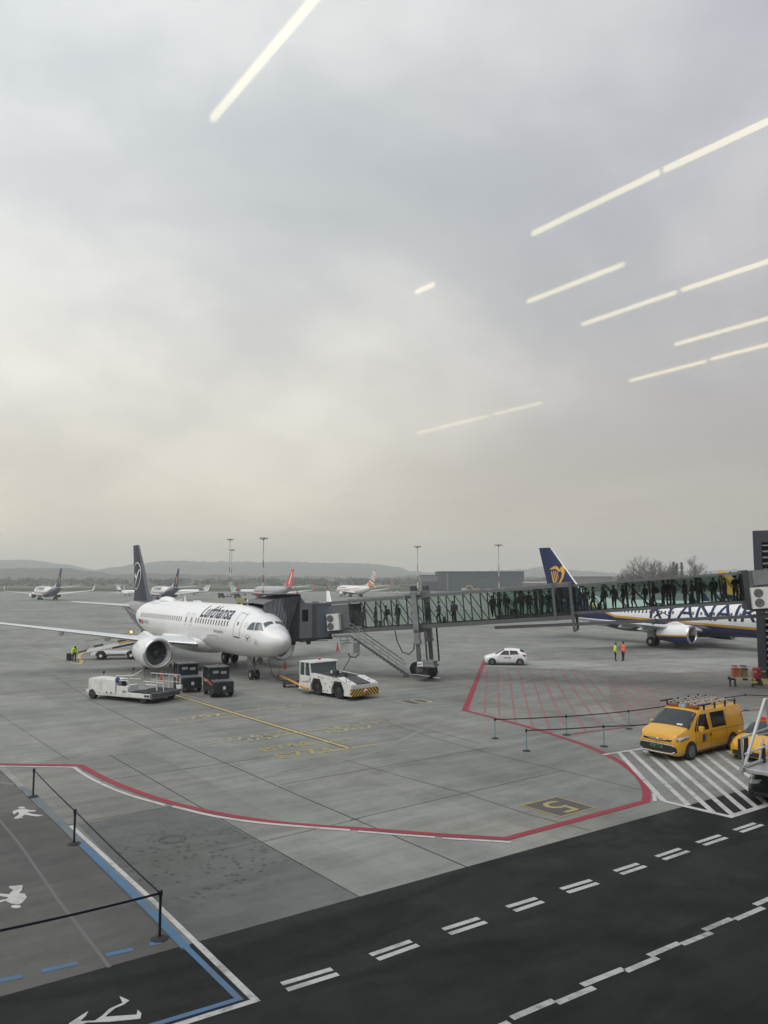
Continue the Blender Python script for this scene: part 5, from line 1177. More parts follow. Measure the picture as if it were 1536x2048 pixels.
# ================================================================ PEOPLE
skinm=mat('skin',(0.42,0.25,0.18),0.6); hairm=mat('dark_hair',(0.02,0.016,0.013),0.8)
def figure(name,J,mats,hi=None,scale=1.0,hair=True):
    """one continuous body grown over a skeleton; J overrides joints; facing +x"""
    P=dict(pel=(0,0,.96),sp=(0,0,1.14),ch=(.01,0,1.34),nk=(.01,0,1.49),hd=(.03,0,1.60),ht=(.03,0,1.73),
      sl=(0,.17,1.42),el=(.0,.25,1.14),wl=(.10,.25,.90),al=(.14,.25,.80), sr=(0,-.17,1.42),er=(.0,-.25,1.14),wr=(.10,-.25,.90),ar=(.14,-.25,.80),
      hl=(0,.09,.90),kl=(.02,.10,.50),fl=(-.01,.10,.09),tl=(.16,.11,.035), hr=(0,-.09,.90),kr=(.02,-.10,.50),fr=(-.01,-.10,.09),tr=(.16,-.11,.035), ns=(.135,0,1.61))
    P.update(J)
    Rr=dict(pel=(.15,.12),sp=(.15,.115),ch=(.17,.125),nk=(.06,.06),hd=(.085,.095),ht=(.075,.085),sl=(.075,.075),el=(.055,.055),wl=(.038,.038),al=(.045,.03),sr=(.075,.075),er=(.055,.055),wr=(.038,.038),ar=(.045,.03),
      hl=(.10,.10),kl=(.068,.068),fl=(.045,.045),tl=(.045,.03),hr=(.10,.10),kr=(.068,.068),fr=(.045,.045),tr=(.045,.03),ns=(.016,.016))
    E=[('pel','sp'),('sp','ch'),('ch','nk'),('nk','hd'),('hd','ht'),('hd','ns'),('ch','sl'),('sl','el'),('el','wl'),('wl','al'),('ch','sr'),('sr','er'),('er','wr'),('wr','ar'),('pel','hl'),('hl','kl'),('kl','fl'),('fl','tl'),('pel','hr'),('hr','kr'),('kr','fr'),('fr','tr')]
    for k_ in ('pel','sp','ch','sl','sr','el','er'): Rr[k_]=tuple(v*1.28 for v in Rr[k_])
    for k_ in ('hl','hr','kl','kr','wl','wr','fl','fr'): Rr[k_]=tuple(v*1.15 for v in Rr[k_])
    ks=list(P); me=bpy.data.meshes.new(name); me.from_pydata([P[k] for k in ks],[(ks.index(a),ks.index(b)) for a,b in E],[])
    ob=bpy.data.objects.new(name,me); COL.objects.link(ob)
    ob.modifiers.new('skin','SKIN'); sv=me.skin_vertices[0].data
    for i,k in enumerate(ks): sv[i].radius=Rr[k]; sv[i].use_root=(k=='pel')
    ss=ob.modifiers.new('sub','SUBSURF'); ss.levels=1; ss.render_levels=1
    dg=bpy.context.evaluated_depsgraph_get(); m2=bpy.data.meshes.new_from_object(ob.evaluated_get(dg)); bpy.data.objects.remove(ob); bpy.data.meshes.remove(me)
    m2.name=name
    for m in mats: m2.materials.append(m)
    nk=Vector(P['nk']); up=(Vector(P['ht'])-nk).normalized(); hz_=P['pel'][2]-.06
    for p in m2.polygons:
        c=p.center; p.use_smooth=True
        hand=min((c-Vector(P['al'])).length,(c-Vector(P['ar'])).length)<.07
        foot=min((c-Vector(P['tl'])).length,(c-Vector(P['fl'])).length,(c-Vector(P['tr'])).length,(c-Vector(P['fr'])).length)<.10
        leg=min([ (c-Vector(P[a]).lerp(Vector(P[b]),t)).length for a,b in (('hl','kl'),('kl','fl'),('hr','kr'),('kr','fr')) for t in (0.15,.5,.85,1)])<.17 and c.z<hz_
        if (c-nk).dot(up)>.03 and (c-nk).length<.4 and not hand: p.material_index=1
        elif hand: p.material_index=1
        elif foot: p.material_index=3
        elif leg: p.material_index=2
        else: p.material_index=0
    hm=None
    if hair:
        h=Vector(P['ht']); d=Vector(P['hd']); u=(h-d).normalized(); hb=MB(); hb.ball((0,0,0),.115,10,0,1.0,7); q=u.to_track_quat('Z','Y'); c=h-u*.035-Vector((.022,0,0)); hb.v=[tuple(c+q@Vector((v[0]*1.0,v[1]*.9,v[2]*.95 if v[2]>-.03 else -.03+(v[2]+.03)*.5))) for v in hb.v]
        hm=hb
    return m2,hm
darkj=[mat('jacket_black',(0.028,0.032,0.036),0.85),mat('jacket_navy',(0.03,0.042,0.075),0.85),mat('jacket_brown',(0.045,0.035,0.028),0.85),mat('jacket_olive',(0.05,0.055,0.04),0.85),mat('jacket_grey',(0.16,0.165,0.17),0.85),mat('jacket_maroon',(0.12,0.03,0.03),0.85)]
trs=[mat('trousers_dark',(0.02,0.022,0.03),0.9),mat('trousers_denim',(0.035,0.05,0.08),0.9)]; shoe=mat('shoe_black',(0.015,0.015,0.015),0.6)
poses=[dict(),
 dict(kl=(.16,.10,.52),fl=(.10,.10,.14),tl=(.26,.1,.07),kr=(-.06,-.10,.50),fr=(-.22,-.10,.12),tr=(-.07,-.1,.045),el=(-.10,.25,1.16),al=(.02,.26,.86),wl=(0,.26,.93),er=(.08,-.25,1.15),wr=(.24,-.23,.98),ar=(.30,-.22,.92)),
 dict(el=(.04,.24,1.16),wl=(.22,.14,1.20),al=(.29,.10,1.26),hd=(.07,0,1.59),ht=(.09,0,1.72),ns=(.175,0,1.58)),
 dict(er=(-.06,-.25,1.15),wr=(-.16,-.27,.92),ar=(-.19,-.27,.83),kl=(.06,.11,.5),fl=(.08,.12,.09),tl=(.25,.13,.035)),
 dict(ch=(.05,0,1.33),nk=(.09,0,1.47),hd=(.13,0,1.57),ht=(.16,0,1.69),ns=(.24,0,1.55),sl=(.06,.17,1.40),sr=(.06,-.17,1.40),kr=(.06,-.1,.5),wl=(.25,.2,1.02),al=(.32,.18,1.0))]
PM=[figure('person',J,[darkj[0],skinm,trs[0],shoe]) for J in poses]
HM={}
def person(loc_,rz,pose,jm,tm,label,group=None,scale=1.0,skinx=None,hairx=None):
    me=PM[pose][0].copy(); me.materials[0]=jm; me.materials[2]=tm
    o=bpy.data.objects.new('person',me); COL.objects.link(o); o.location=loc_; o.rotation_euler=(0,0,rz); o.scale=(scale,)*3
    tag(o,label,'person',group)
    if pose not in HM:
        h=PM[pose][1].build('hair',hairm,o,smooth=60); HM[pose]=h
    else:
        h=HM[pose].copy(); COL.objects.link(h); h.parent=o
    return o
ordn='first second third fourth fifth sixth seventh eighth ninth tenth eleventh twelfth thirteenth fourteenth fifteenth sixteenth seventeenth eighteenth nineteenth twentieth twenty-first twenty-second twenty-third twenty-fourth twenty-fifth twenty-sixth twenty-seventh'.split()
random.seed(44)
upper=[1160,1172,1187,1206,1229,1247,1268,1291,1308,1328,1338,1349,1371,1385,1402,1428,1451,1472,1484]
midl=[985,999,1014,1031,1044,1058,1072,1085,1098,1110,1122,1137]
cabs=[704,727,751,772,796,830,856,878,908]
bagm=mat('luggage_black',(0.02,0.02,0.023),0.6)
def suitcase(loc_,rz,label,group):
    r=empty('suitcase',loc_,rz,label,'suitcase',group); mb=MB(); mb.box(-.12,.12,-.2,.2,.05,.60); mb.build('shell',bagm,r,bev=.04)
    mb=MB(); mb.tube([(-.1,-.1,.6),(-.1,-.1,.95),(-.1,.1,.95),(-.1,.1,.6)],.012,5); mb.build('handle',dark,r); 
    for y in (-.16,.16):
        mb=MB(); mb.lathe([(-.02,.04),(.02,.04)],(-.06,y,.04),1,8); mb.build('wheel',black,r)
    return r
def backpack(loc_,rz,label,group):
    r=empty('backpack',loc_,rz,label,'backpack',group); mb=MB(); mb.box(-.33,-.14,-.16,.16,1.0,1.46); mb.build('pack',bagm,r,bev=.06)
    mb=MB(); mb.box(-.385,-.33,-.11,.11,1.04,1.24); mb.build('front_pocket',bagm,r,bev=.02)
    return r
def crowd(pxs,inner,where,frm):
    n=len(pxs)
    for i,px in enumerate(pxs):
        y=random.uniform(.85,1.9); s=s_of(px)+ (y*0.0); w=BW(s,y,(.33+.11) if inner else .21)
        # keep the pixel column: move along the tunnel until the point projects there
        for _ in range(4):
            q=768+FPX*w.x/(w.y*math.cos(TH)+(w.z-H)*math.sin(TH)); s+=(px-q)/FPX*w.y/0.944; w=BW(s,y,(.33+.11) if inner else .21)
        rz=math.atan2(-BD.y,-BD.x)+random.uniform(-.5,.5)
        if random.random()<.25: rz+=PI*random.choice((.5,-.5))
        pose=random.choice([0,1,1,2,3,4]); jm=random.choice(darkj[:2]+darkj); sc=random.uniform(.96,1.07)
        person(w,rz,pose,jm,random.choice(trs),f'dark passenger {ordn[i]} from the {frm} in the {where}',f'passengers queuing in the {where}',sc)
        if i%5==2: suitcase(w+Vector((.42,-.1,0)),rz,f'cabin suitcase beside passenger {ordn[i]} from the {frm} in the {where}',f'luggage in the {where}')
        if i%5 in (0,3): backpack(w,rz,f'backpack on passenger {ordn[i]} from the {frm} in the {where}',f'luggage in the {where}')
crowd(upper,True,'upper glass tunnel','harp fin')
crowd(midl,True,'dim middle of the bridge','lift column')
crowd(cabs,False,'clear tunnel by the cab','cab end')
# workers on the apron
hv=mat('hi_vis_yellow',(0.60,0.85,0.06),0.8,var=0.08); ho=mat('hi_vis_orange',(0.95,0.13,0.04),0.8,var=0.06); wk=mat('work_trousers_navy',(0.018,0.022,0.035),0.9)
def worker(px,py,rz,pose,vest,label,J=None,scale=1.0):
    g=G(px,py); o=person(g,rz,pose,vest,wk,label,None,scale); return o
w1=worker(1231,1322,R(-20),2,hv,'worker in yellow-green vest and dark sleeves facing the one in orange'); w2=worker(1247,1322,R(200),3,ho,'worker in bright orange jacket walking with hands down','',1.04)
def vest_panel(o,m,zs,name='reflective_band'):
    mb=MB(); 
    for z in zs:
        n=16; mb.loft([[(.005+.148*math.cos(2*PI*j/n),.205*math.sin(2*PI*j/n),zz) for j in range(n)] for zz in (z-.02,z+.02)],0,False)
    return mb.build(name,m,o)
refl=mat('reflective_tape',(0.6,0.62,0.6),0.35)
vest_panel(w2,refl,(1.12,)); vest_panel(w1,refl,(1.12,))
PM.append(figure('person',dict(pel=(0,0,.93),sp=(.10,0,1.08),ch=(.26,0,1.24),nk=(.38,0,1.34),hd=(.48,0,1.38),ht=(.58,0,1.44),ns=(.55,0,1.30),sl=(.26,.18,1.27),sr=(.26,-.18,1.27),el=(.24,.27,.98),wl=(.16,.26,.76),al=(.12,.26,.68),er=(.28,-.27,.98),wr=(.30,-.24,.76),ar=(.30,-.22,.68),kl=(.10,.10,.48),kr=(-.04,-.10,.5),fr=(-.14,-.10,.09),tr=(.02,-.11,.035)),[darkj[0],skinm,trs[0],shoe]))
w3=worker(148,1323,R(-60),5,hv,'worker in fluorescent yellow vest bending beside a dark bag on the left')
g=G(138,1321); lg=empty('wheeled_bag',g,.4,'dark wheeled bag standing beside the bending worker','bag'); mb=MB(); mb.box(-.25,.25,-.35,.35,.06,.72); mb.build('shell',bagm,lg,bev=.06); mb=MB(); mb.tube([(.2,-.2,.7),(.35,-.2,.95),(.35,.2,.95),(.2,.2,.7)],.02,5); mb.build('handle',dark,lg)
for y in (-.25,.25):
    mb=MB(); mb.lathe([(-.03,.07),(.03,.07)],(.15,y,.07),1,8); mb.build('wheel',black,lg)
# ================================================================ ROAD VEHICLES
class Body:
    """car body lofted from half sections; each station (x, zb, w, zbelt, wr, ztop): floor, half width, belt height, roof half width, top"""
    def __init__(s,tab): s.tab=tab
    def sec(s,x):
        zb,w,zs,wr,zt=hermite(s.tab,x)
        hgt=max(zt-zs,.03)
        return [(0,zb),(w*.90,zb),(w*.975,zb+.10),(w,zb+.28 if zb+.28<zs else (zb+zs)/2),(w*.995,zs),(wr+(w-wr)*.40,zs+hgt*.45),(wr+.01,zs+hgt*.86),(wr-.07,zt-.015),(wr*.5,zt+.012),(0,zt+.02)]
    def pt(s,x,t,side=1,off=0.0):
        q=s.sec(x); i=min(int(t),len(q)-2); f=t-i; a,b=Vector(q[i]),Vector(q[i+1]); p=a.lerp(b,f); n=Vector((b.y-a.y,-(b.x-a.x)))
        if n.length>1e-6: n.normalize()
        if n.x<0 and t<7: n=-n
        return Vector((x,side*(p.x+off*n.x),p.y+off*abs(n.y)))
    def t_of(s,x,z):
        q=s.sec(x)
        for i in range(1,len(q)-2):
            if q[i][1]<=z<=q[i+1][1]: return i+(z-q[i][1])/max(q[i+1][1]-q[i][1],1e-6)
        return 7.0
    def mesh(s,n=34):
        x0,x1=s.tab[0][0],s.tab[-1][0]; rings=[]; xs=sorted(set([x0+(x1-x0)*i/n for i in range(n+1)]+[r[0] for r in s.tab]))
        for x in xs:
            q=s.sec(x); rings.append([(x,y,z) for y,z in q]+[(x,-y,z) for y,z in q[-2:0:-1]])
        mb=MB(); mb.loft(rings); return mb
    def patch(s,pts,side,off=.012,nu=6,nv=5,byz=True):
        """bilinear patch through four (x,z) or (x,t) corners"""
        a,b,c,d=[(x,s.t_of(x,z)) if byz else (x,z) for x,z in pts]; mb=MB()
        def at(u,v):
            x=(a[0]*(1-u)+b[0]*u)*(1-v)+(d[0]*(1-u)+c[0]*u)*v
            t=(a[1]*(1-u)+b[1]*u)*(1-v)+(d[1]*(1-u)+c[1]*u)*v
            if byz:
                z=(pts[0][1]*(1-u)+pts[1][1]*u)*(1-v)+(pts[3][1]*(1-u)+pts[2][1]*u)*v; t=s.t_of(x,z)
            return s.pt(x,t,side,off)
        mb.add([at(i/nu,j/nv) for j in range(nv+1) for i in range(nu+1)],[(j*(nu+1)+i,j*(nu+1)+i+1,(j+1)*(nu+1)+i+1,(j+1)*(nu+1)+i) for j in range(nv) for i in range(nu)])
        return mb
    def wholeband(s,xa,xb,t0,off=.012,n=8,t1=None):
        """glass right across: from side t0 over the centre, between x=xa (bottom) and xb (top)"""
        mb=MB(); rows=[]
        for j in range(n+1):
            x=xa+(xb-xa)*j/n; tt=t0+((t1 or t0)-t0)*j/n; K=[tt+(9-tt)*i/5 for i in range(6)]; r=[s.pt(x,t,1,off) for t in K]; r2=[s.pt(x,t,-1,off) for t in K[::-1]][1:]
            rows.append([p+Vector((0,0,off*.6)) for p in r+r2])
        mb.loft(rows,0,False,False); return mb
def arch(parent,x,y,r,side,z=None,m=None):
    mb=MB(); z=z or r; R_=r*1.2; n=22; pts=[(x+R_*math.cos(a),z+R_*math.sin(a)) for a in [-.35+(PI+.7)*i/n for i in range(n+1)]]
    mb.prism(pts,1,(y-.25)*side if side>0 else -(y),(y)*side if side>0 else -(y-.25)); return mb.build('wheel_arch',m or black,parent)
def alloy(parent,x,y,r,w,side,name='wheel'):
    o=wheel(name,parent,x,y*side,r,r,w,black,None,sub=None,n=24)
    mb=MB(); yo=side*w/2
    for k in range(10):
        a=2*PI*k/10; c,s_=math.cos(a),math.sin(a); q=Vector((-s_,0,c))*r*.055; d=Vector((c,0,s_))
        v=[d*r*.1+q,d*r*.62+q,d*r*.62-q,d*r*.1-q]; mb.add([p+Vector((0,yo-side*.0,0)) for p in v]+[p+Vector((0,yo+side*.018,0)) for p in v],[(0,1,2,3),(4,5,6,7),(0,1,5,4),(1,2,6,5),(2,3,7,6),(3,0,4,7)])
    mb.lathe([(yo-.01,r*.66),(yo+side*.02,r*.62),(yo+side*.02,r*.57),(yo-.01,r*.55)],(0,0,0),1,24,0,None,False); mb.lathe([(yo-.01,.05),(yo+side*.03,.05)],(0,0,0),1,10)
    mb.build('rim',steel,o,smooth=40); return o
plateg=mat('plate_green',(0.16,0.34,0.22),0.5); platew=mat('plate_white',(0.6,0.6,0.58),0.5); trim=mat('black_trim',(0.015,0.016,0.018),0.5); tail=mat('tail_lamp_red',(0.35,0.02,0.02),0.2)
headl=mat('headlamp_glass',(0.55,0.58,0.60),0.08,0.3,spec=1.0)
# ---- yellow van
pA=G(1296,1506); pB=G(1366,1517)      # the two lower front corners
fdir=(pB-pA); fdir.z=0
van_h=math.atan2((G(1380,1519)-G(1478,1494)).y,(G(1380,1519)-G(1478,1494)).x)   # heading from rear to front wheel on the near side
hvv=Vector((math.cos(van_h),math.sin(van_h),0)); nside=Vector((hvv.y,-hvv.x,0))
if nside.dot(Vector((0,-1,0)))<0: nside=-nside
wf=G(1382,1520)
VSC=1.07
org=wf+hvv*.92*VSC-nside*.93*VSC              # nose centre on the ground
van=empty('yellow_van',(org.x,org.y,0),van_h+PI,'yellow panel van with roof rack of ladders and green number plate on the white hatching','van')
van.scale=(VSC,)*3
VB=Body([(0,.28,.70,.62,.60,.84),(.05,.24,.82,.74,.72,.98),(.18,.22,.90,.84,.82,1.08),(.45,.22,.95,.95,.87,1.16),(.80,.22,.96,1.05,.86,1.26),(1.25,.22,.965,1.08,.82,1.57),(1.66,.22,.97,1.09,.81,1.82),(2.05,.22,.97,1.10,.83,1.90),(3.5,.22,.97,1.10,.85,1.93),(4.85,.22,.965,1.10,.84,1.91),(5.16,.24,.95,1.09,.82,1.86),(5.26,.30,.92,1.05,.79,1.74)])
vb=VB.mesh(60).build('body',yellow,van,smooth=48)
side_n=1 # local +y: body axes x aft, so near side is worked out below
loc_near=Vector((hvv.y,-hvv.x,0)); ysg=1
# local axes: x=-h ; y=rot90(x)
yl=Vector((hvv.y,-hvv.x,0)); ysg=1 if yl.dot(nside)>0 else -1
VB.wholeband(.84,1.66,5.25,.010,8,6.25).build('windscreen',glassg,van,smooth=60)
for s in (1,-1):
    VB.patch([(1.38,1.10),(2.32,1.10),(2.28,1.72),(1.82,1.72)],s,.012).build('side_window',glassd,van,smooth=60)
    VB.patch([(2.58,1.12),(3.68,1.12),(3.64,1.74),(2.56,1.74)],s,.012).build('side_window',glassd,van,smooth=60)
    VB.patch([(1.22,1.10),(1.33,1.10),(1.72,1.66),(1.68,1.66)],s,.010).build('quarter_window',glassd,van)
    for xa,xb in ((2.44,2.46),(3.72,3.74),(1.28,1.30)):
        VB.patch([(xa,.34),(xb,.34),(xb,1.08 if xa<2 else 1.72),(xa,1.08 if xa<2 else 1.72)],s,.006,1,8).build('door_seam',trim,van)
    VB.patch([(2.5,.98),(5.1,.98),(5.1,.992),(2.5,.992)],s,.007,8,1).build('side_rail',trim,van)
    VB.patch([(.9,.24),(5.1,.24),(5.1,.30),(.9,.30)],s,.008,8,1).build('sill_strip',trim,van)
    for xx in (.92,4.20): arch(van,xx,.974,.345,s); alloy(van,xx,.872,.345,.22,s)
    VB.patch([(.05,.82),(.78,.92),(.72,1.02),(.09,.94)],s,.018,5,2).build('headlamp',headl,van,smooth=60)
    VB.patch([(.07,.81),(.76,.90),(.75,.93),(.08,.85)],s,.022,4,1).build('lamp_trim',trim,van)
    mb=MB(); mb.box(1.35,1.52,(s*1.04) if s>0 else s*1.24,(s*1.24) if s>0 else s*1.04,1.10,1.32); mb.build('mirror',yellow,van,bev=.03)
    mb=MB(); y0=s*.72; mb.lathe([(-.02,.09),(.02,.07)],(.075,y0,.50),0,14); mb.build('fog_lamp',trim,van)
    VB.patch([(5.15,.95),(5.23,.95),(5.23,1.55),(5.15,1.55)],s,.015,1,3).build('tail_lamp',tail,van)
    mb=MB(); mb.box(2.5,2.68,s*.975-.01,s*.975+.01,1.0,1.03); mb.build('door_handle',yellow,van)
for y_,w_ in ((.46*ysg,.13),):
    a_=VB.pt(.90,8.2,1,.02); b_=VB.pt(.97,8.2,1,.02); mb=MB(); mb.hexa([(.90,y_-w_,a_.z-.012),(.90,y_+w_,a_.z-.012),(.97,y_+w_,b_.z-.012),(.97,y_-w_,b_.z-.012)],[(.895,y_-w_,a_.z),(.895,y_+w_,a_.z),(.965,y_+w_,b_.z),(.965,y_-w_,b_.z)]); mb.build('windscreen_paper',platew,van)
for s in (1,-1):
    mb=MB(); mb.tube([(.9,s*.1,1.275),(1.0,s*.5,1.30),(1.12,s*.72,1.38)],.008,4); mb.build('wiper',trim,van)
# grille, bumper, plate, bars
mb=MB(); mb.prism([(-.72,.36),(.72,.36),(.80,.62),(.70,.66),(-.70,.66),(-.80,.62)],0,-.045,.06); mb.build('bumper_grille',trim,van,bev=.02)
mb=MB(); mb.tube([(-.015,-.80,.60),(-.06,-.70,.655),(-.065,0,.66),(-.06,.70,.655),(-.015,.80,.60)],.014,6); mb.tube([(0.0,-.78,.40),(-.06,-.66,.32),(-.07,0,.31),(-.06,.66,.32),(0.0,.78,.40)],.022,6); mb.build('chrome_bar',chrome,van)
mb=MB(); mb.prism([(-.62,.78),(.62,.78),(.66,.86),(-.66,.86)],0,-.02,.12); mb.build('upper_grille',trim,van,bev=.01)
mb=MB(); mb.tube([(.03,-.62,.86),(-.035,-.3,.835),(-.04,0,.82),(-.035,.3,.835),(.03,.62,.86)],.014,6); mb.build('chrome_bar',chrome,van)
mb=MB(); 
for rx,rz in ((.085,.055),(.045,.05)): mb.tube([(-.06,rx*math.cos(2*PI*j/16),.82+rz*math.sin(2*PI*j/16)) for j in range(17)],.010,5)
mb.build('front_badge',chrome,van)
mb=MB(); mb.box(-.085,-.07,-.27,.27,.50,.61); pl=mb.build('number_plate',plateg,van); flat_text('plate_lettering','KR 8RJ42',(-.088,.24,.525),(0,-1,0),(0,0,1),.10,.48,ink,pl)
# shield emblem and words on both doors
for s in (1,-1):
    for pts,mm in (([(1.78,.92),(1.94,.96),(1.96,.72),(1.80,.58)],navy),([(1.94,.965),(2.14,.93),(2.12,.74),(1.96,.60)],steel)): VB.patch(pts,s,.014,2,4).build('shield_emblem',mm,van)
    x0=2.2 if s*ysg>0 else 2.62
    for k,(t,z) in enumerate((('KRAKOW',.88),('AIRPORT',.80))):
        # words read from front to rear on one side, rear to front on the other
        a=VB.pt(2.2,VB.t_of(2.2,z),s,.016); b=VB.pt(2.2,VB.t_of(2.2,z+.05),s,.016); xd=Vector((1,0,0)) if s==1 else Vector((-1,0,0)); o=a if s==1 else a+Vector((.32,0,0))
        flat_text('door_lettering',t,o,xd,(b-a).normalized(),.085,.30,ink,van,.002)
# roof rack
mb=MB()
for x in (2.15,3.0,3.85,4.65): mb.tube([(x,-.92,2.04),(x,.92,2.04)],.022,6)
mb.build('rack_bar',trim,van)
for i,y in enumerate((-.62,-.42,-.14,.06,.34,.62)):
    mb=MB(); mb.tube([(1.75+.1*(i%2),y,2.09),(4.75-.15*(i%3),y,2.09)],.028,6); mb.build('rack_rail',galv,van)
mb=MB()
for i in range(9): mb.tube([(2.0+i*.3,-.62,2.09),(2.0+i*.3,-.42,2.09)],.015,5); mb.tube([(2.1+i*.3,-.14,2.09),(2.1+i*.3,.06,2.09)],.015,5)
mb.build('ladder_rung',mat('ladder_wood',(0.45,0.30,0.14),0.6,var=0.2),van)
for x in (2.15,3.0,3.85,4.65):
    for y in (-.86,-.45,.1,.5,.86):
        mb=MB(); mb.box(x-.035,x+.035,y-.03,y+.03,1.88 if abs(y)>.8 else 2.05,2.14); mb.build('rack_clamp',trim,van,bev=.01)
for s in (1,-1):
    mb=MB(); mb.box(-.005,.10,*sorted((s*.66,s*.84)),.36,.56); mb.build('fog_lamp_recess',trim,van,bev=.03)
    VB.patch([(.45,.33),(.60,.33),(.60,.60),(.45,.60)],s,.007,2,4) and None
    VB.patch([(1.30,.62),(5.05,.62),(5.05,.628),(1.30,.628)],s,.006,8,1).build('crease_shade',mat('yellow_shadow_seam',(.20,.10,.006),.6),van)  # thin dark strip; the shade of a crease is put into its colour
for s in (-.88,.88):
    mb=MB(); mb.tube([(1.7,s,2.10),(2.6,s,2.10)],.035,8); mb.build('rack_roller',trim,van)
mb=MB(); mb.box(1.92,2.12,-.70,.70,1.90,2.0); mb.build('beacon_bar',mat('beacon_amber_brown',(0.22,0.05,0.02),0.3),van,bev=.03)
mb=MB(); mb.box(1.90,2.14,-.16,.16,1.91,2.03); mb.build('beacon_centre',mat('pale_blue_panel',(0.3,0.42,0.5),0.3),van,bev=.02)
# ---- hatchbacks
def hatch(name,loc_,rz,paintm,label,txt=None,plate=platew,amber=False):
    c=empty(name,loc_,rz,label,'car')
    HB=Body([(0,.30,.60,.50,.5,.62),(.05,.22,.74,.55,.62,.72),(.25,.18,.81,.66,.70,.83),(.65,.18,.84,.78,.74,.93),(1.0,.18,.85,.86,.70,1.02),(1.45,.18,.86,.90,.62,1.27),(1.9,.18,.865,.91,.60,1.46),(2.4,.18,.87,.93,.61,1.50),(3.0,.18,.87,.97,.60,1.48),(3.45,.20,.86,1.0,.60,1.40),(3.75,.24,.84,1.0,.60,1.20),(3.90,.28,.80,.90,.62,.98),(3.95,.36,.74,.8,.6,.86)])
    HB.mesh(48).build('body',paintm,c,smooth=50)
    HB.wholeband(1.03,1.86,5.25,.010,7,6.2).build('windscreen',glassg,c,smooth=60)
    HB.wholeband(3.72,3.32,5.4,.010,5).build('rear_window',glassd,c,smooth=60)
    for s in (1,-1):
        HB.patch([(1.38,.95),(2.28,.95),(2.26,1.34),(1.82,1.34)],s,.012).build('side_window',glassd,c,smooth=60)
        HB.patch([(2.36,.96),(3.20,1.02),(3.02,1.32),(2.34,1.35)],s,.012).build('side_window',glassd,c,smooth=60)
        for xx in (.72,3.27): arch(c,xx,.872,.30,s); alloy(c,xx,.775,.30,.19,s)
        for xa in (1.25,2.30,3.1): HB.patch([(xa,.3),(xa+.012,.3),(xa+.012,.92),(xa,.92)],s,.006,1,6).build('door_seam',trim,c)
        HB.patch([(.10,.64),(.58,.74),(.52,.80),(.12,.71)],s,.016,4,2).build('headlamp',headl if not amber else headl,c,smooth=60)
        HB.patch([(3.58,.86),(3.88,.80),(3.86,.93),(3.50,1.02)],s,.016,4,2).build('tail_lamp',tail if not amber else tail,c,smooth=60)
        mb=MB(); a,b=sorted((s*.92,s*1.06)); mb.box(1.36,1.5,a,b,.93,1.05); mb.build('mirror',paintm,c,bev=.03)
        HB.patch([(1.0,.19),(3.0,.19),(3.0,.25),(1.0,.25)],s,.008,6,1).build('sill_strip',trim,c)
        if txt:
            a=HB.pt(1.75,HB.t_of(1.75,.64),s,.014); b=HB.pt(1.75,HB.t_of(1.75,.70),s,.014); xd=Vector((1,0,0)) if s==1 else Vector((-1,0,0)); o=a if s==1 else a+Vector((.75,0,0))
            flat_text('door_lettering',txt,o,xd,(b-a).normalized(),.17,.75,ink,c,.004)
    mb=MB(); mb.prism([(-.58,.26),(.58,.26),(.62,.46),(-.62,.46)],0,-.03,.1); mb.build('grille',trim,c,bev=.02)
    mb=MB(); mb.box(-.05,-.035,-.26,.26,.40,.50); pl=mb.build('number_plate',plate,c); flat_text('plate_lettering','KR 5AC21',(-.052,.22,.42),(0,-1,0),(0,0,1),.09,.44,ink,pl)
    return c
ga,gb=G(971,1330),G(1056,1331); hd=math.atan2(ga.y-gb.y,ga.x-gb.x)
mid=(ga+gb)/2; hd_=Vector((math.cos(hd),math.sin(hd),0)); o=mid+hd_*1.97+Vector((0,.75,0))
hatch('white_hatchback',(o.x,o.y,0),hd+PI,wpaint,'small white hatchback standing at the tip of the thick red line','AIRPORT')
# yellow car behind the white frame: same family of body, bonnet towards us
o=G(1466,1528); hd=R(200); c2=hatch('yellow_car',(o.x+.75,o.y+.35,0),hd+PI-R(-18),yellow,'yellow car with dark windscreen and orange beacon behind the white tubular frame',None,platew,True)
mb=MB(); mb.box(1.95,2.25,-.4,.4,1.52,1.56); mb.build('roof_panel',orange,c2); mb=MB(); mb.box(2.0,2.2,-.35,.35,1.56,1.68); mb.build('beacon_bar',red,c2,bev=.03)
# ---- white aircraft tug
tA=G(700,1403); tB=G(756,1395); fw=(tB-tA); fw.z=0; fwn=fw.normalized(); th=Vector((fwn.y,-fwn.x,0)); 
if th.y>0: th=-th
tc_=(tA+tB)/2; tug=empty('aircraft_tug',(tc_.x,tc_.y,0),math.atan2(th.y,th.x)+PI,'white four-wheeled aircraft tug with yellow and black striped bumper','tug')
TL,TW=5.6,1.22
def oct_arch(cx,r,z0): return [(cx-r,z0),(cx-r,r*.95),(cx-r*.55,r*1.75),(cx+r*.55,r*1.75),(cx+r,r*.95),(cx+r,z0)]
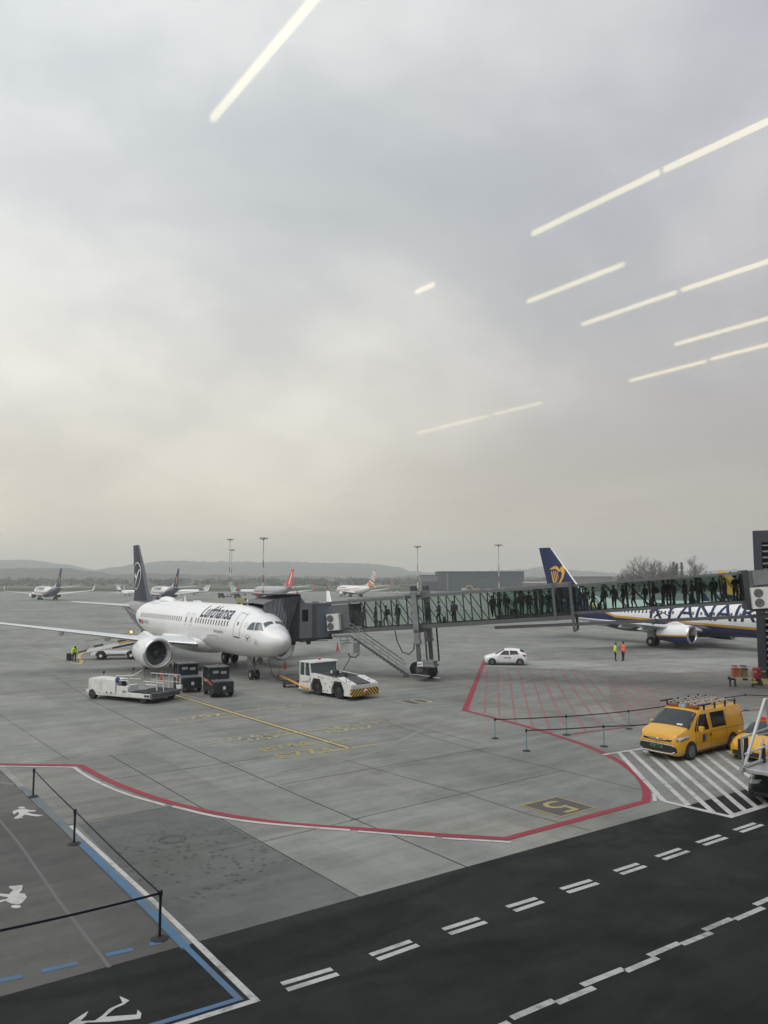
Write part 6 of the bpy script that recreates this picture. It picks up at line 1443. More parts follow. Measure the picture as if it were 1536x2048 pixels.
# side plate outline, x aft from the bumper; wheel cut-outs as notches
a1=oct_arch(1.30,.66,.28); a2=oct_arch(3.55,.66,.28)
outl_=[(0.0,.30)]+a1[:1]+a1[1:]+a2[:1]+a2[1:]+[(5.5,.28),(5.5,.75),(4.4,.95),(4.2,1.45),(3.9,1.50),(1.2,1.32),(.25,1.12),(0.0,1.0)]
for s in (1,-1):
    mb=MB(); a,b=sorted((s*TW,s*(TW-.10))); mb.prism(outl_,1,a,b); sp_=mb.build('side_plate',whited,tug)
    for x,z in ((.9,.95),(1.9,1.05),(2.1,.72),(2.55,.9),(2.35,.45),(2.75,.4),(3.3,1.3),(2.9,1.25)):
        mb=MB(); y=s*(TW+.003); mb.lathe([(-.004,.05),(.004,.05)],(x,y,z),1,10); mb.build('access_hole',trim,sp_)
    for xx in (1.30,3.55): wheel('wheel',tug,xx,s*(TW-.32),.58,.58,.44,black,dark,n=24)
    mb=MB(); a,b=sorted((s*TW,s*.55)); mb.hexa([(.05,a,1.0),(1.4,a,1.30),(1.4,b,1.30),(.05,b,1.0)],[(.1,a+.05,1.06),(1.3,a+.08,1.42),(1.3,b,1.42),(.1,b,1.06)]); mb.build('hood_panel',whited,tug,bev=.03)
    mb=MB(); y=s*.85; mb.lathe([(-.02,.12),(.02,.11)],(.55,y,1.21),2,12); mb.build('headlamp',headl,tug)
    mb=MB(); mb.box(-.02,.02,s*1.0-.16,s*1.0+.16,.80,.98); mb.build('front_lamp',galv,tug)
mb=MB(); mb.box(.05,5.45,-TW+.10,TW-.10,.34,.95); mb.build('chassis',dark,tug)
mb=MB(); mb.prism([(1.3,.95),(4.1,.95),(4.1,1.42),(3.8,1.46),(1.3,1.34)],1,-TW+.1,TW-.1); mb.build('engine_deck',mat('deck_grey',(0.06,0.062,0.068),0.7,var=.2),tug,bev=.03)
mb=MB(); mb.prism([(.02,.95),(1.3,.95),(1.3,1.36),(.02,1.08)],1,-.55,.55); mb.build('centre_grille',mat('deck_grey',(0.06,0.062,0.068),0.7,var=.2),tug)
for i in range(9):
    mb=MB(); x=1.5+i*.22; mb.box(x,x+.05,-.8,.8,1.385+.006*i,1.40+.006*i); mb.build('deck_vent',dark,tug)
mb=MB(); mb.box(2.9,3.4,-.5,.1,1.42,1.62); mb.build('filter_box',whited,tug,bev=.02); mb=MB(); mb.box(2.5,2.9,.05,.35,1.4,1.72); mb.build('exhaust',dark,tug,bev=.02)
def hazard():
    m=bpy.data.materials.new('hazard_stripes'); m.use_nodes=True; nt=m.node_tree; N=nt.nodes; L=nt.links; b=N['Principled BSDF']; b.inputs['Roughness'].default_value=.5
    tc=N.new('ShaderNodeTexCoord'); sp=N.new('ShaderNodeSeparateXYZ'); L.new(tc.outputs['Object'],sp.inputs[0])
    ab=N.new('ShaderNodeMath'); ab.operation='ABSOLUTE'; L.new(sp.outputs[1],ab.inputs[0]); ad=N.new('ShaderNodeMath'); ad.operation='ADD'; L.new(ab.outputs[0],ad.inputs[0]); L.new(sp.outputs[2],ad.inputs[1])
    mu=N.new('ShaderNodeMath'); mu.operation='MULTIPLY'; mu.inputs[1].default_value=3.7; L.new(ad.outputs[0],mu.inputs[0]); fr=N.new('ShaderNodeMath'); fr.operation='FRACT'; L.new(mu.outputs[0],fr.inputs[0])
    g_=N.new('ShaderNodeMath'); g_.operation='GREATER_THAN'; g_.inputs[1].default_value=.5; L.new(fr.outputs[0],g_.inputs[0]); mx=N.new('ShaderNodeMix'); mx.data_type='RGBA'; mx.inputs[6].default_value=(.02,.02,.02,1); mx.inputs[7].default_value=(.60,.36,.04,1); L.new(g_.outputs[0],mx.inputs[0]); L.new(mx.outputs[2],b.inputs['Base Color']); return m
mb=MB(); mb.box(-.12,.06,-TW,TW,.28,.74); mb.build('bumper',hazard(),tug,bev=.02)
mb=MB(); mb.box(-.06,.04,-TW+.02,TW-.02,.76,1.0); mb.box(-.2,-.05,-.14,.14,.5,.68); mb.build('front_panel',whited,tug)
mb=MB(); mb.box(-.24,-.12,-.1,.1,.42,.60); mb.build('tow_hitch',red,tug)
# cab at the rear with glass all round
cx0,cx1=4.15,5.45
mb=MB(); mb.box(cx0,cx1,-TW,TW,.75,1.25); mb.build('cab_base',whited,tug,bev=.02)
mb=MB(); mb.prism([(cx0+.02,1.25),(cx1-.04,1.25),(cx1-.10,2.12),(cx0+.18,2.12)],1,-TW+.05,TW-.05); mb.build('cab_glass',mat('cab_glass_teal',(0.055,0.085,0.09),0.08,spec=.9),tug)
mb=MB()
for x,xt in ((cx0+.0,cx0+.16),(cx1-.06,cx1-.12),((cx0+cx1)/2,(cx0+cx1)/2)):
    for s in (1,-1):
        y=s*(TW-.03); mb=MB(); mb.hexa([(x,y-.04,1.25),(x+.08,y-.04,1.25),(x+.08,y+.04,1.25),(x,y+.04,1.25)],[(xt,y-.04,2.12),(xt+.08,y-.04,2.12),(xt+.08,y+.04,2.12),(xt,y+.04,2.12)]); mb.build('cab_pillar',whited,tug)
mb=MB(); mb.prism([(cx0+.02,2.12),(cx1+.05,2.12),(cx1+.02,2.22),(cx0+.1,2.24)],1,-TW-.02,TW+.02); mb.build('cab_roof',whited,tug,bev=.03)
mb=MB(); mb.lathe([(2.22,.09),(2.36,.08),(2.40,.03)],(cx0+.6,0,0),2,10); mb.build('beacon',red,tug,smooth=50)
mb=MB(); mb.tube([(.5,TW-.1,1.1),(.35,TW+.12,1.75)],.02,5); mb.box(.30,.36,TW+.02,TW+.22,1.55,1.80); mb.build('mirror',dark,tug)
# tow bar from the tug towards the nose wheel
q0=G(616,1378,.5); q1=G(560,1353,.35); tb=empty('tow_bar',((q0+q1)/2).xy.to_3d(),math.atan2((q0-q1).y,(q0-q1).x),'orange tow bar on small wheels between the tug and the nose wheel','tow bar'); Lb=(q0-q1).xy.length/2
mb=MB(); mb.tube([(-Lb,0,.42),(Lb,0,.5)],.09,8); mb.build('bar',mat('tow_bar_orange',(.60,.27,.06),.5,var=.15,dirt=.3),tb)
mb=MB(); mb.box(-Lb*.25,-Lb*.05,-.45,.45,.28,.36); mb.tube([(-Lb*.15,-.3,.3),(-Lb*.15,-.3,.9),(-Lb*.15,.1,.9)],.03,5); mb.tube([(-Lb,0,.42),(-Lb-.1,0,1.0)],.02,5); mb.box(-Lb-.3,-Lb,-.12,.12,.3,.5); mb.build('axle_frame',dark,tb)
for y in (-.5,.5): wheel('wheel',tb,-Lb*.15,y,.24,.24,.16,black,None,sub=None,n=12)
# ---- baggage tractors
tbk=mat('tractor_black',(0.012,0.017,0.021),0.5,var=.15,dirt=.2); tor=mat('tractor_orange',(0.42,0.115,0.05),0.5,var=.1,dirt=.25)
def tractor(pa,label,Lc=2.75):
    """pa: pixel of the lower rear left corner; both tractors face away to the left"""
    A=G(*pa); h=Vector((-.47,.883,0)); dn=Vector((h.y,-h.x,0)); w=.70; o=A+dn*w
    t=empty('baggage_tractor',o.xy.to_3d(),math.atan2(h.y,h.x),label,'baggage tractor','black baggage tractors by the loader')
    mb=MB(); mb.box(0,Lc,-w,w,.32,.62); mb.build('chassis',tbk,t,bev=.03)
    mb=MB(); mb.box(.02,1.15,-w,w,.62,1.05); mb.build('rear_deck',tbk,t,bev=.04)
    mb=MB(); mb.box(.1,1.05,-w+.08,w-.08,1.05,1.10); mb.tube([(.1,-w+.1,1.2),(.1,w-.1,1.2)],.025,5); mb.build('deck_rail',steel,t)
    mb=MB(); mb.box(1.15,Lc,-w,w,.62,1.12); mb.build('cab_base',tbk,t,bev=.03)
    mb=MB(); mb.prism([(1.18,1.12),(Lc-.02,1.12),(Lc-.22,1.86),(1.22,1.86)],1,-w+.04,w-.04); cg=mb.build('cab_glass',mat('tractor_glass',(0.02,0.03,0.034),.12,spec=.45),t)
    mb=MB()
    for x,xt in ((1.15,1.18),(Lc-.06,Lc-.28),(2.0,2.0)):
        for s in (1,-1):
            y=s*(w-.02); mb=MB(); mb.hexa([(x,y-.035,1.12),(x+.07,y-.035,1.12),(x+.07,y+.035,1.12),(x,y+.035,1.12)],[(xt,y-.035,1.86),(xt+.07,y-.035,1.86),(xt+.07,y+.035,1.86),(xt,y+.035,1.86)]); mb.build('cab_pillar',tbk,t)
    mb=MB(); mb.tube([(1.16,0,1.12),(1.19,0,1.86)],.03,5); mb.build('cab_pillar',tbk,t)
    mb=MB(); mb.box(1.08,Lc-.15,-w-.03,w+.03,1.86,1.94); mb.build('cab_roof',mat('tractor_roof',(.05,.056,.058),.5),t,bev=.03)
    mb=MB(); mb.lathe([(1.94,.07),(2.06,.06)],(1.7,0,0),2,8); mb.build('beacon',mat('beacon_pink',(.45,.2,.16),.4),t)
    for s in (1,-1):
        mb=MB(); a,b=sorted((s*(w+.004),s*(w-.02))); mb.prism([(1.18,.86),(Lc-.05,1.02),(Lc-.05,1.26) if False else (Lc-.05,1.11),(1.18,1.05)],1,a,b); mb.prism([(.55,.76),(1.12,.84),(1.12,1.0),(.55,.88)],1,a,b); mb.build('side_stripe',tor,t)
        mb=MB(); a,b=sorted((s*(w+.005),s*(w+.02))); mb.box(1.9,2.25,a,b,.92,1.02); mb.build('side_label',platew,t)
        for x,r in ((.55,.32),(Lc-.5,.30)): wheel('wheel',t,x,s*(w-.07),r,r,.22,black,dark,n=16)
    for y,z in ((.25,1.5),(-.3,1.45)):
        mb=MB(); mb.box(1.165,1.175,y-.2,y+.2,z,z+.18); mb.build('window_sticker',mat('sticker_grey',(.28,.30,.31),.6),t)
    mb=MB(); mb.box(-.03,0,-.12,.06,.55,.75); mb.build('rear_plate',platew,t)
    mb=MB(); mb.box(-.2,0,-.1,.1,.38,.5); mb.build('tow_hitch',dark,t)
    mb=MB(); mb.tube([(Lc-.2,w,1.6),(Lc-.15,w+.25,1.75)],.02,5); mb.box(Lc-.2,Lc-.12,w+.18,w+.38,1.6,1.85); mb.build('mirror',dark,t)
    return t
tractor((427,1397),'black baggage tractor with orange side stripe, the nearer one with its rear in full view')
tractor((364,1387),'black baggage tractor with orange stripe standing between the loader and its twin')
# ---- low white cargo loader
p0=G(176,1397); p1=G(290,1408); d=(p1-p0); d.z=0; Ll=d.length; ld=empty('cargo_loader',p0.xy.to_3d(),math.atan2(d.y,d.x),'low white cargo loader with side rails and roller deck in front of the engine','cargo loader')
W2=2.75
mb=MB(); mb.box(-.1,Ll+.1,0.02,W2,.30,.48); mb.box(-.55,0,.3,.6,.38,.55); mb.build('chassis',whited,ld,bev=.02)
mb=MB(); mb.prism([(.0,.45),(1.15,.45),(1.15,1.38),(.15,1.38),(0,1.30)],1,0,1.15); mb.build('power_box',whited,ld,bev=.03)
mb=MB(); mb.box(1.17,2.45,-.01,1.15,.42,1.36); mb.build('battery_box',whited,ld,bev=.03)
for x in (1.7,2.1):
    mb=MB(); mb.lathe([(-.02,.06),(.02,.06)],(x,-.01,.52),1,10); mb.build('vent',trim,ld)
mb=MB(); mb.box(2.55,3.55,.0,.05,.42,1.0); dp=mb.build('door_panel',whited,ld,bev=.02)
flat_text('door_lettering','8712',(3.1,-.004,.58),(1,0,0),(0,0,1),.2,.34,ink,dp)
mb=MB(); mb.tube([(2.55,.03,1.0),(2.55,.03,1.35),(3.55,.03,1.35),(3.55,.03,1.0)],.03,6); mb.tube([(2.55,1.1,1.0),(2.55,1.1,1.35),(3.55,1.1,1.35)],.025,6); mb.build('door_frame',whited,ld)
mb=MB(); mb.box(2.62,3.05,.35,.8,.5,.98); mb.box(2.62,2.74,.35,.8,.98,1.3); mb.build('seat',trim,ld,bev=.04)
mb=MB(); mb.box(3.2,3.5,.2,1.0,.5,1.05); mb.tube([(3.15,.6,1.05),(3.0,.6,1.2)],.02,5); mb.lathe([(-.015,.18),(.015,.18)],(2.98,.6,1.22),0,14); mb.build('console',whited,ld)
mb=MB(); mb.ball((2.58,.05,1.38),.16,10,0,1.1); mb.build('blue_cloth',mat('blue_cloth',(.03,.07,.22),.8),ld)
mb=MB(); mb.box(.2,Ll+.42,1.3,W2,.50,.62); mb.box(3.6,Ll+.42,.0,1.3,.44,.60); dk=mb.build('deck',steel,ld)
mb=MB()
for i in range(15):
    x=3.7+i*.12*((Ll-2.6)/1.7); mb.tube([(x,.08,.64),(x,W2-.1,.64)],.035,6)
mb.build('roller',dark,dk)
mb=MB(); mb.box(Ll+.40,Ll+.52,0,W2,.30,.66); 
for i in range(14): mb.box(Ll+.52,Ll+.55,.15+i*.18,.25+i*.18,.40,.60)
mb.build('front_beam',steel,ld)
mb=MB(); mb.box(3.55,Ll+.42,-.06,.06,.34,.62); mb.box(Ll+.2,Ll+.57,W2-.1,W2+.1,.34,.9); mb.build('side_beam',whited,ld,bev=.02)
for x in (Ll+.08,Ll+.30):
    mb=MB(); mb.lathe([(-.03,.08),(.03,.08)],(x,-.07,.50),1,12); mb.build('front_lamp',trim,ld)
for x in (.35,Ll-.18):
    for y in (.12,W2-.2): wheel('wheel',ld,x,y,.34,.34,.26,black,dark,n=18)
for (xa,xb) in ((2.9,4.5),(4.55,Ll+.42)):
    mb=MB(); mb.tube([(xa,W2,.6),(xa,W2,1.55),(xb,W2,1.55),(xb,W2,.6)],.03,6); mb.tube([(xa,W2,1.08),(xb,W2,1.08)],.02,5)
    for i in range(1,3): mb.tube([(xa+(xb-xa)*i/3,W2,.6),(xa+(xb-xa)*i/3,W2,1.55)],.018,5)
    mb.build('side_rail',whited,ld)
mb=MB(); mb.tube([(3.7,1.25,.6),(3.7,1.25,1.2),(Ll+.3,1.25,1.2),(Ll+.40,1.25,.62)],.03,6); mb.tube([(3.9,1.25,.6),(3.9,1.25,1.0),(4.8,1.25,1.0),(4.9,1.25,.62)],.045,6); mb.build('inner_rail',whited,ld)
mb=MB(); mb.tube([(1.0,1.4,1.38),(2.6,1.4,1.5),(3.4,1.4,1.9)],.03,5); mb.build('rail_arm',whited,ld)
for x,y,z in ((.1,1.2,1.62),(2.5,1.5,1.95),(3.45,1.6,2.05)):
    mb=MB(); mb.tube([(x,y,1.3),(x,y,z-.08)],.015,5); mb.ball((x,y,z),.09,8); mb.build('work_lamp',trim,ld)
# ---- belt loader
p0=G(201,1320); p1=G(262,1319); d=p1-p0; d.z=0; wb=d.length; bl=empty('belt_loader',p0.xy.to_3d(),math.atan2(d.y,d.x),'white belt loader with its conveyor raised and amber beacon lit behind the engine','belt loader')
mb=MB(); mb.prism([(-.95,.42),(wb+2.2,.42),(wb+2.2,.80),(-.7,.82),(-.95,.68)],1,.05,1.9); mb.build('chassis',white,bl,bev=.03)
mb=MB(); mb.box(.55,wb-.55,0.0,.06,.50,.56); mb.box(.5,wb-.5,.0,.06,.40,.46); mb.build('side_step',trim,bl)
for x in (0,wb):
    arch(bl,x,.06,.40,-1 if False else 1,.42) if False else None
    mb=MB(); n=12; mb.prism([(x+.52*math.cos(PI*i/n),.42+.48*math.sin(PI*i/n)) for i in range(n+1)],1,.03,.3); mb.build('wheel_arch',trim,bl)
    for y in (.10,1.85): wheel('wheel',bl,x,y,.40,.40,.26,black,white,n=18)
zz_=lambda x: .82+(x+1.5)*.205
def conv(x0,x1,y0,y1,a,b): return [(x0,y0,zz_(x0)+a),(x1,y0,zz_(x1)+a),(x1,y1,zz_(x1)+a),(x0,y1,zz_(x0)+a)],[(x0,y0,zz_(x0)+b),(x1,y0,zz_(x1)+b),(x1,y1,zz_(x1)+b),(x0,y1,zz_(x0)+b)]
mb=MB(); mb.hexa(*conv(-1.4,wb+2.6,.35,.42,-.12,.20)); mb.hexa(*conv(-1.4,wb+2.6,1.25,1.32,-.12,.20)); mb.build('conveyor_frame',white,bl)
mb=MB(); mb.hexa(*conv(-2.6,wb+2.6,.44,1.23,.0,.12)); mb.build('conveyor_belt',trim,bl)
mb=MB(); mb.hexa(*conv(1.6,wb+.2,.33,.345,.02,.18)); mb.build('yellow_panel',yellow,bl)
mb=MB(); mb.hexa(*conv(1.0,wb+1.5,.5,1.1,-.32,-.15)); mb.build('lift_arm',dark,bl)
for sy in (.36,1.3):
    mb=MB(); mb.tube([(-1.35,sy,zz_(-1.35)+.1),(-1.6,sy,zz_(-1.5)+.95),(wb+.1,sy,zz_(wb)+1.0),(wb+.5,sy,zz_(wb+.5)+.15)],.025,5); mb.build('handrail',mat('rail_brown',(.22,.17,.10),.6),bl)
mb=MB(); mb.tube([(-2.9,.5,.55),(-1.4,.5,1.05)],.03,5); mb.tube([(-2.9,1.2,.55),(-1.4,1.2,1.05)],.03,5); mb.hexa([(-3.1,.45,.50),(-1.5,.45,.9),(-1.5,1.25,.9),(-3.1,1.25,.50)],[(-3.1,.45,.6),(-1.5,.45,1.0),(-1.5,1.25,1.0),(-3.1,1.25,.6)]); mb.build('lower_chute',mat('rail_brown',(.22,.17,.10),.6),bl)
mb=MB(); mb.box(wb+.3,wb+1.6,.1,1.1,.95,1.35); mb.build('cab_base',white,bl,bev=.03)
mb=MB(); mb.tube([(wb-.1,.3,zz_(wb)+.2),(wb-.1,.3,zz_(wb)+.86)],.02,5); mb.build('beacon_post',dark,bl)
mb=MB(); mb.ball((wb-.1,.3,zz_(wb)+.98),.13,12,0,1.0); mb.build('beacon',mat('lit_amber_beacon',(.8,.45,.05),.3,emit=(1.0,.50,.06),estr=1.5),bl,smooth=60)
mb=MB(); mb.tube([(1.3,.3,zz_(1.3)+.25),(1.5,.3,zz_(1.5)+.55),(1.6,.3,zz_(1.5)+.75),(1.35,.3,zz_(1.5)+.88)],.06,6); mb.build('hose_reel',yellow,bl)
for i,(x,px) in enumerate(((-.35,0),(1.95,0))):
    w_=bl.matrix_world if False else None; ca,sa=math.cos(bl.rotation_euler.z),math.sin(bl.rotation_euler.z); lx_,ly_=x,.82
    pos=(bl.location.x+lx_*ca-ly_*sa,bl.location.y+lx_*sa+ly_*ca,zz_(x)+.13)
    r=empty('suitcase',pos,bl.rotation_euler.z,['dark suitcase lying low on the raised conveyor','dark suitcase lying high on the raised conveyor'][i],'suitcase','suitcases on the conveyor'); r.rotation_euler=(0,-math.atan(.205),bl.rotation_euler.z)
    mb=MB(); mb.box(-.42,.42,-.3,.3,0,.28); mb.build('shell',mat('case_blue_grey',(.05,.065,.08),.5),r,bev=.04); mb=MB(); mb.tube([(-.12,-.31,.1),(-.12,-.36,.12),(.12,-.36,.12),(.12,-.31,.1)],.015,5); mb.build('handle',trim,r)
# ---- dark truck with white tubular frame at the right edge
tk=empty('steps_truck',(0,0,0),0,'dark truck front with white tubular frame and pale platform at the right edge','truck')
D0=27.4
def TP(px,py,D=D0): 
    p=AT(px,py,D); return p
fx=TP(1500,1600).x
tkm=mat('truck_black',(0.012,0.014,0.016),.3,coat=.5)
TO=G(1501,1606)
def TR(x,y,z):   # local: x right along the front, y back
    c,s=math.cos(R(-27)),math.sin(R(-27)); return (TO.x+x*c-y*s,TO.y+x*s+y*c,z)
def tbld(mb,n,m,**k): mb.v=[TR(*v) for v in mb.v]; return mb.build(n,m,tk,**k)
mb=MB(); mb.prism([(0,.32),(.0,.62),(.12,.98),(.5,1.12),(1.4,1.2),(5,1.2),(5,.32)],1,0,2.1)
mb.v=[(v[0],v[1],v[2]) for v in mb.v]; tbld(mb,'body',tkm,bev=.08)
mb=MB(); mb.box(-.06,.1,.05,2.0,.25,.50); mb.box(.1,4.6,-.02,.1,.24,.40); tbld(mb,'bumper',trim,bev=.04)
mb=MB(); mb.prism([(-.02,.66),(.30,.70),(.42,.86),(.05,.84)],1,-.012,.3); tbld(mb,'headlamp',headl,bev=.03)
mb=MB(); mb.tube([(.1,-.03,1.02),(.7,-.04,1.10),(2.5,-.04,1.14)],.035,6); tbld(mb,'body_strip',galv)
for x in (.95,4.0):
    o=wheel('wheel',tk,0,0,0,.40,.26,black,steel,n=20); o.location=TR(x,.12,.40); o.rotation_euler=(0,0,R(-27))
    o=wheel('wheel',tk,0,0,0,.40,.26,black,steel,n=20); o.location=TR(x,1.98,.40); o.rotation_euler=(0,0,R(-27))
mb=MB(); pz=[TP(1478,1541,27.6),TP(1545,1556,26.8),TP(1600,1520,28.5),TP(1530,1512,29.0)]
mb.hexa([(p.x,p.y,1.20) for p in pz],[(p.x,p.y,1.34) for p in pz]); mb.build('platform',galv,tk,bev=.02)
wf_=mat('frame_white',(.62,.63,.63),.4,var=.05,dirt=.15)
def P3(px,py,D): return tuple(TP(px,py,D))
mb=MB(); mb.tube([P3(1489,1531,27.5),P3(1530,1398,27.9)],.055,8); mb.tube([P3(1530,1398,27.9),P3(1549,1530,28.6)],.045,8); mb.tube([P3(1530,1398,27.9),P3(1600,1400,29)],.04,6); mb.tube([P3(1490,1508,27.5),P3(1549,1486,28.6)],.035,6); mb.tube([P3(1519,1520,28.2),P3(1527,1478,28.2)],.035,6); mb.build('brace_frame',wf_,tk)
mb=MB(); mb.tube([P3(1483,1476,27.5),P3(1507,1467,27.9),P3(1548,1452,28.8)],.04,6); mb.tube([P3(1483,1476,27.5),P3(1485,1508,27.5),P3(1487,1532,27.5)],.035,6); mb.tube([P3(1483,1536,27.4),P3(1548,1512,28.8)],.055,6); mb.tube([P3(1484,1538,27.4),P3(1483,1548,27.4)],.06,6); mb.build('guard_rail',galv,tk)
for a,b in ((1480,1478),(1492,1475)):
    mb=MB(); mb.tube([P3(a,b,27.9),P3(a+.5,b+40,27.9)],.085,4); mb.build('pad_post',trim,tk)
mb=MB(); mb.tube([P3(1526,1488,28.3),P3(1528,1530,28.3)],.08,4); mb.build('pad_post',trim,tk)
mb=MB(); mb.tube([P3(1517,1470,29.2),P3(1560,1462,30)],.03,5); mb.build('top_rail',galv,tk)
# ================================================================ BARRIERS, CONES, DOCK
def post(px,py,label,col,h=1.0,grp=None,base=.19):
    g=G(px,py); r=empty('barrier_post',g,0,label,'barrier post',grp)
    mb=MB(); mb.lathe([(0,base),(.02,base),(.045,base*.6),(.06,.04)],(0,0,0),2,24); mb.build('base',black,r,smooth=40)
    mb=MB(); mb.lathe([(.05,.032),(h-.12,.032)],(0,0,0),2,14); mb.build('pole',col,r,smooth=60)
    mb=MB(); mb.lathe([(h-.14,.036),(h-.13,.045),(h-.01,.045),(h,.03)],(0,0,0),2,14); mb.build('belt_head',col if col!=teal else trim,r,smooth=50)
    return r
teal=mat('post_pale_teal',(.17,.30,.32),.4); pdk=mat('post_dark_blue',(.012,.014,.03),.4)
dl=post(66,1594,'dark blue barrier post farthest left, beside the running pedestrian sign',pdk,1.02,'dark barrier posts along the walkway'); dm=post(148,1688,'dark blue barrier post in the middle of the walkway edge',pdk,1.02,'dark barrier posts along the walkway'); dn=post(319,1878,'dark blue barrier post nearest the camera on the walkway edge',pdk,1.04,'dark barrier posts along the walkway')
tp=[(990,1477,'pale teal barrier post at the left end of the rear belt row'),(1133,1470,'pale teal barrier post second in the rear belt row'),(1258,1458,'pale teal barrier post in the rear belt row just left of the van'),(1053,1502,'pale teal barrier post at the left end of the front belt row'),(1208,1493,'pale teal barrier post in the front belt row just left of the van nose'),(1492,1421,'pale teal barrier post standing right of the van roof')]
P_=[post(a,b,l,teal,1.0,'pale barrier posts by the red hatching') for a,b,l in tp]
def belt(a,b,label,m,z=.93,sag=.02,name='barrier_belt'):
    a,b=Vector(a),Vector(b); n=14; mb=MB(); d=(b-a).normalized(); s=Vector((-d.y,d.x,0))*.002; A=[];
    rows=[]
    for i in range(n+1):
        p=a.lerp(b,i/n); p.z=z-4*sag*(i/n)*(1-i/n); rows.append([p+s+Vector((0,0,.026)),p-s+Vector((0,0,.026)),p-s-Vector((0,0,.026)),p+s-Vector((0,0,.026))])
    mb.loft(rows); return tag(mb.build(name,m),label,'barrier belt')
bp_=mat('belt_purple_black',(.018,.012,.035),.7); br_=mat('belt_dark_wine',(.035,.014,.022),.7)
L_=lambda o:o.location
belt(L_(dl),L_(dm),'dark belt between the far left and middle walkway posts',bp_,.95); belt(L_(dm),L_(dn),'dark purple belt between the middle and nearest walkway posts',bp_,.96,.03)
e_=G(-200,1905,.93); b0=belt(L_(dn),(e_.x,e_.y,0),'purple lettered belt running from the nearest post out of the left of the picture',bp_,.97,.05)
belt(L_(P_[0]),L_(P_[1]),'dark belt between the first two posts of the rear row',br_); belt(L_(P_[1]),L_(P_[2]),'dark belt between the second and third posts of the rear row',br_)
belt(L_(P_[2]),L_(P_[5]),'dark wine belt passing behind the yellow van',br_); f_=G(1640,1395,.9); belt(L_(P_[5]),(f_.x,f_.y,0),'dark wine belt running right from the post beyond the van',br_)
belt(L_(P_[3]),L_(P_[4]),'dark belt of the front row between its two posts',br_); g2=L_(P_[4])+(L_(P_[4])-L_(P_[3]))*.98; belt(L_(P_[4]),g2,'dark belt of the front row running behind the van nose',br_)
conem=mat('cone_red',(.48,.06,.045),.6,var=.1,dirt=.2)
def cone(px,py,label,h=.75):
    g=G(px,py); c=empty('traffic_cone',g,0,label,'traffic cone','red cones around the airliner'); mb=MB(); mb.lathe([(.03,.15),(h,.025)],(0,0,0),2,16); mb.build('body',conem,c,smooth=60)
    mb=MB(); mb.box(-.2,.2,-.2,.2,0,.03); mb.build('base',conem,c,bev=.01); mb=MB(); mb.lathe([(h*.55,.152-.125*(h*.55-.03)/(h-.03)+.004),(h*.72,.152-.125*(h*.72-.03)/(h-.03)+.004)],(0,0,0),2,16); mb.build('reflective_band',mat('cone_band',(.42,.12,.11),.4),c)
cone(570,1338,'red cone standing on the apron beside the nose wheel',.80); cone(675,1301,'small far red cone left of the hanging cabinet',.95); cone(322,1362,'red cone behind the loader rail',.8)
# ground cable from the nose to the tow bar
a_=G(540,1330); mb=MB(); pts_=[Vector((G(537,1318).x,G(537,1318).y,1.9)),G(538,1334)+Vector((0,0,.4)),G(545,1350)+Vector((0,0,.03)),G(560,1361)+Vector((0,0,.03)),G(585,1364)+Vector((0,0,.03)),G(620,1362)+Vector((0,0,.03))]
mb.tube(pts_,.035,6); tag(mb.build('ground_power_cable',mat('cable_brown',(.05,.035,.03),.7)),'brown ground power cable looping from under the nose to the tow bar','cable')
# ---- dark dock tower at the right with louvres
tw=empty('bridge_tower',(29.75,62,0),R(-27),'tall dark cladding tower with pale louvres at the right edge','tower')
twm=mat('tower_cladding',(0.028,0.034,0.045),.5,var=.1); tz=H+(1161-1062)/FPX*62
mb=MB(); mb.box(0,14,.5,9,.4,tz-.2); mb.build('core_wall',mat('tower_inside',(.012,.014,.018),.7),tw)
mb=MB(); mb.box(0,.62,0,.5,.35,tz); mb.box(.62,14,0,.5,tz-.95,tz); mb.box(0,14,.02,9,tz-.2,tz+.02); mb.build('front_cladding',twm,tw,bev=.02)
for i in range(21):
    z=.9+i*.485
    if z>tz-1.1: break
    mb=MB(); mb.hexa([(.66,-.05,z),(14,-.05,z),(14,.42,z+.14),(.66,.42,z+.14)],[(.66,-.05,z+.035),(14,-.05,z+.035),(14,.42,z+.175),(.66,.42,z+.175)]); mb.build('louvre',mat('louvre_grey',(.30,.32,.33),.4,.3),tw)
mb=MB(); mb.tube([(1.55,1,tz),(1.55,1,tz+.5)],.03,5); pb=mb.build('beacon_post',dark,tw); mb=MB(); mb.lathe([(tz+.5,.12),(tz+.8,.10)],(1.55,1,0),2,10); mb.build('beacon',red,pb)
mb=MB(); mb.box(1.6,2.6,-.12,-.05,1.7,2.7); mb.build('service_door',galv,tw)
hzm=hazard_y=mat('rail_yellow',(.42,.38,.08),.5,var=.1)
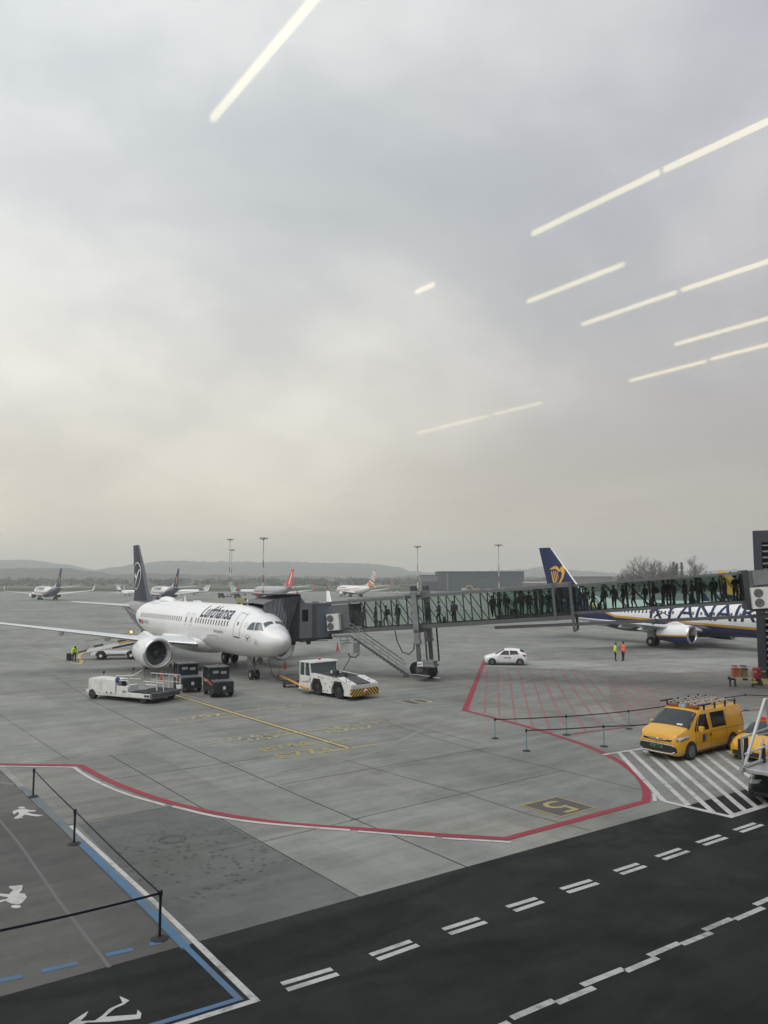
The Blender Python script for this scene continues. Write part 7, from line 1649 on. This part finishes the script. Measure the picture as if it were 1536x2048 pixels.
def hstr():
    m=bpy.data.materials.new('yellow_black_rail'); m.use_nodes=True; nt=m.node_tree; N=nt.nodes; L=nt.links; b=N['Principled BSDF']; tc=N.new('ShaderNodeTexCoord'); sp=N.new('ShaderNodeSeparateXYZ'); L.new(tc.outputs['Object'],sp.inputs[0])
    mu=N.new('ShaderNodeMath'); mu.operation='MULTIPLY'; mu.inputs[1].default_value=1.1; L.new(sp.outputs[0],mu.inputs[0]); fr=N.new('ShaderNodeMath'); fr.operation='FRACT'; L.new(mu.outputs[0],fr.inputs[0]); g_=N.new('ShaderNodeMath'); g_.operation='GREATER_THAN'; g_.inputs[1].default_value=.4; L.new(fr.outputs[0],g_.inputs[0])
    mx=N.new('ShaderNodeMix'); mx.data_type='RGBA'; mx.inputs[6].default_value=(.015,.015,.015,1); mx.inputs[7].default_value=(.45,.42,.12,1); L.new(g_.outputs[0],mx.inputs[0]); L.new(mx.outputs[2],b.inputs['Base Color']); return m
g=G(1459,1373); rl=empty('crash_rail',g,R(-12),'yellow and black striped crash rail in front of the dark tower','barrier'); hm_=hstr()
mb=MB(); mb.box(0,5,-.06,.06,.48,.62); mb.build('rail',hm_,rl); mb=MB(); mb.box(1.4,5,-.45,-.33,.34,.46); mb.tube([(1.6,-.4,.5),(1.6,-.4,1.15),(2.4,-.4,1.2)],.05,6); mb.build('lower_rail',hm_,rl)
for x in (.05,.4,1.6,3.6):
    mb=MB(); mb.box(x-.06,x+.06,-.08,.08,0,.60); mb.lathe([(0,.16),(.03,.16)],(x,0,0),2,10); mb.build('leg',dark,rl)
mb=MB(); mb.ball((0,0,.62),.12,8); mb.build('rail_end',black,rl)
for i,(px,l) in enumerate(((1471,'orange box on the crash rail, the left of two'),(1488,'tan box on the crash rail, the right of two'))):
    p=AT(px,1346,G(1459,1371).y+.15); b=empty('equipment_box',(p.x,p.y,.62),.1*i,l,'box','boxes on the crash rail'); mb=MB(); mb.box(-.26+.06*i,.26-.06*i,-.2,.2,0,.68); mb.build('case',[mat('box_orange',(.42,.13,.05),.6),mat('box_tan',(.30,.19,.07),.6)][i],b,bev=.04); mb=MB(); mb.box(-.2,.1,-.22,.2,.78,.86); mb.box(-.25,.25,-.215,-.2,.55,.62); mb.build('lid',[mat('lid_red',(.35,.05,.04),.5),dark][i],b)
g=G(1522,1372); bn=empty('red_bin',(g.x,g.y,.3),0,'dark red drum at the foot of the tower behind the striped rail','drum'); mb=MB(); mb.lathe([(0,.30),(.1,.34),(.9,.34),(1.0,.28)],(0,.5,0),2,18); mb.build('drum',mat('drum_red',(.30,.02,.03),.45),bn,smooth=50); mb=MB(); mb.lathe([(-.3,.36),(0,.36)],(0,.5,0),2,18); mb.build('plinth',dark,bn)
# ================================================================ TERMINAL ROOM THE VIEW IS TAKEN FROM
# the camera stands inside the terminal behind a large pane; strip lamps on the ceiling mirror in the glass
NF=Vector((-0.625,0.7806,0)).normalized(); TF=Vector((NF.y,-NF.x,0))     # outward normal of the glass and direction along it
PD=0.9                                                                    # metres from camera to glass
HC=2.25
def RM(u,n,z): return TF*u+NF*n+Vector((0,0,z))
def rbox(name,u0,u1,n0,n1,z0,z1,m):
    mb=MB(); mb.box(u0,u1,n0,n1,z0,z1); mb.v=[tuple(RM(*v)) for v in mb.v]; o=mb.build(name,m); return tag(o,None,None,None,'structure')
wallm=mat('room_wall',(.10,.10,.11),.8); ceilm=mat('room_ceiling',(.30,.27,.32),.9); flm=mat('room_floor',(.08,.08,.08),.5)
zf,zc_=H-1.6,H+HC+.12
rbox('room_floor',-9,20,-24,PD-.1,zf-.2,zf,flm); rbox('room_ceiling',-9,20,-24,PD+.3,zc_,zc_+.3,ceilm)
rbox('room_back_wall',-9,20,-24.2,-24,zf,zc_,wallm); rbox('room_left_wall',-9.2,-9,-24,PD-.1,zf,zc_,wallm); rbox('room_right_wall',20,20.2,-24,PD-.1,zf,zc_,wallm)
def pane_mat():
    m=bpy.data.materials.new('window_glass'); m.use_nodes=True; nt=m.node_tree; N=nt.nodes; L=nt.links; N.remove(N['Principled BSDF']); out=N['Material Output']
    t=N.new('ShaderNodeBsdfTransparent'); t.inputs[0].default_value=(1,1,1,1); g=N.new('ShaderNodeBsdfGlossy'); g.inputs['Roughness'].default_value=0.035; g.inputs[0].default_value=(.075,.075,.075,1)
    a=N.new('ShaderNodeAddShader'); L.new(t.outputs[0],a.inputs[0]); L.new(g.outputs[0],a.inputs[1]); L.new(a.outputs[0],out.inputs[0]); return m
mb=MB(); zl=H+PD*.14; mb.add([RM(-9,PD,zl),RM(20,PD,zl),RM(20,PD,zc_),RM(-9,PD,zc_)],[(0,1,2,3)]); tag(mb.build('window_pane',pane_mat()),None,None,None,'structure')
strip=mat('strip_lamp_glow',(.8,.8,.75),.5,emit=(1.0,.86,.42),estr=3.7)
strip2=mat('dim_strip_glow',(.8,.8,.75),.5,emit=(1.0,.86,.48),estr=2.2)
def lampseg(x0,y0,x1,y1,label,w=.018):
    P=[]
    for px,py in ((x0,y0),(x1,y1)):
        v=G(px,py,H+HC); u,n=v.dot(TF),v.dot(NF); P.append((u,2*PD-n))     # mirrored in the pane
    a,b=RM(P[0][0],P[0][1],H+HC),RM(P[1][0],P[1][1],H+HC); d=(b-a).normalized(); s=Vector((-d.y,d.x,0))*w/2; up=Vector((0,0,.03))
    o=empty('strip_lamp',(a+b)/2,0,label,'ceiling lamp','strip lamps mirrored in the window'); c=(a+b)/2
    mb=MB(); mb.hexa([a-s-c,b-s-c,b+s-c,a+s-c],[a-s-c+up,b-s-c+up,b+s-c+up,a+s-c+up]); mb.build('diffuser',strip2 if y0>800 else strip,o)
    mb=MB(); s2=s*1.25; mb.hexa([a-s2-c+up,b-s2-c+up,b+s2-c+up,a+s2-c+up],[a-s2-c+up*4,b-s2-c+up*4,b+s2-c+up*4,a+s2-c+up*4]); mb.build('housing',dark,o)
LS=[(425,243,655,-26,'long glowing strip at the top left of the sky',.024),(1065,472,1318,350,'lower half of the longest glowing strip at the upper right',.018),(1328,345,1580,228,'upper half of the longest glowing strip at the upper right',.018),
(1055,607,1248,532,'short glowing strip alone left of the paired ones',.018),(1165,652,1352,588,'lower half of the glowing strip below the short one',.018),(1364,584,1580,512,'upper half of the glowing strip below the short one',.018),
(1350,692,1600,622,'glowing strip that starts farthest right',.018),(1260,764,1412,725,'lower half of the lowest bright strip at the right',.018),(1422,721,1600,676,'upper half of the lowest bright strip at the right',.018),
(835,868,976,834,'faint lowest strip, its left half',.018),(988,831,1082,808,'faint lowest strip, its right half',.018),(832,588,868,572,'tiny glowing dash alone in the middle of the sky',.018)]
for a in LS: lampseg(*a)

# the terminal itself, storeys below and above the room and wings to either side
tmn=empty('terminal_building',(0,0,0),0,'long dark terminal building the view is taken from, with its glazed departure room','building')  # out of view; its bulk is added to keep sky light off the near ground
tm_=mat('terminal_cladding',(.07,.075,.08),.6,var=.1)
def tbx(name,u0,u1,n0,n1,z0,z1,m=tm_):
    mb=MB(); mb.box(u0,u1,n0,n1,z0,z1); mb.v=[tuple(RM(*v)) for v in mb.v]; return mb.build(name,m,tmn)
tbx('lower_wall',-75,26,-30,PD-.12,0,zf-.22); tbx('upper_wall',-75,26,-30,PD+.25,zc_+.32,15.5)
tbx('side_wall',-75,-9.25,-30,PD-.12,zf-.2,zc_+.3); tbx('side_wall',20.25,26,-30,PD-.12,zf-.2,zc_+.3)
tbx('roof',-75.5,26.5,-30.5,PD+.7,15.5,15.9,dark)
# ================================================================ haze
def build_haze():
    m=bpy.data.materials.new('haze'); m.use_nodes=True; nt=m.node_tree; N=nt.nodes
    N.remove(N['Principled BSDF']); v=N.new('ShaderNodeVolumePrincipled')
    v.inputs['Color'].default_value=(0.925,0.955,0.955,1); v.inputs['Density'].default_value=HAZE; v.inputs['Anisotropy'].default_value=0.2
    nt.links.new(v.outputs[0],N['Material Output'].inputs['Volume'])
    mb=MB(); mb.box(-4000,4000,-400,5600,-1.2,190)
    o=mb.build('haze',m); tag(o,'pale haze hanging over the whole airfield',None,None,'stuff')
HAZE=0.00030
build_haze()
